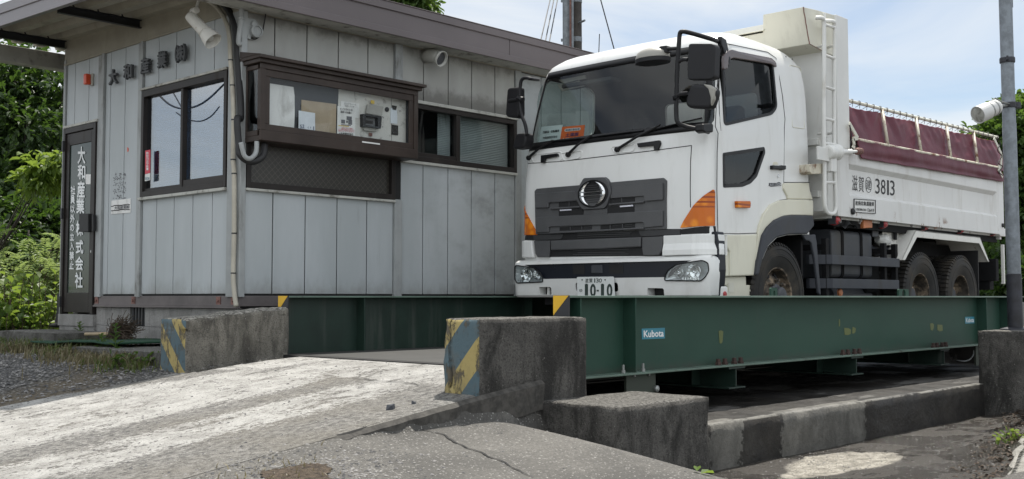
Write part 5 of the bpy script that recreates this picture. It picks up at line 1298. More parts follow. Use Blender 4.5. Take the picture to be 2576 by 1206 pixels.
# black gap behind the bumper corner and under-bumper beam
mb = MB(); mb.loft([[Vector((8.675, y, z)), Vector((8.80, y, z)), Vector((8.80, 5.72, z)), Vector((8.675, 5.72, z))] for y, z in ((5.555, .0), (5.545, .1), (5.53, .25), (5.535, .4), (5.54, .50), (5.552, .60))]); mb.build('bumper_gap', 'band_navy', bump, bevel=.01)
mb = MB(); mb.box(8.62, 8.9, 6.0, 7.6, -.08, .02); mb.build('under_beam', 'chassis_black', bump, bevel=.01)
# ---------------------------------------------------------------- wipers, grab handles
for piv, arm, b0, b1 in ((Z3(235, 1190), Z3(440, 1062), Z3(418, 1066), Z3(702, 1040)), (Z3(550, 1168), Z3(735, 1022), Z3(690, 1040), Z3(1120, 985)), (Z3(920, 1130), Z3(1252, 945), Z3(1120, 1000), Z3(1560, 892))):
    P0 = onF(piv); P1 = onF(arm); A0 = onF(b0); A1 = onF(b1)
    def fw(p, o): return Vector((xf(p.y, p.z) - o, p.y, p.z))
    mb = MB(); mb.tube([fw(P0, .02), fw(P0.lerp(P1, .5), .045), fw(P1, .03)], lambda t: .016 - .007 * t, 8); mb.lathe(fw(P0, -.0), (-1, 0, 0), [(.026, 0), (.026, .03), (.014, .04)], 14)
    wp_ = mb.build('wiper', 'frit_black', cab)
    mb = MB(); q = [A0.lerp(A1, i / 10) for i in range(11)]; mb.tube([fw(p, .012) for p in q], .008, 6); q2 = [A0.lerp(A1, i / 10) for i in range(2, 9)]; mb.tube([fw(p, .026) for p in q2], .006, 6); mb.build('wiper_blade', 'frit_black', wp_)
for pts in ((Z7(300, 145), Z7(405, 132), Z7(412, 150), Z7(330, 168), Z7(322, 195), Z7(300, 192)), (Z7(922, 68), Z7(1065, 48), Z7(1072, 66), Z7(1056, 112), Z7(1032, 112), Z7(1030, 82), Z7(930, 92))):
    fpanel('grab_handle', list(pts), .03, .03, 'frit_black', cab, bevel=.006)
for pts in ([Z7(420, 130), Z7(560, 112), Z7(545, 160), Z7(440, 178)], [Z7(745, 90), Z7(905, 70), Z7(890, 118), Z7(770, 130)], [Z7(232, 140), Z7(425, 120), Z7(425, 178), Z7(240, 190)]):
    q = rpoly([onF(p) for p in pts], .03); q = [Vector((xf(p.y, p.z) - .001, p.y, p.z)) for p in q]; mb = MB(); mb.tube(q + [q[0]], .008, 6); mb.build('cowl_recess', 'cab_white', cab, smooth=True)
# ---------------------------------------------------------------- mirrors (near side)
MX = 8.34
MP = lambda x, y: onX(H2(x, y), MX)
top = Vector((8.90, 5.66, onY(H2(650, 150), 5.66).z)); low_ = Vector((8.63, 5.60, onY(H2(620, 1030), 5.6).z))
mb = MB()
pp_ = [top, MP(560, 118) + Vector((.28, 0, .0)), MP(480, 98) + Vector((.05, 0, 0)), MP(445, 100), MP(425, 125), MP(415, 250), MP(402, 450), MP(396, 680), MP(392, 860), MP(405, 950), MP(445, 985) + Vector((.05, 0, 0)), MP(540, 1008) + Vector((.14, 0, 0)), low_]
mb.tube(pp_, .021, 10, smooth_n=6); mir_ = mb.build('mirror_frame', 'mirror_black', cab, smooth=True)
def shellbox(name, pts, X, dep, parent, mat, r=.05, bevel=.03, dome=.0):
    q = [onX(H2(*p), X) for p in pts]; mb = MB(); mb.prism(rpoly(q, r), (dep, 0, 0)); return mb.build(name, mat, parent, bevel=bevel, seg=4, ang=50)
m1 = shellbox('mirror', [(505, 225), (520, 210), (735, 210), (758, 235), (748, 530), (712, 548), (510, 552), (492, 530)], MX - .02, .09, mir_, 'mirror_black', .03)
m2 = shellbox('mirror', [(540, 588), (690, 600), (752, 630), (755, 680), (718, 800), (690, 825), (500, 815), (474, 780), (478, 730), (515, 620)], MX - .04, .11, mir_, 'mirror_black', .03)
mb = MB(); mb.prism([onX(H2(*p), MX - .045) for p in ((640, 592), (700, 600), (752, 632), (740, 735), (712, 800), (712, 720), (690, 640))], (.05, 0, 0)); mb.build('mirror_cap', 'mirror_grey', m2, bevel=.012)
for pts in ([(405, 395), (430, 372), (455, 360), (500, 362)], [(365, 715), (400, 700), (440, 685), (500, 678)]):
    mb = MB(); mb.tube([MP(*p) for p in pts], .018, 8); mb.tube([MP(380, 720), MP(405, 735)], .03, 8); mb.build('mirror_arm', 'mirror_black', mir_)
c = onX(H2(170, 312), MX + .03)
mb = MB(); rr = (onX(H2(25, 312), MX) - onX(H2(315, 312), MX)).length / 2
mb.loft([[c + Vector((rr * .72 * k * cos(a), rr * k * sin(a), h + .10 * rr * k * cos(a) * 0)) for a in [2 * pi * i / 30 for i in range(30)]] for k, h in ((.90, -.075), (1.0, -.06), (1.0, -.035), (.92, .01), (.7, .035), (.4, .052), (.08, .058))]); m3 = mb.build('under_mirror', 'mirror_grey', mir_, smooth=True)
mb = MB(); mb.loft([[c + Vector((rr * .735 * cos(a), rr * 1.02 * sin(a), h)) for a in [2 * pi * i / 30 for i in range(30)]] for h in (-.082, -.045)]); mb.build('under_mirror_rim', 'mirror_black', m3)
mb = MB(); mb.prism([onX(H2(*p), MX - .01) for p in ((192, 275), (240, 235), (300, 228), (315, 290), (245, 300))], (.07, 0, 0)); mb.tube([MP(305, 262), MP(410, 256)], .018, 8); mb.build('mirror_arm', 'mirror_black', mir_, bevel=.008)
mb = MB(); q = [onS(H2(*p)) for p in ((612, 975), (700, 970), (712, 985), (710, 1055), (640, 1060), (612, 1040))]; mb.prism([Vector((p.x - .02, 5.52, p.z)) for p in q], (0, .09, 0)); mb.build('mirror_mount', 'frit_black', cab, bevel=.012)
mb = MB(); q = [Vector((8.88, 5.66, 2.45)), Vector((8.86, 5.64, 2.36)), Vector((8.95, 5.62, 2.16)), Vector((8.98, 5.62, 2.25)), Vector((8.97, 5.66, 2.43))]; mb.prism(q, (0, -.05, 0)); mb.build('mirror_mount', 'frit_black', cab, bevel=.01)
mb = MB()       # far side mirrors
FX = 8.42; FP = lambda x, y: onX(H1(x, y), FX)
mb.tube([onX(H1(335, 578), 8.85), FP(270, 570), FP(215, 562), FP(182, 585), FP(170, 650), FP(165, 780), FP(180, 890), FP(215, 980), FP(232, 1080)], .018, 8, smooth_n=5); mf = mb.build('mirror_frame', 'mirror_black', cab, smooth=True)
for pts, th in (([(48, 665), (70, 648), (160, 640), (162, 900), (138, 925), (45, 915), (32, 890)], .1), ([(125, 1080), (140, 1065), (218, 1058), (222, 1130), (200, 1195), (110, 1206), (98, 1180)], .14)):
    mb = MB(); mb.prism(rpoly([FP(*p) for p in pts], .03), (th, 0, 0)); mb.build('mirror', 'mirror_black', mf, bevel=.025, seg=3, ang=50)
mb = MB(); mb.tube([FP(70, 770), FP(130, 760), FP(195, 758)], .02, 8); mb.tube([FP(150, 745), FP(195, 760)], .03, 8); mb.build('mirror_arm', 'mirror_black', mf)
# ---------------------------------------------------------------- cab interior
mb = MB(); mb.prism([(8.80, 5.62, 1.44), (8.86, 5.62, 1.52), (9.02, 5.62, 1.55), (9.12, 5.62, 1.48), (9.14, 5.62, .9), (8.8, 5.62, .9)], (0, 2.28, 0)); ds = mb.build('dashboard', 'dash_grey', cab, bevel=.02)
mb = MB(); sc = Vector((9.12, 7.30, 1.63)); ax = Vector((-.45, 0, .9)).normalized(); e = Vector((0, 1, 0)); g = ax.cross(e)
mb.tube([sc + (e * cos(a) + g * sin(a)) * .23 for a in [2 * pi * i / 36 for i in range(37)]], .017, 8)
for a in (.3, 2.84, 4.71): mb.tube([sc, sc + (e * cos(a) + g * sin(a)) * .22], .016, 6)
mb.tube([sc, sc - ax * .3], .04, 8); mb.build('steering_wheel', 'frit_black', cab)
for y in (7.30, 6.15):
    mb = MB(); mb.box(9.55, 10.0, y - .25, y + .25, 1.0, 1.25); mb.loft([[(9.95 + dx, y + sy * w, z) for dx, sy in ((-.08, -1), (-.08, 1), (.06, 1), (.06, -1))] for z, w, dx0 in ((1.2, .25, 0), (1.7, .24, .0), (1.78, .13, 0), (1.98, .12, 0))]); mb.build('seat', 'seat_dark', cab, bevel=.05, seg=3)
mb = MB(); mb.box(10.05, 10.09, 5.62, 7.9, .9, 1.62); mb.build('bunk', 'cab_inside', cab)
mb = MB(); mb.box(8.92, 9.08, 6.95, 7.62, 2.22, 2.26); mb.build('sun_visor', 'cab_inside', cab, bevel=.01)
mb = MB(); mb.prism([Vector((8.95, p.y, p.z)) for p in [onX(H1(*q), 8.95) for q in ((505, 625), (700, 585), (750, 635), (545, 680))]], (.02, 0, 0)); mb.prism([onX(H1(*q), 8.93) for q in ((515, 580), (755, 535), (762, 565), (560, 612))], (.02, 0, 0)); mb.build('document_pocket', 'mirror_grey', cab)
# cards on the dashboard
def card(name, pts, X, mat, label):
    r_ = root(name, onX(pts[0], X), label, 'card'); mb = MB(); mb.prism([onX(p, X) for p in pts], (.004, 0, 0)); mb.build('sheet', mat, r_); return r_
plain('card_pale', (.56, .63, .63), .6, var=.03); plain('card_orange', (.68, .13, .025), .6, var=.05); plain('ink_purple', (.12, .04, .10), .6)
CX = 8.78
c1 = card('dashboard_card', [H1(330, 1190), H1(525, 1172), H1(556, 985), H1(362, 1005)], CX, 'card_pale', 'pale blue card with two lines of black writing behind the windscreen')
CQ = [onX(H1(*p), CX) for p in ((330, 1190), (525, 1172), (556, 985), (362, 1005))]
lettering('lettering', [('収集部品・収集運搬車', sub_quad(CQ, .12, .66, .88, .78)), ('大和産業株式会社', sub_quad(CQ, .16, .38, .84, .50))], (-1, 0, 0), 'ink_black', c1, off=.002, bold=.02)
c2 = card('dashboard_card', [H1(523, 1170), H1(735, 1148), H1(755, 987), H1(550, 1005)], CX - .006, 'card_orange', 'orange card with large white writing behind the windscreen')
CQ = [onX(H1(*p), CX - .006) for p in ((523, 1170), (735, 1148), (755, 987), (550, 1005))]
lettering('lettering', [('全国ダンプ', sub_quad(CQ, .06, .05, .96, .36))], (-1, 0, 0), 'ink_white', c2, off=.002, bold=.03)
lettering('purple_lettering', [('土運搬', sub_quad(CQ, .22, .42, .78, .62))], (-1, 0, 0), 'ink_purple', c2, off=.002, bold=.03)
mb = MB(); mb.prism(rpoly([p + Vector((-.001, 0, 0)) for p in sub_quad(CQ, .14, .72, .84, .88)], .02), (-.001, 0, 0)); pl_ = mb.build('white_strip', 'paper_white', c2)
lettering('strip_lettering', [('建設業交通安全●', sub_quad(CQ, .18, .75, .8, .85))], (-1, 0, 0), 'ink_blue', c2, off=.004, bold=.02)
# ---------------------------------------------------------------- lower cab side: step panel, flares
def SP(p, y): return onY(p, y)
def side_prism(name, pts, y, th, mat, parent, r=0, bevel=.006, **k):
    q = [onY(p, y) for p in pts]
    if r: q = rpoly(q, r)
    mb = MB(); mb.prism(q, (0, th, 0)); return mb.build(name, mat, parent, bevel=bevel, **k)
stp = side_prism('step_panel', [H3(148, 735), H3(366, 729), H3(360, 860), H3(345, 1012), H3(180, 1018), H3(178, 850), H3(150, 805)], 5.545, .05, 'step_cream', cab, bevel=.012)
side_prism('step_panel', [H3(103, 737), H3(145, 735), H3(148, 810), H3(172, 850), H3(176, 1018), H3(135, 1020), H3(130, 850), H3(105, 800)], 5.56, .05, 'step_cream', cab, bevel=.01)
OUT1 = [H3(375, 722), H3(383, 672), H3(412, 592), H3(460, 527), H3(520, 497), H3(575, 491), H3(750, 497), H3(750, 597)]
IN1 = [H3(745, 600), H3(600, 597), H3(548, 603), H3(490, 632), H3(440, 680), H3(408, 735), H3(384, 830), H3(362, 930), H3(350, 1012), H3(345, 1012), H3(358, 860), H3(372, 735)]
side_prism('wheel_flare', OUT1 + IN1, 5.545, .045, 'step_cream', cab, bevel=.008)
FL_O = [H3(362, 1010), H3(372, 930), H3(392, 830), H3(412, 735), H3(445, 680), H3(495, 632), H3(552, 605), H3(602, 598), H3(748, 600), H3(760, 668), H3(712, 728)]
FL_I = [H3(600, 730), H3(565, 735), H3(502, 752), H3(444, 808), H3(404, 900), H3(388, 960), H3(379, 1008)]
side_prism('fender', FL_O + FL_I, 5.51, .085, 'guard_grey', cab, bevel=.015)
side_prism('mudguard', [H3(676, 735), H3(766, 730), H3(775, 790), H3(803, 1135), H3(800, 1152), H3(785, 1132), H3(760, 900), H3(738, 790), H3(722, 775), H3(700, 772)], 5.56, .03, 'guard_grey', cab, bevel=.01)
side_prism('corner_block', [H3(548, 378), H3(722, 376), H3(727, 425), H3(750, 492), H3(576, 489), H3(573, 470), H3(546, 418)], 5.553, .05, 'step_cream', cab, bevel=.012)
mb = MB()      # wheel house and floor
fx0 = arch[0].x - .02
mb.box(fx0 + .25, 10.5, 5.95, 7.57, .62, .68); mb.box(8.75, 10.42, 5.66, 7.86, .88, .93); mb.box(8.75, 10.42, 5.70, 7.82, .40, .46); mb.box(8.72, fx0 + .12, 5.66, 7.86, .0, .42); mb.box(10.36, 10.40, 5.62, 5.95, -.15, .72)
mb.build('floor', 'chassis_black', cab)
stl = side_prism('step', [H3(130, 1018), H3(290, 1015), H3(292, 1075), H3(343, 1080), H3(338, 1172), H3(150, 1172), H3(162, 1085), H3(130, 1080)], 5.60, .1, 'step_cream', cab, bevel=.012)
side_prism('step_hole', [H3(165, 1060), H3(205, 1060), H3(205, 1125), H3(170, 1125)], 5.596, .01, 'guard_cream', stl, bevel=0)
side_prism('fog_lamp_panel', [H3(118, 1085), H3(160, 1085), H3(165, 1110), H3(160, 1172), H3(118, 1172)], 5.54, .1, 'cab_white', bump, r=.02, bevel=.012)
q = onY(H3(144, 1140), 5.535); mb = MB(); mb.lathe(q, (0, -1, 0), [(.026, -.02), (.026, .004), (.02, .008)], 18); mb.build('side_reflector', 'red_lens', bump)

# ---------------------------------------------------------------- wheels
WR = .52; HZ = DECK + WR
def tyre(mb, c, w, n=60):
    # profile: (radius, offset) from inner bead to outer bead; axis +Y
    prof = [(.27, -w * .42), (.33, -w * .5), (.38, -w * .528), (.385, -w * .545), (.41, -w * .547), (.415, -w * .53), (.45, -w * .52), (.455, -w * .535), (.485, -w * .51), (.508, -w * .42), (.510, -w * .1), (.510, w * .1), (.508, w * .42), (.485, w * .51), (.455, w * .535), (.45, w * .52), (.415, w * .53), (.41, w * .547), (.385, w * .545), (.38, w * .528), (.33, w * .5), (.27, w * .42), (.262, w * .36)]
    mb.lathe(c, (0, 1, 0), prof, n, caps=False)
    for k in range(n):        # shoulder lugs
        for s_, ph in ((-1, 0), (1, .5)):
            a0 = 2 * pi * (k + ph) / n; a1 = a0 + 2 * pi / n * .62
            v = []
            for rr, o in ((.492, .515), (.524, .44), (.524, .17), (.505, .17), (.505, .44), (.48, .50)):
                for a in (a0, a1): v.append(Vector(c) + Vector((rr * sin(a), s_ * o * w, rr * cos(a))))
            mb.add(v, [(0, 2, 3, 1), (2, 4, 5, 3), (0, 10, 8, 6, 4, 2), (1, 3, 5, 7, 9, 11)])
    for k in range(n):
        a0 = 2 * pi * (k + .2) / n; a1 = a0 + 2 * pi / n * .7
        v = [Vector(c) + Vector((rr * sin(a), o * w, rr * cos(a))) for rr in (.51, .522) for a in (a0, a1) for o in (-.12, .12)]
        mb.add(v, [(4, 5, 7, 6), (0, 1, 5, 4), (2, 6, 7, 3), (0, 4, 6, 2), (1, 3, 7, 5)])
def wheel(x, y, side, rear):
    """side=-1: outer face towards -Y"""
    w = .27; mb = MB(); tyre(mb, (x, y - side * (-w / 2) if False else y + (w / 2 if side < 0 else -w / 2), HZ), w)
    yc = y + (w / 2 if side < 0 else -w / 2)
    t = mb.build('wheel', 'tyre', T); t.data.polygons.foreach_set('use_smooth', [True] * len(t.data.polygons)); t.data.set_sharp_from_angle(angle=radians(30))
    ax = (0, side, 0); mb = MB()
    if rear: prof = [(.285, .10), (.275, .115), (.262, .11), (.255, .06), (.25, -.02), (.235, -.06), (.20, -.07), (.13, -.065), (.12, -.03), (.115, .0), (.09, .01), (.02, .012)]
    else: prof = [(.285, .10), (.277, .118), (.263, .11), (.258, .05), (.25, .0), (.225, .005), (.20, .03), (.165, .075), (.15, .085), (.12, .085), (.02, .085)]
    mb.lathe((x, yc, HZ), ax, prof, 40, caps=False); rm = mb.build('rim', 'rim_dirty', t, smooth=False); rm.data.polygons.foreach_set('use_smooth', [True] * len(rm.data.polygons)); rm.data.set_sharp_from_angle(angle=radians(35))
    mb = MB()
    for k in range(8):
        a = 2 * pi * k / 8; h = -.062 if rear else .08; p = Vector((x + .148 * sin(a), yc + side * h, HZ + .148 * cos(a))); mb.lathe(p, ax, [(.022, 0), (.022, .03), (.015, .032), (.015, .055), (.004, .056)], 6)
    mb.build('wheel_nut', 'rim_dirty', rm)
    mb = MB()
    if rear: mb.lathe((x, yc, HZ), ax, [(.11, -.05), (.11, -.01), (.09, .01), (.02, .015)], 20)
    else:
        mb.lathe((x, yc, HZ), ax, [(.115, .08), (.11, .10), (.085, .105), (.08, .16), (.06, .18), (.01, .185)], 20)
    mb.build('hub', 'hub_grey', rm)
    if not rear:     # hand holes in the disc
        mb = MB()
        for k in range(8):
            a = 2 * pi * (k + .5) / 8; p = Vector((x + .205 * sin(a), yc + side * .042, HZ + .205 * cos(a))); mb.lathe(p, (Vector((sin(a) * .5, side * 1, cos(a) * .5))), [(.03, -.02), (.03, .004), (.001, .0045)], 12)
        mb.build('hand_hole', 'grille_black', rm)
    return t
XFW = 9.84; XR1 = 13.2; XR2 = 14.46
wheel(XFW, 5.575, -1, False); wheel(XFW, 7.945, 1, False)
for x in (XR1, XR2):
    wheel(x, 5.55, -1, True); wheel(x, 5.87, -1, True); wheel(x, 7.97, 1, True); wheel(x, 7.65, 1, True)
mb = MB(); mb.lathe((XFW, 5.8, HZ), (0, 1, 0), [(.07, 0), (.07, 1.9)], 12)
for x in (XR1, XR2): mb.lathe((x, 5.8, HZ), (0, 1, 0), [(.09, 0), (.09, 1.9)], 12); mb.ell((x, TY, HZ), (.25, .3, .25))
mb.build('axle', 'chassis_black', T)
# ---------------------------------------------------------------- chassis
mb = MB()
for y in (6.33, 7.11): mb.box(9.0, 15.75, y, y + .08, .22, .50)
for x in (10.6, 11.6, 12.6, 13.8, 15.0, 15.65): mb.box(x, x + .1, 6.41, 7.11, .28, .46)
mb.box(10.9, 15.6, 6.30, 6.44, .50, .80); mb.box(10.9, 15.6, 7.08, 7.22, .50, .80)
mb.box(12.3, 15.2, 5.95, 6.0, -.1, .7)
ch = mb.build('chassis', 'chassis_black', T)
mb = MB(); tk = [onY(G5(*p), 5.66) for p in ((600, 28), (1115, 60), (1115, 662), (600, 665))]
mb.prism(rpoly([Vector((5.66 and tk[0].x, y, z)) for y, z in ((5.66, .21), (5.66, .74), (6.28, .74), (6.28, .21))], .07), (tk[1].x - tk[0].x, 0, 0)); fuel = mb.build('fuel_tank', 'tank_grey', T, bevel=.012)
mb = MB()
for px_ in (745, 985):
    x = onY(G5(px_, 300), 5.65).x
    for d in (-.016, .016): mb.prism(rpoly([Vector((x + d, y, z)) for y, z in ((5.648, .2), (5.648, .752), (6.29, .752), (6.29, .2))], .075), (.018, 0, 0))
mb.build('tank_strap', 'chassis_black', fuel, bevel=.003)
gd = None
for (a, b, c, d) in ((H3 and G5(470, 362), G5(1470, 398), G5(1470, 505), G5(470, 490)), (G5(470, 672), G5(1465, 668), G5(1465, 785), G5(470, 800))):
    p = [onY(q, 5.53) for q in (a, b, c, d)]; zt_, zb_ = (p[0].z + p[1].z) / 2, (p[2].z + p[3].z) / 2; xk = onY(G5(612, 400), 5.53).x
    mb = MB(); mb.box(xk, p[1].x, 5.53, 5.57, zb_, zt_); mb.prism([(xk, 5.53, zb_), (xk, 5.57, zb_), (xk - .16, 5.75, zb_), (xk - .16, 5.71, zb_)], (0, 0, zt_ - zb_)); g_ = mb.build('side_guard', 'guard_grey', T, bevel=.005)
mb = MB()
for px_ in (560, 1300, 1440): mb.hold = False; x = onY(G5(px_, 500), 5.57).x; mb.box(x - .03, x + .03, 5.575, 5.63, -.05 if px_ == 560 else .09, .62); mb.hold = True; mb.box(x - .02, x + .02, 5.63, 6.35, .5, .56)
build_each(mb, 'guard_post', 'chassis_black', T)
mb = MB(); q = [onY(G5(*p), 5.9) for p in ((470, 130), (540, 20), (560, 360), (470, 360))]
mb.lathe((q[0].x + .1, 5.75, .48), (0, 1, 0), [(.26, 0), (.28, .02), (.28, .35), (.26, .37)], 28); mb.box(q[0].x - .05, q[0].x + .32, 5.85, 6.3, .0, .5); mb.build('air_tank', 'chassis_black', T, bevel=.01)
mb = MB(); mb.lathe((11.35, 5.9, .0), (1, 0, 0), [(.14, 0), (.16, .03), (.16, .9), (.14, .93)], 28); mb.build('muffler', 'tank_grey', T)
mb = MB(); x = onY(G5(1250, 190), 5.7).x; z = onY(G5(1290, 170), 5.7).z
mb.lathe((x, 5.72, z), (.6, -.2, -.1), [(.045, -.06), (.075, 0), (.08, .05), (.02, .16)], 16); mb.build('air_dryer', 'ladder_white', T)
mb = MB(); p = onY(G5(1340, 310), 5.75); mb.ell(p, (.07, .06, .07)); mb.tube([p, p + Vector((-.2, .05, -.02)), p + Vector((-.4, .1, .03))], .05, 8); mb.tube([onY(G5(1180, 80), 5.8), onY(G5(1290, 110), 5.78), p + Vector((.0, 0, .1))], .03, 8, smooth_n=4); mb.build('hose', 'guard_grey', T)
rv = onY(G5(700, 840), 5.6); mb = MB(); mb.lathe(rv, (0, -1, 0), [(.045, 0), (.045, .02), (.03, .03)], 16); o = mb.build('side_reflector', 'amber_dull', T)
mb = MB(); mb.box(12.05, 12.4, 5.72, 6.2, .05, .4); mb.build('battery_box', 'chassis_black', T, bevel=.02)
# rear wing over the bogie
fo = [onY(Z8(*p), 5.50) for p in ((1245, 820), (1332, 626), (1750, 672), (1810, 832))]
def wing(y0, y1):
    mb = MB(); o = [Vector((p.x, y0, p.z)) for p in fo]; c = Vector((13.9, y0, .2)); th = .014
    inn = [p + Vector((dx, 0, dz)) for p, (dx, dz) in zip(o, ((th, 0), (th * .6, -th), (-th * .6, -th), (-th, 0)))]
    mb.prism(o + inn[::-1], (0, y1 - y0, 0))
    lp = [Vector((p.x, y0, p.z)) for p in fo]; l2 = [p + Vector((dx, 0, dz)) for p, (dx, dz) in zip(lp, ((.085, 0.0), (.045, -.085), (-.03, -.085), (-.07, 0.02)))]
    mb.prism(lp + l2[::-1], (0, .012 * (1 if y1 > y0 else -1), 0)); return mb
wing(5.50, 6.10).build('rear_wing', 'fender_white', T, bevel=.004); wing(8.02, 7.42).build('rear_wing', 'fender_white', T, bevel=.004)
side_prism('body_side_plate', [Z8(1120, 640), Z8(1330, 628), Z8(1245, 820), Z8(1215, 815), Z8(1213, 760), Z8(1195, 728), Z8(1160, 722), Z8(1130, 735)], 5.68, .01, 'fender_white', T, bevel=.002)
mb = MB(); mb.box(15.0, 15.02, 5.55, 6.15, -.32, .62); mb.box(15.0, 15.02, 7.37, 7.97, -.32, .62); build_each(mb, 'mud_flap', 'rubber_black', T)
mb = MB(); mb.box(15.55, 15.7, 5.6, 7.9, .1, .3); mb.box(15.52, 15.62, 5.5, 5.85, .22, .52); lmp = mb.build('tail_bumper', 'chassis_black', T, bevel=.01)
mb = MB(); mb.box(15.70, 15.74, 5.46, 5.50, .18, .72); mb.build('marker_rod', 'fender_white', T, bevel=.004)
# ---------------------------------------------------------------- tipper body
BZ0 = .86; BZ1 = 1.60; BX0 = 10.95; BX1 = 15.86; NS = 5.50; FS = 8.02
def body_side(y, s):
    """s=+1 near side (outer face -Y)"""
    mb = MB(); k = .012
    mb.box(BX0, BX1, y + .045 * s, y + .075 * s, BZ0 + .02, BZ1) if s > 0 else mb.box(BX0, BX1, y - .075, y - .045, BZ0 + .02, BZ1)
    def slab(x0, x1, z0, z1, sl=(1, 1, 1, 1), d=.036):      # raised frame with sloping edges (x0, x1, z0, z1)
        a = [Vector((x0, y, z0)), Vector((x1, y, z0)), Vector((x1, y, z1)), Vector((x0, y, z1))]
        e = [Vector((x0 - d * sl[0], y + .046 * s, z0 - d * sl[2])), Vector((x1 + d * sl[1], y + .046 * s, z0 - d * sl[2])), Vector((x1 + d * sl[1], y + .046 * s, z1 + d * sl[3])), Vector((x0 - d * sl[0], y + .046 * s, z1 + d * sl[3]))]
        mb.loft([a, e])
    slab(BX0 + .27, BX1 - .25, 1.44, BZ1, (0, 0, 1.4, 0)); slab(BX0 + .27, BX1 - .25, BZ0, 1.10, (0, 0, 0, 1)); slab(BX1 - .25, BX1, BZ0, BZ1, (1, 0, 0, 0)); slab(BX0, BX0 + .27, BZ0, BZ1, (0, .1, 0, 0))
    return mb
sd1 = body_side(NS, 1).build('body_side', 'bed_white', T, bevel=.006); body_side(FS, -1).build('body_side', 'bed_white', T, bevel=.006)
# rear post with its lower drop
side_prism('rear_post', [Z8(1855, 612), Z8(1916, 618), Z8(1916, 668), Z8(1880, 664)], 5.502, .07, 'bed_white', T, bevel=.006)
mb = MB(); mb.box(BX0, BX1, NS + .08, FS - .08, .84, .88); mb.box(BX1 - .04, BX1 + .02, NS + .05, FS - .05, .8, BZ1); mb.build('body_floor', 'bed_white', T)
mb = MB(); mb.box(BX0 + .1, BX1, NS + .10, NS + .15, .76, .84)
x = BX0 + .3
while x < BX1: mb.box(x, x + .06, NS + .12, FS - .12, .76, .84); x += .42
mb.build('floor_beam', 'chassis_black', T)
# head board with cab guard
HX = 10.70
mb = MB(); mb.box(HX + .02, HX + .05, NS + .03, FS - .03, .9, 3.0)
mb.box(HX + .27, 11.25, NS, NS + .07, BZ1, 3.03); mb.box(HX + .27, 11.25, FS - .07, FS, BZ1, 3.03); mb.box(HX + .02, HX + .05, NS, NS + .05, .88, 3.0); mb.box(HX + .05, HX + .27, NS + .05, NS + .08, .88, 3.0)
mb.box(11.22, 11.25, NS + .06, FS - .06, .9, 3.0); mb.box(HX, HX + .25, NS + .3, FS - .3, .9, .96)
for z in (1.05, 1.32, 1.6): mb.box(HX - .03, HX + .03, NS + .08, FS - .08, z, z + .07)
hb = mb.build('headboard', 'ladder_white', T, bevel=.006)
mb = MB()
GX0, GX1 = 10.30, 10.42        # front lip of the guard
ys_hi = [5.52, 6.0]; YN = 5.53; YF = 2 * TY - YN
# raised end boxes and low middle: front lip outline in (y, z)
zt1, zt2, zb_ = 2.985, 2.81, 2.62
lip = [(YN, zb_), (YF, zb_), (YF, zt2), (YN + .50, zt2), (YN + .46, zt1), (YN, zt1)]
f0 = [Vector((GX0 + (GX1 - GX0) * (zt1 - z) / (zt1 - zb_), y, z)) for y, z in lip]
mb.loft([f0, [p + Vector((.012, 0, 0)) for p in f0]])
mb.prism([(GX1, YN, zb_), (GX1, YF, zb_), (HX + .04, YF, zb_ - .035), (HX + .04, YN, zb_ - .035)], (0, 0, .012))
for y in (YN - .003,): mb.prism([(GX0, y, zt1), (GX1, y, zb_), (HX + .04, y, zb_ - .035), (HX + .3, y, zb_ - .035), (HX + .3, y, 3.03), (GX0 + .3, y, 3.01)], (0, .012, 0))
mb.prism([(GX0 + .02, YN + .47, zt2 + .01), (HX + .1, YN + .47, zt2 + .1), (HX + .1, YF - .47, zt2 + .1), (GX0 + .02, YF - .47, zt2 + .01)], (0, 0, .01))
mb.box(GX1 - .02, HX + .05, YN + .45, YN + .47, zb_, 2.95)
mb.prism([(HX - .02, 6.0, zb_ - .04), (HX - .2, 6.0, zb_ - .02), (HX - .02, 6.0, zb_ - .18)], (0, .012, 0))
mb.build('cab_guard', 'guard_cream', hb, bevel=.004)
# rust on the edge of the guard
mb = MB(); r = random.Random(2); e0 = Vector((GX0 - .004, YN - .008, zt1)); e1 = Vector((GX1 - .004, YN - .008, zb_))
mb.tube([e0.lerp(e1, i / 16) + Vector((r.uniform(-.004, .004), 0, 0)) for i in range(17)], .006, 5); e2 = Vector((HX + .02, YN - .008, zb_ - .03)); mb.tube([e1.lerp(e2, i / 8) for i in range(9)], .004, 5); mb.build('rust_edge', 'rust_plate', hb)
# ladder
LY = 5.42
lp = lambda p: onY(p, LY)
A = [lp(Z4(955, 130)) + Vector((.0, .05, 0)), lp(Z4(970, 138)), lp(Z4(983, 170)), lp(Z4(985, 260)), lp(Z4(984, 700)), lp(Z4(984, 1100)), lp(Z8(744, 200)), lp(Z8(744, 420)), lp(Z8(750, 490)), lp(Z8(768, 518)), lp(Z8(798, 520)), lp(Z8(815, 495)), lp(Z8(817, 420)), lp(Z8(808, 200)), lp(Z4(1062, 1100)), lp(Z4(1062, 700)), lp(Z4(1066, 260)), lp(Z4(1064, 190)), lp(Z4(1050, 162)), lp(Z4(1028, 152)) + Vector((0, .06, 0))]
mb = MB(); mb.tube(A, .022, 10, smooth_n=6); ld = mb.build('ladder', 'ladder_white', T, smooth=True)
mb = MB()
for a, b in ((Z4(988, 185), Z4(1062, 210)), (Z4(988, 415), Z4(1062, 442)), (Z4(988, 655), Z4(1062, 678)), (Z4(988, 895), Z4(1062, 912)), (Z4(988, 1080), Z4(1062, 1092)), (Z8(746, 318), Z8(812, 320))):
    mb.tube([lp(a), lp(b)], .017, 8)
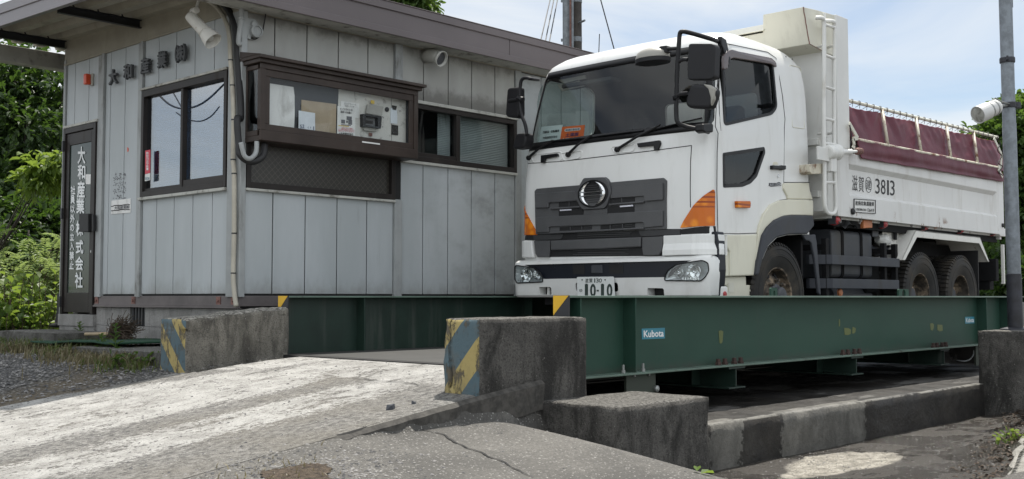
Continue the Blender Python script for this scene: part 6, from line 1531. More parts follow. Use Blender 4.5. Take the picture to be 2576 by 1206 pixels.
for p in (Z4(984, 340), Z4(1064, 340), Z4(984, 1000), Z4(1064, 1000)): mb.tube([lp(p), lp(p) + Vector((.06, .1, 0))], .014, 6)
mb.build('rung', 'ladder_white', ld)
# tarpaulin roller drive
mb = MB(); c0 = onY(Z8(775, 125), 5.40); c1_ = onY(Z8(850, 122), 5.40); ax = (c1_ - c0).normalized()
mb.lathe(c0, ax, [(.055, -.06), (.075, -.05), (.082, .0), (.075, .10), (.085, .12), (.085, .17), (.055, .22), (.03, .26), (.028, .5), (.016, .51), (.016, .66)], 24)
mb.box(c0.x - .03, c0.x + .09, 5.36, 5.46, c0.z - .2, c0.z); mb.box(c0.x - .28, c0.x - .02, 5.38, 5.40, c0.z - .10, c0.z + .04)
drv = mb.build('roller_drive', 'ladder_white', T, bevel=.006)
mb = MB(); mb.prism([onY(H7(*p), 5.45) for p in ((150, 225), (350, 215), (340, 370), (180, 375), (150, 340))], (0, .16, 0)); mb.build('drive_bracket', 'rail_rusty', drv, bevel=.005)
mb = MB(); e = c0 + ax * .62; mb.lathe(e, ax, [(.03, 0), (.04, .02), (.04, .06), (.03, .08)], 12); mb.ell(e + ax * .11, (.035, .03, .035)); mb.build('joint', 'rust_plate', drv)
# ---------------------------------------------------------------- tarp frame
y_mid = 5.49; y_top = 5.60
r0 = onY(G6(20, 55), y_top); r1 = onY(G6(1690, 470), y_top); m0 = onY(G6(55, 485), y_mid); m1_ = onY(G6(1725, 818), y_mid)
r0 = Vector((11.27, y_top, 2.165)); 
mb = MB(); mb.tube([r0, r1], .018, 10); rl = mb.build('tarp_rail', 'guard_cream', T, smooth=True)
mb = MB(); mb.tube([m0, m1_], .018, 10); mb.build('tarp_rail', 'rail_rusty', T, smooth=True)
posts = []
for a, b in ((G6(385, 180), G6(450, 550)), (G6(768, 260), G6(825, 625)), (G6(1112, 345), G6(1162, 690)), (G6(1418, 425), G6(1465, 750))):
    q0 = onY(b, y_mid); u = (q0.x - m0.x) / (m1_.x - m0.x); q1 = onY(a, y_top); q1 = Vector((q1.x, y_top, (r0.z + (r1.z - r0.z) * (q1.x - r0.x) / (r1.x - r0.x)))); posts.append((q1, q0))
    mb = MB(); mb.tube([q1, q0], .019, 10); mb.build('tarp_post', 'rail_rusty', T, smooth=True)
for ends, nm in (((G6(15, 310), G6(110, 478), G6(60, 485), G6(70, 560), G6(40, 640)), 'f'), ((G6(1650, 480), G6(1735, 660), G6(1730, 820), G6(1700, 800)), 'r'), ((G6(1700, 830), G6(1745, 920)), 'r')):
    q = [onY(p, 5.47) for p in ends]
    mb = MB()
    for a, b in zip(q, q[1:]): mb.obox(a, b, .012, .045, (0, 0, 1))
    mb.build('tarp_bracket', 'guard_cream', T)
# sheet: upper run between rails, skirt below
xs0 = 11.30; xs1 = r1.x + .05
def rail_z(x, a, b): return a.z + (b.z - a.z) * (x - a.x) / (b.x - a.x)
pxs = [xs0] + [((p[0].x + p[1].x) / 2) for p in posts] + [xs1]
def upper(u, v):
    x = xs0 + (xs1 - xs0) * u
    zt_ = rail_z(x, r0, r1) - .045; zb2 = rail_z(x, m0, m1_) - .03
    k = min(range(len(pxs) - 1), key=lambda i: abs(x - (pxs[i] + pxs[i + 1]) / 2)); w = (x - pxs[k]) / (pxs[k + 1] - pxs[k]); w = min(1, max(0, w))
    sag = .022 * sin(pi * w) * (1 - v) ** 2
    z = zb2 + (zt_ - zb2) * v - sag * 0 - .018 * sin(pi * w) * v ** 3 + .0035 * sin(x * 38) * v ** 6
    y = y_mid + (y_top - y_mid) * v + .018
    y += .028 * noise.noise(Vector((x * 2.2, z * 3.5, 1))) + .02 * noise.noise(Vector((x * 7 + z * 3, z * 2.5, 4))) * v + .016 * abs(noise.noise(Vector((x * 5 - z * 6, z * 6, 9))))
    return Vector((x + .05 * (1 - v), y + .01, z))
mb = MB(); mb.grid(upper, 170, 26); tp = mb.build('tarpaulin', 'tarp_maroon', T, smooth=True)
sk0 = onY(G6(112, 703), 5.475); sk1 = onY(G6(1748, 972), 5.475)
def skirt(u, v):
    x0 = 11.36 + .10 * (1 - v); x1 = 15.70 + .14 * (1 - v); x = x0 + (x1 - x0) * u
    zb2 = rail_z(x, sk0, sk1); zt_ = rail_z(x, m0, m1_) + .01; z = zb2 + (zt_ - zb2) * v
    y = 5.472 + .012 * v + .012 * sin(v * 9 + .6 * sin(x * 1.3)) * (1 - v) + .012 * noise.noise(Vector((x * 1.5, z * 9, 2))) - .01 * noise.noise(Vector((x * 4, z * 3, 6)))
    return Vector((x, y, z + .006 * noise.noise(Vector((x * 4, 0, 3)))))
mb = MB(); mb.grid(skirt, 150, 14); mb.build('tarpaulin_skirt', 'tarp_maroon', tp, smooth=True)
for q in (tp,) + tuple(tp.children):
    s_ = q.modifiers.new('s', 'SOLIDIFY'); s_.thickness = .006
# bed interior cover from above so the far side is closed
mb = MB(); mb.grid(lambda u, v: Vector((xs0 + (xs1 - xs0) * u, y_top + (FS - .1 - y_top) * v, rail_z(xs0 + (xs1 - xs0) * u, r0, r1) - .28 - .02 * sin(v * 3.1))), 20, 8); mb.build('load_cover', 'tarp_maroon', tp, smooth=True)
# hooks and lacing
plain('hook_grey', (.13, .12, .11), .5)
mb = MB(); nh = 27
for i in range(nh):
    x = r0.x + .05 + (r1.x - r0.x - .1) * i / (nh - 1); z = rail_z(x, r0, r1)
    mb.hold = False; mb.tube([Vector((x, y_top + .01, z + .018)), Vector((x, y_top - .02, z + .021)), Vector((x - .008, y_top - .026, z)), Vector((x - .004, y_top - .02, z - .03))], .0045, 5, smooth_n=3)
    mb.hold = True
    for d in (-.05, .05): mb.tube([Vector((x, y_top - .02, z - .02)), Vector((x + d, y_top + .01, z - .052))], .003, 4)
build_each(mb, 'tarp_hook', 'hook_grey', rl)
mb = MB(); mb.tube([onY(G6(*p), 5.46) for p in ((20, 330), (40, 470), (25, 560), (75, 620), (60, 650))], .007, 6, smooth_n=4); mb.tube([onY(G6(*p), 5.46) for p in ((1690, 470), (1720, 540), (1690, 620), (1740, 680), (1700, 760), (1750, 800), (1710, 860), (1750, 900))], .006, 6, smooth_n=4); build_each(mb, 'tarp_rope', 'rubber_black', T)
# ---------------------------------------------------------------- lettering on the body
yL = NS + .044
items = []
BP = lambda x, y: onY(Z8(x, y), yL)
def para(x0, y0, x1, y1, sk): return [BP(x0, y1 - sk / 2), BP(x1, y1 + sk / 2), BP(x1, y0 + sk / 2), BP(x0, y0 - sk / 2)]
items += [('滋', para(922, 272, 957, 374, 6)), ('賀', para(964, 280, 998, 380, 6)), ('3', para(1072, 294, 1101, 392, 4)), ('8', para(1108, 300, 1138, 396, 4)), ('1', para(1148, 304, 1160, 400, 2)), ('3', para(1167, 306, 1197, 404, 4)), ('建', para(1012, 302, 1044, 366, 5))]
lettering('lettering', items, (0, -1, 0), 'ink_black', sd1, bold=.0, off=.002)
mb = MB(); cc = [BP(1028 + 21 * cos(a), 334 + 51 * sin(a) + 3 * cos(a)) for a in [2 * pi * i / 40 for i in range(41)]]; ci = [BP(1028 + 18.5 * cos(a), 334 + 47.5 * sin(a) + 3 * cos(a)) for a in [2 * pi * i / 40 for i in range(41)]]
vs = [p - Vector((0, .002, 0)) for p in cc] + [p - Vector((0, .002, 0)) for p in ci]; mb.add(vs, [(i, i + 1, 42 + i, 41 + i) for i in range(40)]); mb.build('ring_mark', 'ink_black', sd1, fix=False)
bp_ = lambda x, y: onY(H7(x, y), NS - .006)
mb = MB(); mb.prism([bp_(818, 755), bp_(1130, 775), bp_(1130, 965), bp_(818, 945)], (0, .008, 0)); pl2 = mb.build('permit_plate', 'paper_white', sd1)
mb = MB(); q = [bp_(*p) for p in ((815, 750), (1134, 772), (1134, 970), (815, 948))]; 
for a, b in zip(q, q[1:] + q[:1]): mb.obox(a, b, .006, .012, (0, -1, 0))
mb.build('frame', 'tank_grey', pl2)
lettering('lettering', [('産廃収集運搬車', [bp_(832, 845), bp_(1115, 862), bp_(1115, 798), bp_(832, 780)]), ('大和産業株式会社', [bp_(832, 925), bp_(1000, 935), bp_(1000, 898), bp_(832, 885)]), ('126419', [bp_(1012, 940), bp_(1115, 948), bp_(1115, 900), bp_(1012, 892)])], (0, -1, 0), 'ink_black', pl2, bold=.02)
q = onY(H7(785, 940), NS - .002); mb = MB(); mb.lathe(q, (0, -1, 0), [(.035, 0), (.035, .02), (.02, .03)], 16); q2 = onY(Z8(1893, 596), NS - .002); mb.lathe(q2, (0, -1, 0), [(.028, 0), (.028, .02), (.02, .025)], 14); mb.build('buffer', 'rubber_black', sd1)
# marker lamps and hooks under the body
for x, y in ((812, 563), (1120, 587), (1385, 602), (1618, 622), (1826, 640)):
    q = onY(Z8(x, y), 5.58); mb = MB(); mb.lathe(q + Vector((-.06, 0, 0)), (1, -.25, -.05), [(.055, 0), (.058, .02), (.05, .06), (.03, .10), (.005, .115)], 16); l_ = mb.build('marker_lamp', 'red_lens', T, smooth=True)
    mb = MB(); mb.box(q.x - .072, q.x - .058, q.y - .045, q.y + .045, q.z - .045, q.z + .09); mb.build('lamp_bracket', 'tank_grey', l_)
q = [onY(Z8(*p), 5.56) for p in ((998, 560), (1055, 562), (1055, 612), (998, 615))]; mb = MB(); mb.prism(q, (0, .05, 0)); mb.build('square_lamp', 'amber_dull', T, bevel=.008)
q = onY(Z8(1458, 598), 5.56); mb = MB(); mb.lathe(q, (0, -1, 0), [(.035, 0), (.035, .02), (.02, .03)], 14); mb.build('side_reflector', 'amber_dull', T)
mb = MB()
for x in (850, 975, 1310, 1410, 1505, 1600, 1690): q = onY(Z8(x, 555 + (x - 850) * .06), 5.53); mb.tube([q + Vector((0, .02, .04)), q, q + Vector((-.03, -.01, -.04)), q + Vector((-.07, -.01, -.03))], .008, 6, smooth_n=3)
mb.build('rope_hook', 'hook_grey', T)
side_prism('lamp_post', [Z8(1058, 545), Z8(1095, 545), Z8(1095, 670), Z8(1055, 670)], 5.66, .02, 'tank_grey', T)
side_prism('wing_stay', [Z8(1198, 560), Z8(1214, 560), Z8(1214, 690), Z8(1198, 690)], 5.64, .02, 'chassis_black', T)
mb = MB(); r = random.Random(1); q = onY(Z8(880, 592), 5.62); mb.grid(lambda u, v: q + Vector(((u - .5) * .34 + .02 * noise.noise(Vector((u * 5, v * 5, 1))), .12 * (v - .5), .06 * noise.noise(Vector((u * 3, v * 3, 7))) + .05 * (1 - abs(u - .5) * 2) - .08 * abs(v - .5))), 14, 10); tag(mb.build('rag', 'fin_grey', smooth=True), 'crumpled dark rag stuffed above the fuel tank under the truck body', 'rag')
# ================================================================== WEIGHBRIDGE
m, n = new('bridge_green'); co = n.coord(); s = n.sep(co)
c = n.mix(n.ramp(n.noise(1.1, n.coord((.7, 1, 1.6)), 5, .6), .3, .7), (.017, .051, .036, 1), (.025, .065, .046, 1))
c = n.mix(n.math('MULTIPLY', n.ramp(n.noise(4, n.coord((2.2, 2, .22)), 6, .7), .52, .74), .6), c, (.034, .058, .046, 1))
c = n.mix(n.math('MULTIPLY', n.ramp(n.math('ADD', s[2], n.math('MULTIPLY', n.noise(6, co, 7, .75), .22)), -.36, -.50), .75), c, (.052, .052, .042, 1))
c = n.mix(n.ramp(n.noise(16, co, 6, .75), .73, .76), c, (.06, .036, .022, 1))
n.l(c, n.b.inputs['Base Color']); n.b.inputs['Roughness'].default_value = .55; n.b.inputs['Specular IOR Level'].default_value = .28
n.bump(n.noise(5, n.coord((.6, 1, 1)), 3), .10, .01)
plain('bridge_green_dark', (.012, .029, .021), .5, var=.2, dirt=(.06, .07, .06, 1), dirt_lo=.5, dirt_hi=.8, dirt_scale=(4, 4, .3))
plain('flange_edge', (.10, .15, .12), .45, var=.15, dirt=(.05, .045, .035, 1))
plain('inner_beam', (.055, .052, .045), .6, var=.2)
plain('bolt_rust', (.045, .026, .022), .8, var=.3)
plain('galv_bolt', (.28, .29, .28), .4, metal=.6)
plain('sticker_teal', (.03, .20, .27), .35); plain('paint_mark', (.10, .12, .035), .5)
plain('deck_steel', (.035, .035, .033), .7, dirt=(.09, .086, .078, 1), dirt_scale=(.8, 2, 1))
plain('sign_yellow', (.65, .38, .012), .35, var=.05); plain('sign_black', (.014, .015, .02), .35)
WBR = root('weighbridge', (10.2, 6.6, -.86), 'long green steel weighbridge carrying the white dump truck', 'weighbridge')
GX0b, GX1b = 5.79, 14.75; ZT = -.005; ZB = -.548
def girder(name, yw, yf, mat):
    """channel with web at yw and flanges out to yf"""
    a, b = min(yw, yf), max(yw, yf)
    mb = MB(); s = 1 if yf > yw else -1
    mb.box(GX0b, GX1b, min(yw, yw + .012 * s * -1), max(yw, yw - .012 * s), ZB, ZT)
    g = mb.build(name, mat, WBR)
    mb = MB(); mb.box(GX0b, GX1b, a - .012, b, ZT, ZT + .016); mb.box(GX0b, GX1b, a - .012, b, ZB - .016, ZB); mb.build('flange', 'flange_edge', g, bevel=.003)
    return g
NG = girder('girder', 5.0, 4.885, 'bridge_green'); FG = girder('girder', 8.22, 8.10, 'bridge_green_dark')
mb = MB()
for x in (5.93, 6.56, 13.46, 14.2): mb.box(x - .012, x, 4.888, 5.0, ZB, ZT)
build_each(mb, 'stiffener', 'bridge_green', NG)
mb = MB()
for x in (6.66, 9.0, 11.5, 14.0): mb.box(x - .006, x + .006, 8.11, 8.22, ZB, ZT)
build_each(mb, 'stiffener', 'bridge_green_dark', FG)
for y0, y1, g in ((4.885, 5.0, NG), (8.10, 8.22, FG)):       # hazard end plates
    mb = MB(); mb.box(GX0b - .012, GX0b, y0 - .01, y1 + .012, -.50, ZT + .016); e = mb.build('end_plate', 'sign_black', g)
    q = [Vector((GX0b - .0125, y1 + .012, ZT + .016)), Vector((GX0b - .0125, y0 - .01, ZT + .016)), Vector((GX0b - .0125, y1 + .012, -.125))]
    mb = MB(); mb.prism(q, (-.0015, 0, 0)); mb.build('yellow_triangle', 'sign_yellow', e)
# cross members and their bolts
for k, xc in enumerate((7.93, 10.09, 12.2)):
    mb = MB(); mb.box(xc - .006, xc + .006, 4.90, 8.2, -.732, -.585); mb.box(xc - .125, xc + .125, 4.89, 8.2, -.745, -.732); mb.box(xc - .125, xc + .125, 4.89, 8.2, -.585, -.566)
    mb.box(xc - .12, xc - .006, 5.25, 5.26, -.732, -.585); mb.box(xc + .006, xc + .12, 5.0, 5.01, -.732, -.585)
    cm = mb.build('cross_member', 'bridge_green_dark', WBR, bevel=.002)
    mb = MB()
    for d in (-.22, -.12, .02, .12): mb.lathe((xc + d, 4.93, ZB - .001), (0, 0, 1), [(.028, 0), (.028, .022), (.020, .024), (.020, .05), (.01, .052)], 6)
    build_each(mb, 'bolt', 'bolt_rust', cm)
mb = MB(); mb.box(6.0, 14.6, 5.9, 5.912, -.70, -.53); mb.box(6.0, 14.6, 5.8, 6.0, -.71, -.70); mb.box(6.0, 14.6, 7.3, 7.312, -.70, -.53); mb.build('inner_beam', 'inner_beam', WBR)
mb = MB(); mb.box(GX0b, GX1b, 5.015, 8.20, -.525, -.50); mb.build('deck', 'deck_steel', WBR)
mb = MB(); mb.box(6.49, 6.85, 4.93, 4.95, -.74, ZB - .016); mb.box(6.49, 6.85, 4.95, 5.25, -.74, -.72); lg = mb.build('leg', 'bridge_green', WBR)
mb = MB(); mb.box(13.2, 13.5, 4.93, 4.95, -.80, ZB - .016); mb.build('leg', 'bridge_green', WBR)
mb = MB()
for x in (6.44, 6.68): mb.lathe((x, 4.92, ZB), (0, 0, 1), [(.016, 0), (.016, .02), (.010, .022), (.010, .06)], 8)
for x in (6.58, 6.76): mb.lathe((x, 4.93, -.575), (0, -1, 0), [(.011, 0), (.008, .012)], 8)
q = onY(G2(2160, 615), 4.93); mb.lathe(q, (0, -1, 0), [(.025, -.05), (.025, .02), (.01, .03)], 12)
build_each(mb, 'bolt', 'galv_bolt', WBR)
for p0, p1 in (((400, 998), (440, 1072)), ((1225, 1007), (1290, 1068))):      # lifting lugs
    a = onY(Z8(*p0), 4.95); b = onY(Z8(*p1), 4.95); cx = (a.x + b.x) / 2; hw_ = (b.x - a.x) / 2; z1 = a.z; n_ = 14
    outer = [Vector((cx - hw_, 4.95, .01)), Vector((cx - hw_, 4.95, z1 - .01)), Vector((cx - hw_ + .01, 4.95, z1)), Vector((cx + hw_ - .01, 4.95, z1)), Vector((cx + hw_, 4.95, z1 - .01)), Vector((cx + hw_, 4.95, .01)), Vector((cx + hw_ * .32, 4.95, .01)), Vector((cx + hw_ * .32, 4.95, z1 * .5))]
    arc = [Vector((cx + hw_ * .32 * cos(t), 4.95, z1 * .5 + hw_ * .32 * sin(t))) for t in [pi * i / 8 for i in range(1, 8)]]
    mb = MB(); mb.prism(outer + arc + [Vector((cx - hw_ * .32, 4.95, z1 * .5)), Vector((cx - hw_ * .32, 4.95, .01))], (0, .02, 0)); mb.build('lifting_lug', 'bridge_green', WBR)
for quad, bold in (([G2(2072, 298), G2(2220, 292), G2(2220, 223), G2(2070, 229)], .03), ([G3(1933, 198), G3(1993, 196), G3(1992, 152), G3(1932, 154)], .02)):
    q = [onY(p, 4.9985) for p in quad]; mb = MB(); mb.prism(q, (0, -.002, 0)); s_ = mb.build('sticker', 'sticker_teal', NG)
    lettering('lettering', [('Kubota', sub_quad(q, .08, .2, .93, .8))], (0, -1, 0), 'ink_white', s_, off=.004, bold=bold)
mb = MB(); r = random.Random(3)
for cx, cy, w, h in ((352, 285, 28, 90), (1118, 195, 10, 50), (1172, 248, 42, 42), (1212, 243, 22, 40), (1718, 215, 24, 50), (1770, 225, 36, 42)):
    pts = [(cx + w / 2 * a + r.uniform(-3, 3), cy + h / 2 * b + r.uniform(-5, 5)) for a, b in ((-1, -.9), (.2, -1), (1, -.7), (.9, .6), (.1, 1), (-.9, .85))]
    mb.prism([onY(G3(*p), 4.9985) for p in pts], (0, -.001, 0))
build_each(mb, 'paint_mark', 'paint_mark', NG)
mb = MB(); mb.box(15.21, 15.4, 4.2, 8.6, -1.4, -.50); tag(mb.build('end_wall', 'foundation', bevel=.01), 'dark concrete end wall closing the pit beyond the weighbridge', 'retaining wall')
mb = MB(); mb.tube([onY(G3(*p), 5.2) for p in ((1880, 436), (1930, 440), (1965, 428), (1985, 400), (1990, 370))], .008, 6, smooth_n=4); tag(mb.build('hose', 'trim_grey', smooth=True), 'thin grey hose sagging under the far end of the weighbridge', 'hose')
# drain strip between ramp and deck
mb = MB(); mb.box(5.66, 5.79, 5.06, 7.98, -.52, -.494); mb.build('joint_strip', 'crack_dark', WBR)

# ================================================================== LAMP POLE
plain('galvanised', (.17, .19, .21), .5, metal=.25, var=.25, vscale=14)
plain('pole_dark', (.022, .023, .03), .55, var=.6, vscale=7)
LP = root('lamp_pole', (12.23, 4.13, -.345), 'grey galvanised lamp pole with black base on the tapering concrete block', 'pole')
pb = Vector((12.23, 4.15, -.345)); pt = Vector((12.13, 4.15, 4.5))
def pol(z): return pb + (pt - pb) * ((z + .345) / 4.845)
zk = onY((2545, 690), 4.15).z
mb = MB(); mb.lathe(pol(zk), (pt - pb), [(.070, 0), (.070, 1.6), (.067, 1.605), (.067, 4.0)], 24); mb.build('shaft', 'galvanised', LP, smooth=True).data.set_sharp_from_angle(angle=radians(40))
mb = MB(); mb.lathe(pb - Vector((0, 0, .02)), (pt - pb), [(.076, 0), (.076, zk + .365), (.070, zk + .37)], 24); mb.lathe(pb, (0, 0, 1), [(.16, -.02), (.15, .012), (.08, .03)], 20); mb.build('base', 'pole_dark', LP)
mb = MB()
for y in (262, 150): zz = onY((2530, y), 4.15).z; mb.lathe(pol(zz - .03), (pt - pb), [(.076, 0), (.078, .01), (.078, .045), (.076, .055)], 20)
c = pol(onY((2530, 150), 4.15).z); mb.obox(c + Vector((-.06, -.02, 0)), c + Vector((-.14, -.05, .0)), .02, .04); c = pol(onY((2530, 262), 4.15).z); mb.lathe(c + Vector((.08, -.05, 0)), (0, 0, 1), [(.05, -.03), (.05, .03)], 12)
build_each(mb, 'clamp', 'pole_dark', LP)
mb = MB(); mb.obox(pol(3.1) + Vector((.075, -.03, 0)), pol(4.4) + Vector((.075, -.03, 0)), .04, .03, (0, 1, 0)); mb.build('cable_duct', 'pole_dark', LP)
FLT = root('flood_lamp', onY((2480, 280), 4.10), 'white drum shaped flood lamp clamped to the grey lamp pole', 'flood lamp')
a = onY((2509, 268), 4.10); b = onY((2457, 291), 4.22); ax = (b - a).normalized(); ln = (b - a).length
mb = MB(); mb.lathe(a, ax, [(.03, -.02), (.066, .0), (.078, .02), (.078, ln * .45), (.088, ln * .47), (.092, ln * .95), (.084, ln * .95), (.07, ln * .6), (.02, ln * .5)], 28); plain('lamp_white', (.62, .62, .61), .45, dirt=(.3, .29, .27, 1), dirt_lo=.55, dirt_hi=.8); mb.build('drum', 'lamp_white', FLT)
mb = MB(); mb.lathe(a, ax, [(.085, ln * .92), (.078, ln * .935), (.02, ln * .945)], 28); mb.build('lens', 'trim_cream', FLT, smooth=True)
mb = MB(); p = a + ax * ln * .3; u = Vector((0, 0, 1)); mb.tube([p + u * .078, p + u * .095 - ax * .06, a - ax * .06 + u * .03, c + Vector((-.05, -.03, 0))], .008, 6); mb.tube([p - u * .078, p - u * .09 - ax * .1, a - ax * .06 - u * .02], .006, 6); mb.tube([a - ax * .02, c], .015, 8)
for t in (.15, .38): mb.lathe(a + ax * ln * t, ax, [(.080, 0), (.082, .004), (.082, .012), (.080, .016)], 24)
mb.build('bracket', 'galv_bolt', FLT)
# ================================================================== UTILITY POLE AND WIRES
plain('pole_concrete', (.055, .05, .046), .85, var=.35, vscale=6)
UP = root('utility_pole', (15.6, 12.95, -.5), 'dark utility pole with grey conduits rising behind the office roof', 'utility pole')
ub = onX((1450, 60), 15.6); 
def up_(px_): return onX((px_, 60), 15.6).y
rad = (up_(1437) - up_(1464)) / 2 * .73
mb = MB(); mb.lathe((15.6, ub.y, -.6), (0, 0, 1), [(rad * 1.25, 0), (rad * .95, 9)], 20); mb.build('shaft', 'pole_concrete', UP)
mb = MB(); mb.lathe((15.45, onX((1425.5, 60), 15.45).y, -.5), (0, 0, 1), [(.075, 0), (.075, 7.5)], 16); mb.build('conduit', 'galvanised', UP)
mb = MB(); mb.lathe((15.42, onX((1435.5, 60), 15.42).y, -.5), (0, 0, 1), [(.022, 0), (.022, 7)], 10); mb.build('conduit', 'rust_plate', UP); mb = MB(); mb.lathe((15.40, onX((1440.5, 60), 15.40).y, -.5), (0, 0, 1), [(.02, 0), (.02, 7)], 10); mb.build('conduit', 'galvanised', UP)
mb = MB()
for y in (100, 1): z = onX((1450, y), 15.6).z; mb.lathe((15.6, ub.y, z - .05), (0, 0, 1), [(rad * 1.12, 0), (rad * 1.12, .09)], 20); mb.obox((15.45, up_(1425), z), (15.5, up_(1445), z), .03, .05)
z = onX((1460, 95), 15.6).z; zz = onX((1463, 58), 15.6).z; mb.tube([(15.6, ub.y, zz), (15.5, ub.y - .28, zz)], .02, 6); mb.build('band', 'galvanised', UP)
def wire(name, pts, rad_, label, group=None):
    mb = MB(); mb.tube(pts, rad_, 6); tag(mb.build(name, 'rubber_black'), label, 'wire', group)
for xa, xb, yb, w in ((1384, 1358, 112, 'leftmost'), (1393, 1370, 114, 'middle'), (1402, 1380, 116, 'rightmost')):
    A = onX((xa + (xa - xb) * .5, -56), 16.5); Bq = onX((xb, yb), 13.6)
    wire('wire', [A, Bq, Bq + (Bq - A) * .12], .010, w + ' of the three slanting wires above the office roof', 'wires above the office roof')
A = onX((1492, -70), 21); Bq = onX((1556, 165), 21); wire('guy_wire', [A, Bq], .016, 'single guy wire slanting down behind the truck cab', 'wires behind the cab')
tag(MB().tube([onX((1506, 140), 18), onX((1508, 86), 18)], .010, 5).build('antenna', 'rubber_black'), 'thin upright rod above the truck cab roof', 'antenna')
def mirrored(p, X):       # the point whose image the office window pane shows at p
    q = onX(p, WX + .012); d = ray(*p).normalized(); d.x = -d.x; return q + d * ((X - q.x) / d.x)
for pts, rr, lb in (([(1120, 640), (1205, 725), (1280, 790), (1370, 820), (1480, 800), (1570, 745), (1650, 670), (1720, 600)], .042, 'thick sagging cable mirrored in the office window pane'), ([(1300, 690), (1340, 760), (1370, 815)], .028, 'short branch cable mirrored in the office window pane'), ([(1330, 850), (1390, 890), (1450, 912), (1520, 912), (1590, 875), (1650, 805)], .03, 'lower sagging cable mirrored in the office window pane')):
    mb = MB(); mb.tube([mirrored(Z1(*p), -13) for p in pts], rr, 6, smooth_n=5); tag(mb.build('cable', 'rubber_black', smooth=True), lb, 'cable')
# wires that cross behind the photographer and mirror in the office window
for k in range(5):
    mb = MB(); mb.tube([Vector((-14, 32, 3.2 + k * .85)), Vector((-14, 18, 2.9 + k * .85)), Vector((-14, 2, 3.1 + k * .85))], .03 if k != 2 else .06, 5, smooth_n=6)
    tag(mb.build('overhead_wire', 'rubber_black'), 'overhead wire mirrored in the office window pane', 'wire', 'overhead wires mirrored in the office window')
# ================================================================== VEGETATION
def leafmat(name, c0, c1, trans, tcol, rough=.5, vs=2.5):
    m, n = new(name); co = n.coord()
    f = n.ramp(n.noise(vs, co, 3, .6), .3, .7); f2 = n.noise(28, co, 2)
    c = n.mix(f, c0 + (1,), c1 + (1,)); c = n.mix(n.ramp(f2, .35, .7, 0, .5), c, tuple(v * .5 for v in c0) + (1,))
    n.l(c, n.b.inputs['Base Color']); n.b.inputs['Roughness'].default_value = rough; n.b.inputs['Specular IOR Level'].default_value = .4
    tr = n.n('ShaderNodeBsdfTranslucent'); tr.inputs[0].default_value = tcol + (1,)
    mx_ = n.n('ShaderNodeMixShader'); mx_.inputs[0].default_value = trans; n.l(n.b.outputs[0], mx_.inputs[1]); n.l(tr.outputs[0], mx_.inputs[2]); n.l(mx_.outputs[0], n.o.inputs[0])
leafmat('leaf_dark', (.018, .042, .014), (.05, .085, .022), .28, (.10, .19, .025))
leafmat('leaf_mid', (.04, .085, .02), (.085, .14, .035), .32, (.16, .27, .04))
leafmat('leaf_light', (.07, .13, .02), (.14, .20, .04), .38, (.30, .42, .06))
leafmat('leaf_fern', (.10, .17, .05), (.19, .26, .11), .40, (.36, .46, .14))
leafmat('grass_green', (.05, .085, .02), (.12, .13, .045), .3, (.2, .28, .06))
leafmat('grass_dry', (.12, .10, .05), (.22, .19, .11), .2, (.3, .26, .15))
plain('bark', (.05, .042, .034), .9, var=.4, vscale=10, bump=.5); plain('twig', (.07, .05, .035), .9, var=.4, vscale=20)
def leaf(vs, fs, p, d, up, L_, w, fold=.25):
    """leaf of six points bent along its midrib"""
    d = d.normalized(); s = d.cross(up); s = s.normalized() if s.length > 1e-4 else Vector((1, 0, 0)); n_ = s.cross(d).normalized(); b = len(vs)
    vs += [p, p + d * L_ * .35 + s * w * .5 + n_ * w * fold, p + d * L_ * .75 + s * w * .38 + n_ * w * fold - n_ * L_ * .06, p + d * L_ - n_ * L_ * .15, p + d * L_ * .75 - s * w * .38 + n_ * w * fold - n_ * L_ * .06, p + d * L_ * .35 - s * w * .5 + n_ * w * fold, p + d * L_ * .5 - n_ * L_ * .03]
    fs += [(b, b + 1, b + 6), (b + 1, b + 2, b + 6), (b + 2, b + 3, b + 6), (b + 3, b + 4, b + 6), (b + 4, b + 5, b + 6), (b + 5, b, b + 6)]
def rv(r): return Vector((r.gauss(0, 1), r.gauss(0, 1), r.gauss(0, 1))).normalized()
def crown(name, clumps, per, L_, w, mat, parent, seed, droop=.35, drooped=True):
    """clumps: (centre, radii); leaves in twigs of 5-7 near the clump shell"""
    r = random.Random(seed); vs = []; fs = []
    for c, rad in clumps:
        c = Vector(c); k = int(per)
        for i in range(k):
            q = rv(r); rr = r.random() ** .45
            p = c + Vector((q.x * rad[0], q.y * rad[1], q.z * rad[2])) * rr
            tw = (q + Vector((0, 0, -droop)) + rv(r) * .5).normalized()
            for j in range(6):
                d = (tw + rv(r) * .75).normalized(); leaf(vs, fs, p + tw * j * L_ * .35, d, Vector((0, 0, 1)) + rv(r) * .45, L_ * r.uniform(.6, 1.15), w * r.uniform(.7, 1.15))
    me = bpy.data.meshes.new(name); me.from_pydata(vs, [], fs); me.materials.append(MATS[mat]); return link_mesh(name, me, parent)
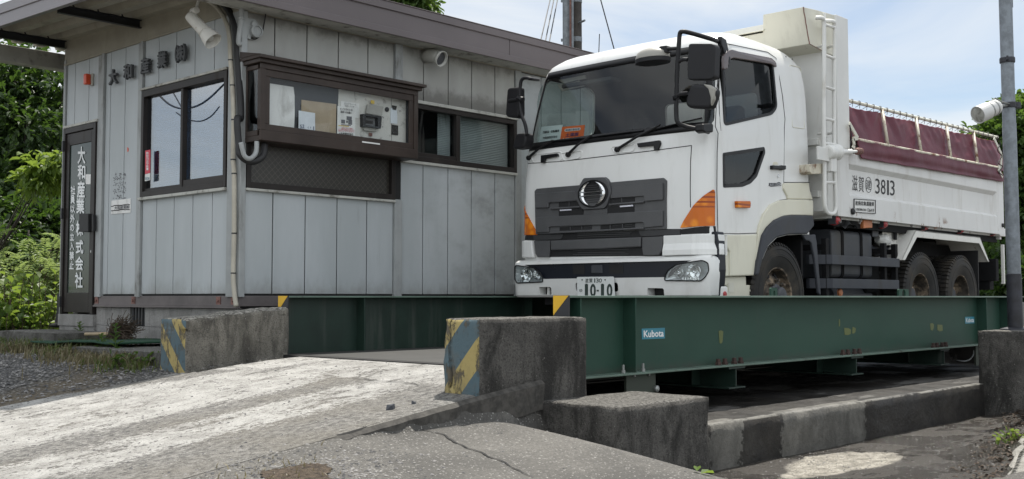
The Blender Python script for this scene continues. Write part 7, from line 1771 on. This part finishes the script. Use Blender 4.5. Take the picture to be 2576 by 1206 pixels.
def tree(x, y, z0, h, clumps, per, L_, w, mat, seed, label, tr=.16, group=None, droop=.35, cat='tree', name='tree'):
    t = root(name, (x, y, z0), label, cat, group); r = random.Random(seed); mb = MB(); top = Vector((x, y, z0 + h * .75))
    tp_ = [Vector((x, y, z0 - .1)), Vector((x + r.uniform(-.1, .1) * h * .2, y, z0 + h * .25)), Vector((x + r.uniform(-.2, .2) * h * .2, y + r.uniform(-.1, .1) * h * .2, z0 + h * .5)), top]
    mb.tube(tp_, lambda s: tr * (1 - .75 * s), 8, smooth_n=4)
    for c, rad in clumps:
        c = Vector(c); s = Vector((x, y, min(z0 + h * .45, max(z0 + h * .2, c.z - (c - Vector((x, y, c.z))).length * .8)))); m_ = s.lerp(c, .5) + rv(r) * .15 * h * .2
        mb.tube([s, m_, c, c + (c - m_).normalized() * rad[0] * .4], lambda s: tr * .4 * (1 - .85 * s), 5, smooth_n=3)
    mb.build('trunk', 'bark', t, smooth=True); crown('crown', clumps, per, L_, w, mat, t, seed + 1, droop); return t
def clump_px(p, Yd, rpx, r, n, sq=.8, depth=1.0):
    """clumps scattered about a measured point: centre at range Yd along the view, radius given in picture pixels"""
    d = ray(*p); c = d * (Yd / d.length); s = Yd / CF; out = []
    for i in range(n):
        q = rv(r) * r.random() ** .4; k = r.uniform(.3, .5) * rpx * s
        out.append((c + Vector((q.x * rpx * s * depth, q.y * rpx * s * depth, q.z * rpx * s * sq)), (k, k, k * .75)))
    return c, out
r = random.Random(12)
# dark trees left of the office
for (px_, dist, rpx, n, per, mat, sq, lab) in (((60, 330), 23, 150, 26, 85, 'leaf_dark', 1.0, 'tall dark leafy tree filling the left edge beside the office'), ((-40, 470), 22, 120, 16, 75, 'leaf_dark', .9, 'lower dark tree at the far left edge behind the shrubs'), ((125, 480), 24, 115, 18, 75, 'leaf_dark', 1.1, 'shadowy tree close behind the office door corner'), ((20, 240), 24, 120, 14, 60, 'leaf_dark', .9, 'distant dark tree top under the roof overhang')):
    c, cl = clump_px(px_, dist, rpx, r, n, sq)
    tree(c.x, c.y, -.5, c.z + .5 + rpx * dist / CF * .4, cl, per, .16, .075, mat, r.randint(0, 999), lab, .14, 'dark trees beside the office')
for i, (px_, py_, dist, rp, n) in enumerate(((20, 600, 20, 95, 12), (110, 590, 20.5, 85, 12), (70, 690, 19, 80, 10), (-50, 660, 19, 90, 10), (140, 680, 20, 60, 8))):
    c, cl = clump_px((px_, py_), dist, rp, r, n, .9); tree(c.x, c.y, -.6, 2.2, cl, 75, .15, .075, 'leaf_dark', 500 + i, ('dark undergrowth bush behind the feathery shrubs', 'dark undergrowth bush beside the office corner', 'low dark undergrowth bush between shrubs and trees', 'dark undergrowth bush cut by the left frame edge', 'low dark bush just left of the office door')[i], .05, 'dark undergrowth beside the office', cat='bush', name='bush')
# nearer branch with broad pale leaves
c, cl = clump_px((95, 425), 15.6, 38, r, 6, .6); c2, cl2 = clump_px((135, 392), 15.6, 22, r, 3, .5)
tree(c.x - .3, c.y + .6, -.5, c.z + .5, cl + cl2, 9, .15, .075, 'leaf_light', 77, 'slim young tree with drooping bright leaves against the dark trees', .022, droop=.9)
# fern-leaved shrubs
def pinnate(name, base, stems, seed, label, mat='leaf_fern', hh=1.0, spread=.8, Ll=.10, wl=.035, nl=9, group=None):
    t = root(name, base, label, 'shrub', group); r = random.Random(seed); mb = MB(); vs = []; fs = []; base = Vector(base)
    for i in range(stems):
        a = r.uniform(0, 6.28); o = Vector((cos(a), sin(a), 0)); s0 = base + o * r.uniform(0, .25) * spread; h = hh * r.uniform(.6, 1.05)
        p1 = s0 + o * .25 * spread * h + Vector((0, 0, h * .6)); p2 = s0 + o * spread * h * r.uniform(.4, .8) + Vector((0, 0, h)); pts = spline([s0, p1, p2], 4); mb.tube(pts, lambda s: .012 * (1 - .8 * s), 5)
        for k in range(7):
            q = pts[min(len(pts) - 1, 3 + k)] if 3 + k < len(pts) else p2; d = (o * .6 + rv(r) * .9 + Vector((0, 0, .15))); d.normalize(); up = Vector((0, 0, 1)); Lf = r.uniform(.25, .5) * hh * .75
            for j in range(nl):
                u = (j + 1) / nl; p = q + d * Lf * u - Vector((0, 0, Lf * .35 * u * u)); s = d.cross(up).normalized()
                for sg in (-1, 1): leaf(vs, fs, p, s * sg + d * .5 - Vector((0, 0, .15)), up + rv(r) * .2, Ll * (1 - .35 * u) * r.uniform(.8, 1.1), wl)
    mb.build('stem', 'twig', t, smooth=True); me = bpy.data.meshes.new('foliage'); me.from_pydata(vs, [], fs); me.materials.append(MATS[mat]); link_mesh('foliage', me, t)
for i, (px_, py_, dist, hh, st, lab) in enumerate(((40, 760, 16.2, 1.45, 16, 'feathery leaved shrub at the left edge, the tallest of the row'), (98, 750, 16.8, 1.35, 14, 'feathery leaved shrub nearest to the office corner'), (-20, 755, 15.8, 1.3, 12, 'feathery leaved shrub cut by the left frame edge'), (88, 765, 16.0, 1.0, 10, 'short feathery shrub in front of its taller neighbours'))):
    d = ray(px_, py_); c = d * (dist / d.length); pinnate('shrub', (c.x, c.y, -.55), st, 40 + i, lab, hh=hh, group='feathery shrubs beside the office')
# broad leaved creeper weeds near the step
def weed(name, base, n, rad, hh, Ll, wl, mat, seed, label, cat='weed', group=None):
    t = root(name, base, label, cat, group); r = random.Random(seed); vs = []; fs = []; mb = MB(); b0 = Vector(base)
    for i in range(n):
        a = r.uniform(0, 6.28); q = b0 + Vector((cos(a), sin(a), 0)) * rad * r.random() ** .6; h = hh * r.uniform(.3, 1); tip = q + Vector((r.uniform(-.1, .1), r.uniform(-.1, .1), h)); mb.tube([q, q.lerp(tip, .5) + rv(r) * .02, tip], .004, 4)
        for j in range(5): leaf(vs, fs, q.lerp(tip, .4 + .6 * j / 4), rv(r) + Vector((0, 0, .1)), Vector((0, 0, 1)) + rv(r) * .3, Ll * r.uniform(.6, 1.2), wl * r.uniform(.7, 1.2))
    mb.build('stem', 'twig', t); me = bpy.data.meshes.new('foliage'); me.from_pydata(vs, [], fs); me.materials.append(MATS[mat]); link_mesh('foliage', me, t)
def gpt(px_, py_, z=-.5):
    q = gpx((px_, py_))
    return Vector((q.x, q.y, hgt(q.x, q.y)))
weed('weed', gpt(50, 858), 75, .50, .80, .12, .10, 'leaf_light', 5, 'bright broad leaved creeper clump left of the door step')
weed('weed', gpt(5, 862), 40, .4, .55, .11, .085, 'leaf_mid', 6, 'green leafy weed clump at the left frame edge')
weed('weed', gpt(118, 852), 24, .30, .50, .08, .03, 'leaf_mid', 61, 'narrow leaved weed tuft beside the door post')
for i, (a, b, hh, lab) in enumerate(((290, 905, .30, 'tallest of the upright weeds growing in front of the step slab'), (255, 900, .2, 'short upright weed left of the tallest weed by the slab'), (200, 872, .24, 'upright weed growing at the edge of the green mat'))):
    p = gpt(a, b); t = root('weed', p, lab, 'weed', 'upright weeds by the step'); vs = []; fs = []; mb = MB(); r_ = random.Random(i); mb.tube([p, p + Vector((0, 0, hh))], .005, 5)
    for k in range(16): a_ = k * 2.4; leaf(vs, fs, p + Vector((0, 0, hh * (.15 + .85 * k / 15))), Vector((cos(a_), sin(a_), .5 + k * .03)), Vector((0, 0, 1)), .10 * (1.1 - k / 24), .028)
    mb.build('stem', 'leaf_mid', t); me = bpy.data.meshes.new('foliage'); me.from_pydata(vs, [], fs); me.materials.append(MATS['leaf_mid']); link_mesh('foliage', me, t)
weed('weed', gpt(345, 918), 16, .22, .12, .06, .035, 'leaf_mid', 15, 'small leafy weed in the corner below the step slab')
weed('weed', gpt(2545, 1035, -1.15), 12, .16, .34, .12, .06, 'leaf_light', 19, 'leafy weed at the foot of the pole block')
weed('weed', gpt(2470, 1032, -1.15), 5, .08, .12, .09, .035, 'leaf_light', 20, 'small weed sprout in the wet ground beside the pole block')
weed('weed', gpt(2545, 1115, -1.15), 9, .16, .10, .05, .03, 'leaf_light', 21, 'tiny yellowish weed along the kerb edge')
# right-hand tree, tree over the roof, far greenery
c, cl = clump_px((2560, 400), 27, 75, r, 16, 1.5); _, cl2 = clump_px((2560, 560), 27, 85, r, 12, 1.0); _, cl3 = clump_px((2600, 330), 27.5, 70, r, 10, 1.0)
tree(c.x + .5, c.y - .3, -.6, 5.5, cl + cl2 + cl3, 46, .20, .12, 'leaf_mid', 301, 'round leaved green tree behind the lamp pole at the right edge', .13)
c, cl = clump_px((1045, 8), 23, 42, r, 8, .7); _, cl2 = clump_px((1000, -30), 23, 60, r, 8, .7)
tree(c.x, c.y, -.5, c.z + .3, cl + cl2, 60, .15, .07, 'leaf_mid', 305, 'tree crown showing above the middle of the office roof', .16)
for i, (px_, py_, dist, rp, n) in enumerate(((2505, 690, 26, 60, 8), (2570, 700, 25, 55, 8), (2450, 690, 30, 60, 8))):
    c, cl = clump_px((px_, py_), dist, rp, r, n, .8); tree(c.x, c.y, -.6, 1.9, cl, 55, .16, .09, 'leaf_dark', 400 + i, ('dark bush seen under the rear of the truck body', 'dark bush right of the lamp pole', 'dark bush behind the rear wheels')[i], .05, 'dark bushes behind the truck', cat='bush', name='bush')
# ------------------------------------------------------------------ grass
def blades(name, spots, n, hh, mat, seed, spread, kind='stuff', wd=.006):
    r = random.Random(seed); vs = []; fs = []
    for i in range(n):
        s = r.choice(spots); q = Vector(s) + Vector((r.gauss(0, spread), r.gauss(0, spread), 0)); q.z = hgt(q.x, q.y) - .01; a = r.uniform(0, 6.28); d = Vector((cos(a), sin(a), 0)); h = hh * r.uniform(.35, 1.2); ln = d * h * r.uniform(.2, .9); s_ = Vector((-d.y, d.x, 0)) * wd * r.uniform(.6, 1.4); b = len(vs)
        vs += [q - s_, q + s_, q + ln * .4 + Vector((0, 0, h * .65)) + s_ * .7, q + ln * .4 + Vector((0, 0, h * .65)) - s_ * .7, q + ln + Vector((0, 0, h * .9))]; fs += [(b, b + 1, b + 2, b + 3), (b + 3, b + 2, b + 4)]
    me = bpy.data.meshes.new(name); me.from_pydata(vs, [], fs); me.materials.append(MATS[mat]); return tag(link_mesh(name, me), kind=kind)
L1 = [gpt(x, y) for x, y in ((10, 870), (40, 872), (75, 868), (110, 862), (150, 858), (20, 850), (60, 850), (100, 850), (150, 870), (190, 878), (230, 890), (130, 880))]
blades('grass', L1, 5200, .15, 'grass_green', 1, .26)
blades('grass', [gpt(x, y) for x, y in ((150, 885), (200, 895), (240, 905), (275, 915), (310, 915), (345, 925), (300, 925))], 900, .09, 'grass_green', 2, .12)
blades('dry_grass', [gpt(x, y) for x, y in ((165, 885), (210, 890), (185, 880), (30, 880), (250, 905), (300, 915), (80, 885), (230, 900))], 3600, .12, 'grass_dry', 3, .22)
blades('tall_grass', [gpt(x, y) for x, y in ((100, 800), (130, 800), (60, 790), (140, 815), (20, 790))], 2600, .75, 'grass_green', 4, .6, wd=.008)
blades('dry_stalks', [gpt(x, y) for x, y in ((120, 795), (140, 790), (90, 790), (30, 790))], 700, .85, 'grass_dry', 6, .5, wd=.004)
blades('dry_grass', [gpt(640, 1195, -.88), gpt(700, 1192, -.88), gpt(760, 1195, -.88)], 160, .05, 'grass_dry', 7, .12, wd=.004)
blades('far_grass', [Vector((x, y, 0)) for x, y in ((24, 10), (26, 9.5), (27, 8.5), (25, 8.8), (22, 10.5))], 3000, .5, 'grass_green', 8, 1.0, wd=.01)
# ------------------------------------------------------------------ loose stones
def stones(name, fn, n, s0, s1, mat, seed):
    r = random.Random(seed); vs = []; fs = []
    for i in range(n):
        q = fn(r)
        if q is None: continue
        s = s0 + (s1 - s0) * r.random() ** 3; z = hgt(q[0], q[1]) + .006; b = len(vs); rot = r.uniform(0, 6.28)
        for (ux, uy, uz) in ((1, 0, .2), (.3, .9, .15), (-.8, .6, .25), (-.9, -.5, .1), (.2, -1, .2), (.15, .1, .85), (-.3, -.2, .75)):
            x_, y_ = ux * cos(rot) - uy * sin(rot), ux * sin(rot) + uy * cos(rot); k = r.uniform(.7, 1.2); vs.append(Vector((q[0] + x_ * s * k, q[1] + y_ * s * k, z + (uz - .15) * s * r.uniform(.6, 1))))
        fs += [tuple(b + i for i in f) for f in ((0, 1, 5), (1, 2, 5), (2, 6, 5), (2, 3, 6), (3, 4, 6), (4, 0, 5), (4, 5, 6))]
    me = bpy.data.meshes.new(name); me.from_pydata(vs, [], fs); me.materials.append(MATS[mat]); return tag(link_mesh(name, me), kind='stuff')
m, n = new('stone'); co = n.coord(); n.l(n.mix(n.ramp(n.noise(14, co, 2), .35, .65), (.055, .055, .058, 1), (.25, .24, .23, 1)), n.b.inputs['Base Color']); n.b.inputs['Roughness'].default_value = .85
def in_yard(r):
    x = r.uniform(1.2, 5.2); y = r.uniform(7.9, 11.5)
    return (x, y) if y > 8.3 + .3 * nz3(x, y, .8) or r.random() < .12 else None
stones('gravel', in_yard, 9000, .006, .022, 'stone', 1)
stones('gravel', lambda r: (r.uniform(1.8, 5.7), r.uniform(4.75, 8.4)), 2600, .003, .014, 'stone', 2)
stones('gravel', lambda r: (r.uniform(2.6, 5.3), r.uniform(3.2, 4.68)), 600, .002, .010, 'stone', 3)
Pg = HOL
stones('gravel', lambda r: (Pg.x + r.gauss(0, .32), Pg.y + r.gauss(0, .22)), 2600, .004, .014, 'stone', 4)
stones('gravel', lambda r: (r.uniform(5.6, 11), r.uniform(2.6, 4.25)), 1800, .003, .010, 'stone', 5)
for p_, s, lab in (((983, 1034), .035, 'dark angular stone lying on the ramp near the striped block'), ((1041, 1020), .022, 'smaller dark stone right of the angular stone on the ramp')):
    q = gpt(*p_); mb = MB(); r_ = random.Random(int(p_[0])); c = q + Vector((0, 0, s * .5)); pts = [c + Vector((x * s * r_.uniform(.7, 1.2), y * s * r_.uniform(.7, 1.2), z * s * r_.uniform(.5, .9))) for x, y, z in ((1, 0, -.5), (0, 1, -.6), (-1, 0, -.5), (0, -1, -.6), (.5, .5, .6), (-.5, .4, .9), (-.3, -.5, .5), (.4, -.4, .8))]
    bm = bmesh.new(); [bm.verts.new(p) for p in pts]; bmesh.ops.convex_hull(bm, input=bm.verts); me = bpy.data.meshes.new('stone'); bm.to_mesh(me); bm.free(); me.materials.append(MATS['tank_grey']); tag(link_mesh('stone', me), lab, 'stone')
# ------------------------------------------------------------------ step slabs, mat, broom
bm = rough_block(5.08, 5.72, 11.12, 12.5, -.62, -.36, .12, .004, 51, .02); [setattr(f, 'material_index', 0) for f in bm.faces]
plain('slab_grey', (.16, .157, .15), .85, var=.15, dirt=(.12, .11, .1, 1), bump=.3)
block_obj('step_slab', bm, ['slab_old'], label='thin concrete step slab in front of the office door', cat='step')
qa = gpt(400, 905); 
bm = rough_block(4.78, 5.73, 8.42, 10.1, -.75, -.455, .12, .005, 53, .02); [setattr(f, 'material_index', 0) for f in bm.faces]
block_obj('step_slab', bm, ['slab_old'], label='broken concrete slab beside the striped low block', cat='slab')
m, n = new('mat_green'); co = n.coord(); n.l(n.mix(n.noise(60, co, 3), (.008, .035, .02, 1), (.02, .075, .04, 1)), n.b.inputs['Base Color']); n.b.inputs['Roughness'].default_value = .95; n.bump(n.noise(120, co, 2), .9, .01)
mb = MB(); mb.grid(lambda u, v: Vector((4.88 + .78 * u, 9.45 + 1.75 * v, -.425 + .010 * noise.noise(Vector((u * 4, v * 6, 2))) - .03 * sstep(.4, .8, v))), 20, 30); o = tag(mb.build('door_mat', 'mat_green', smooth=True), 'green artificial turf mat lying on the slab by the office door', 'mat'); s_ = o.modifiers.new('s', 'SOLIDIFY'); s_.thickness = .015
BR = root('broom', Vector((5.4, 10.5, -.42)), 'twig broom with wooden handle lying on the green mat', 'broom')
e = onX(Z5(430, 1010), 5.3); f_ = onX(Z5(560, 1008), 5.32); e.z = max(e.z, -.40); d = (f_ - e).normalized()
plain('wood_handle', (.34, .26, .16), .6, var=.2, vscale=12)
mb = MB(); mb.tube([e, f_], .018, 8); mb.build('handle', 'wood_handle', BR, smooth=True)
mb = MB(); r_ = random.Random(6); c = onX(Z5(615, 975), 5.38)
for k in range(420):
    a = f_ + rv(r_) * .03; q = c + Vector((r_.gauss(0, .045), r_.gauss(0, .085), r_.gauss(-.03, .055))); q.z = max(q.z, -.41)
    m_ = a.lerp(q, .5) + rv(r_) * .04; mb.tube([a, m_, q, q + (q - m_).normalized() * .035 + rv(r_) * .025], .0032, 3)
mb.build('bristles', 'twig', BR)
# black downpipe foot left of the door, leaf litter
mb = MB(); mb.tube([onX(Z5(300, 810), 5.9), onX(Z5(297, 900), 5.88), onX(Z5(285, 960), 5.84)], .03, 8); p = onX(Z5(285, 965), 5.84); mb.ell(p, (.09, .09, .03)); tag(mb.build('drain_pipe', 'rubber_black'), 'black drain pipe foot left of the office door step', 'pipe')
mb = MB(); q = gpt(1762, 1197, -1.2); vs = []; fs = []; leaf(vs, fs, q + Vector((0, 0, .01)), Vector((1, -.3, .1)), Vector((0, 0, 1)), .09, .05); leaf(vs, fs, q + Vector((0, .02, .02)), Vector((.8, .5, .3)), Vector((0, 0, 1)), .07, .04); me = bpy.data.meshes.new('fallen_leaf'); me.from_pydata(vs, [], fs); me.materials.append(MATS['leaf_light']); tag(link_mesh('fallen_leaf', me), 'yellow green leaf at the foot of the lower dark block', 'leaf')
# debris along the kerb
r_ = random.Random(31); vs = []; fs = []
for k in range(420):
    t = r_.random(); p = KA.lerp(KA + kd * 5, t) - kn * abs(r_.gauss(0.02, .14)); p.z = hgt(p.x, p.y) + .012; leaf(vs, fs, p, Vector((r_.gauss(0, 1), r_.gauss(0, 1), r_.gauss(0, .15))), Vector((0, 0, 1)) + rv(r_) * .4, r_.uniform(.02, .06), r_.uniform(.01, .03))
me = bpy.data.meshes.new('leaf_litter'); me.from_pydata(vs, [], fs); me.materials.append(MATS['twig']); tag(link_mesh('leaf_litter', me), kind='stuff')
# low wall and distant buildings far right
mb = MB(); mb.box(23, 23.3, 6.0, 11.5, -.7, -.1); tag(mb.build('low_wall', 'cast_concrete', bevel=.02), 'low pale concrete wall behind the lamp pole', 'wall')
bpy.context.view_layer.update()
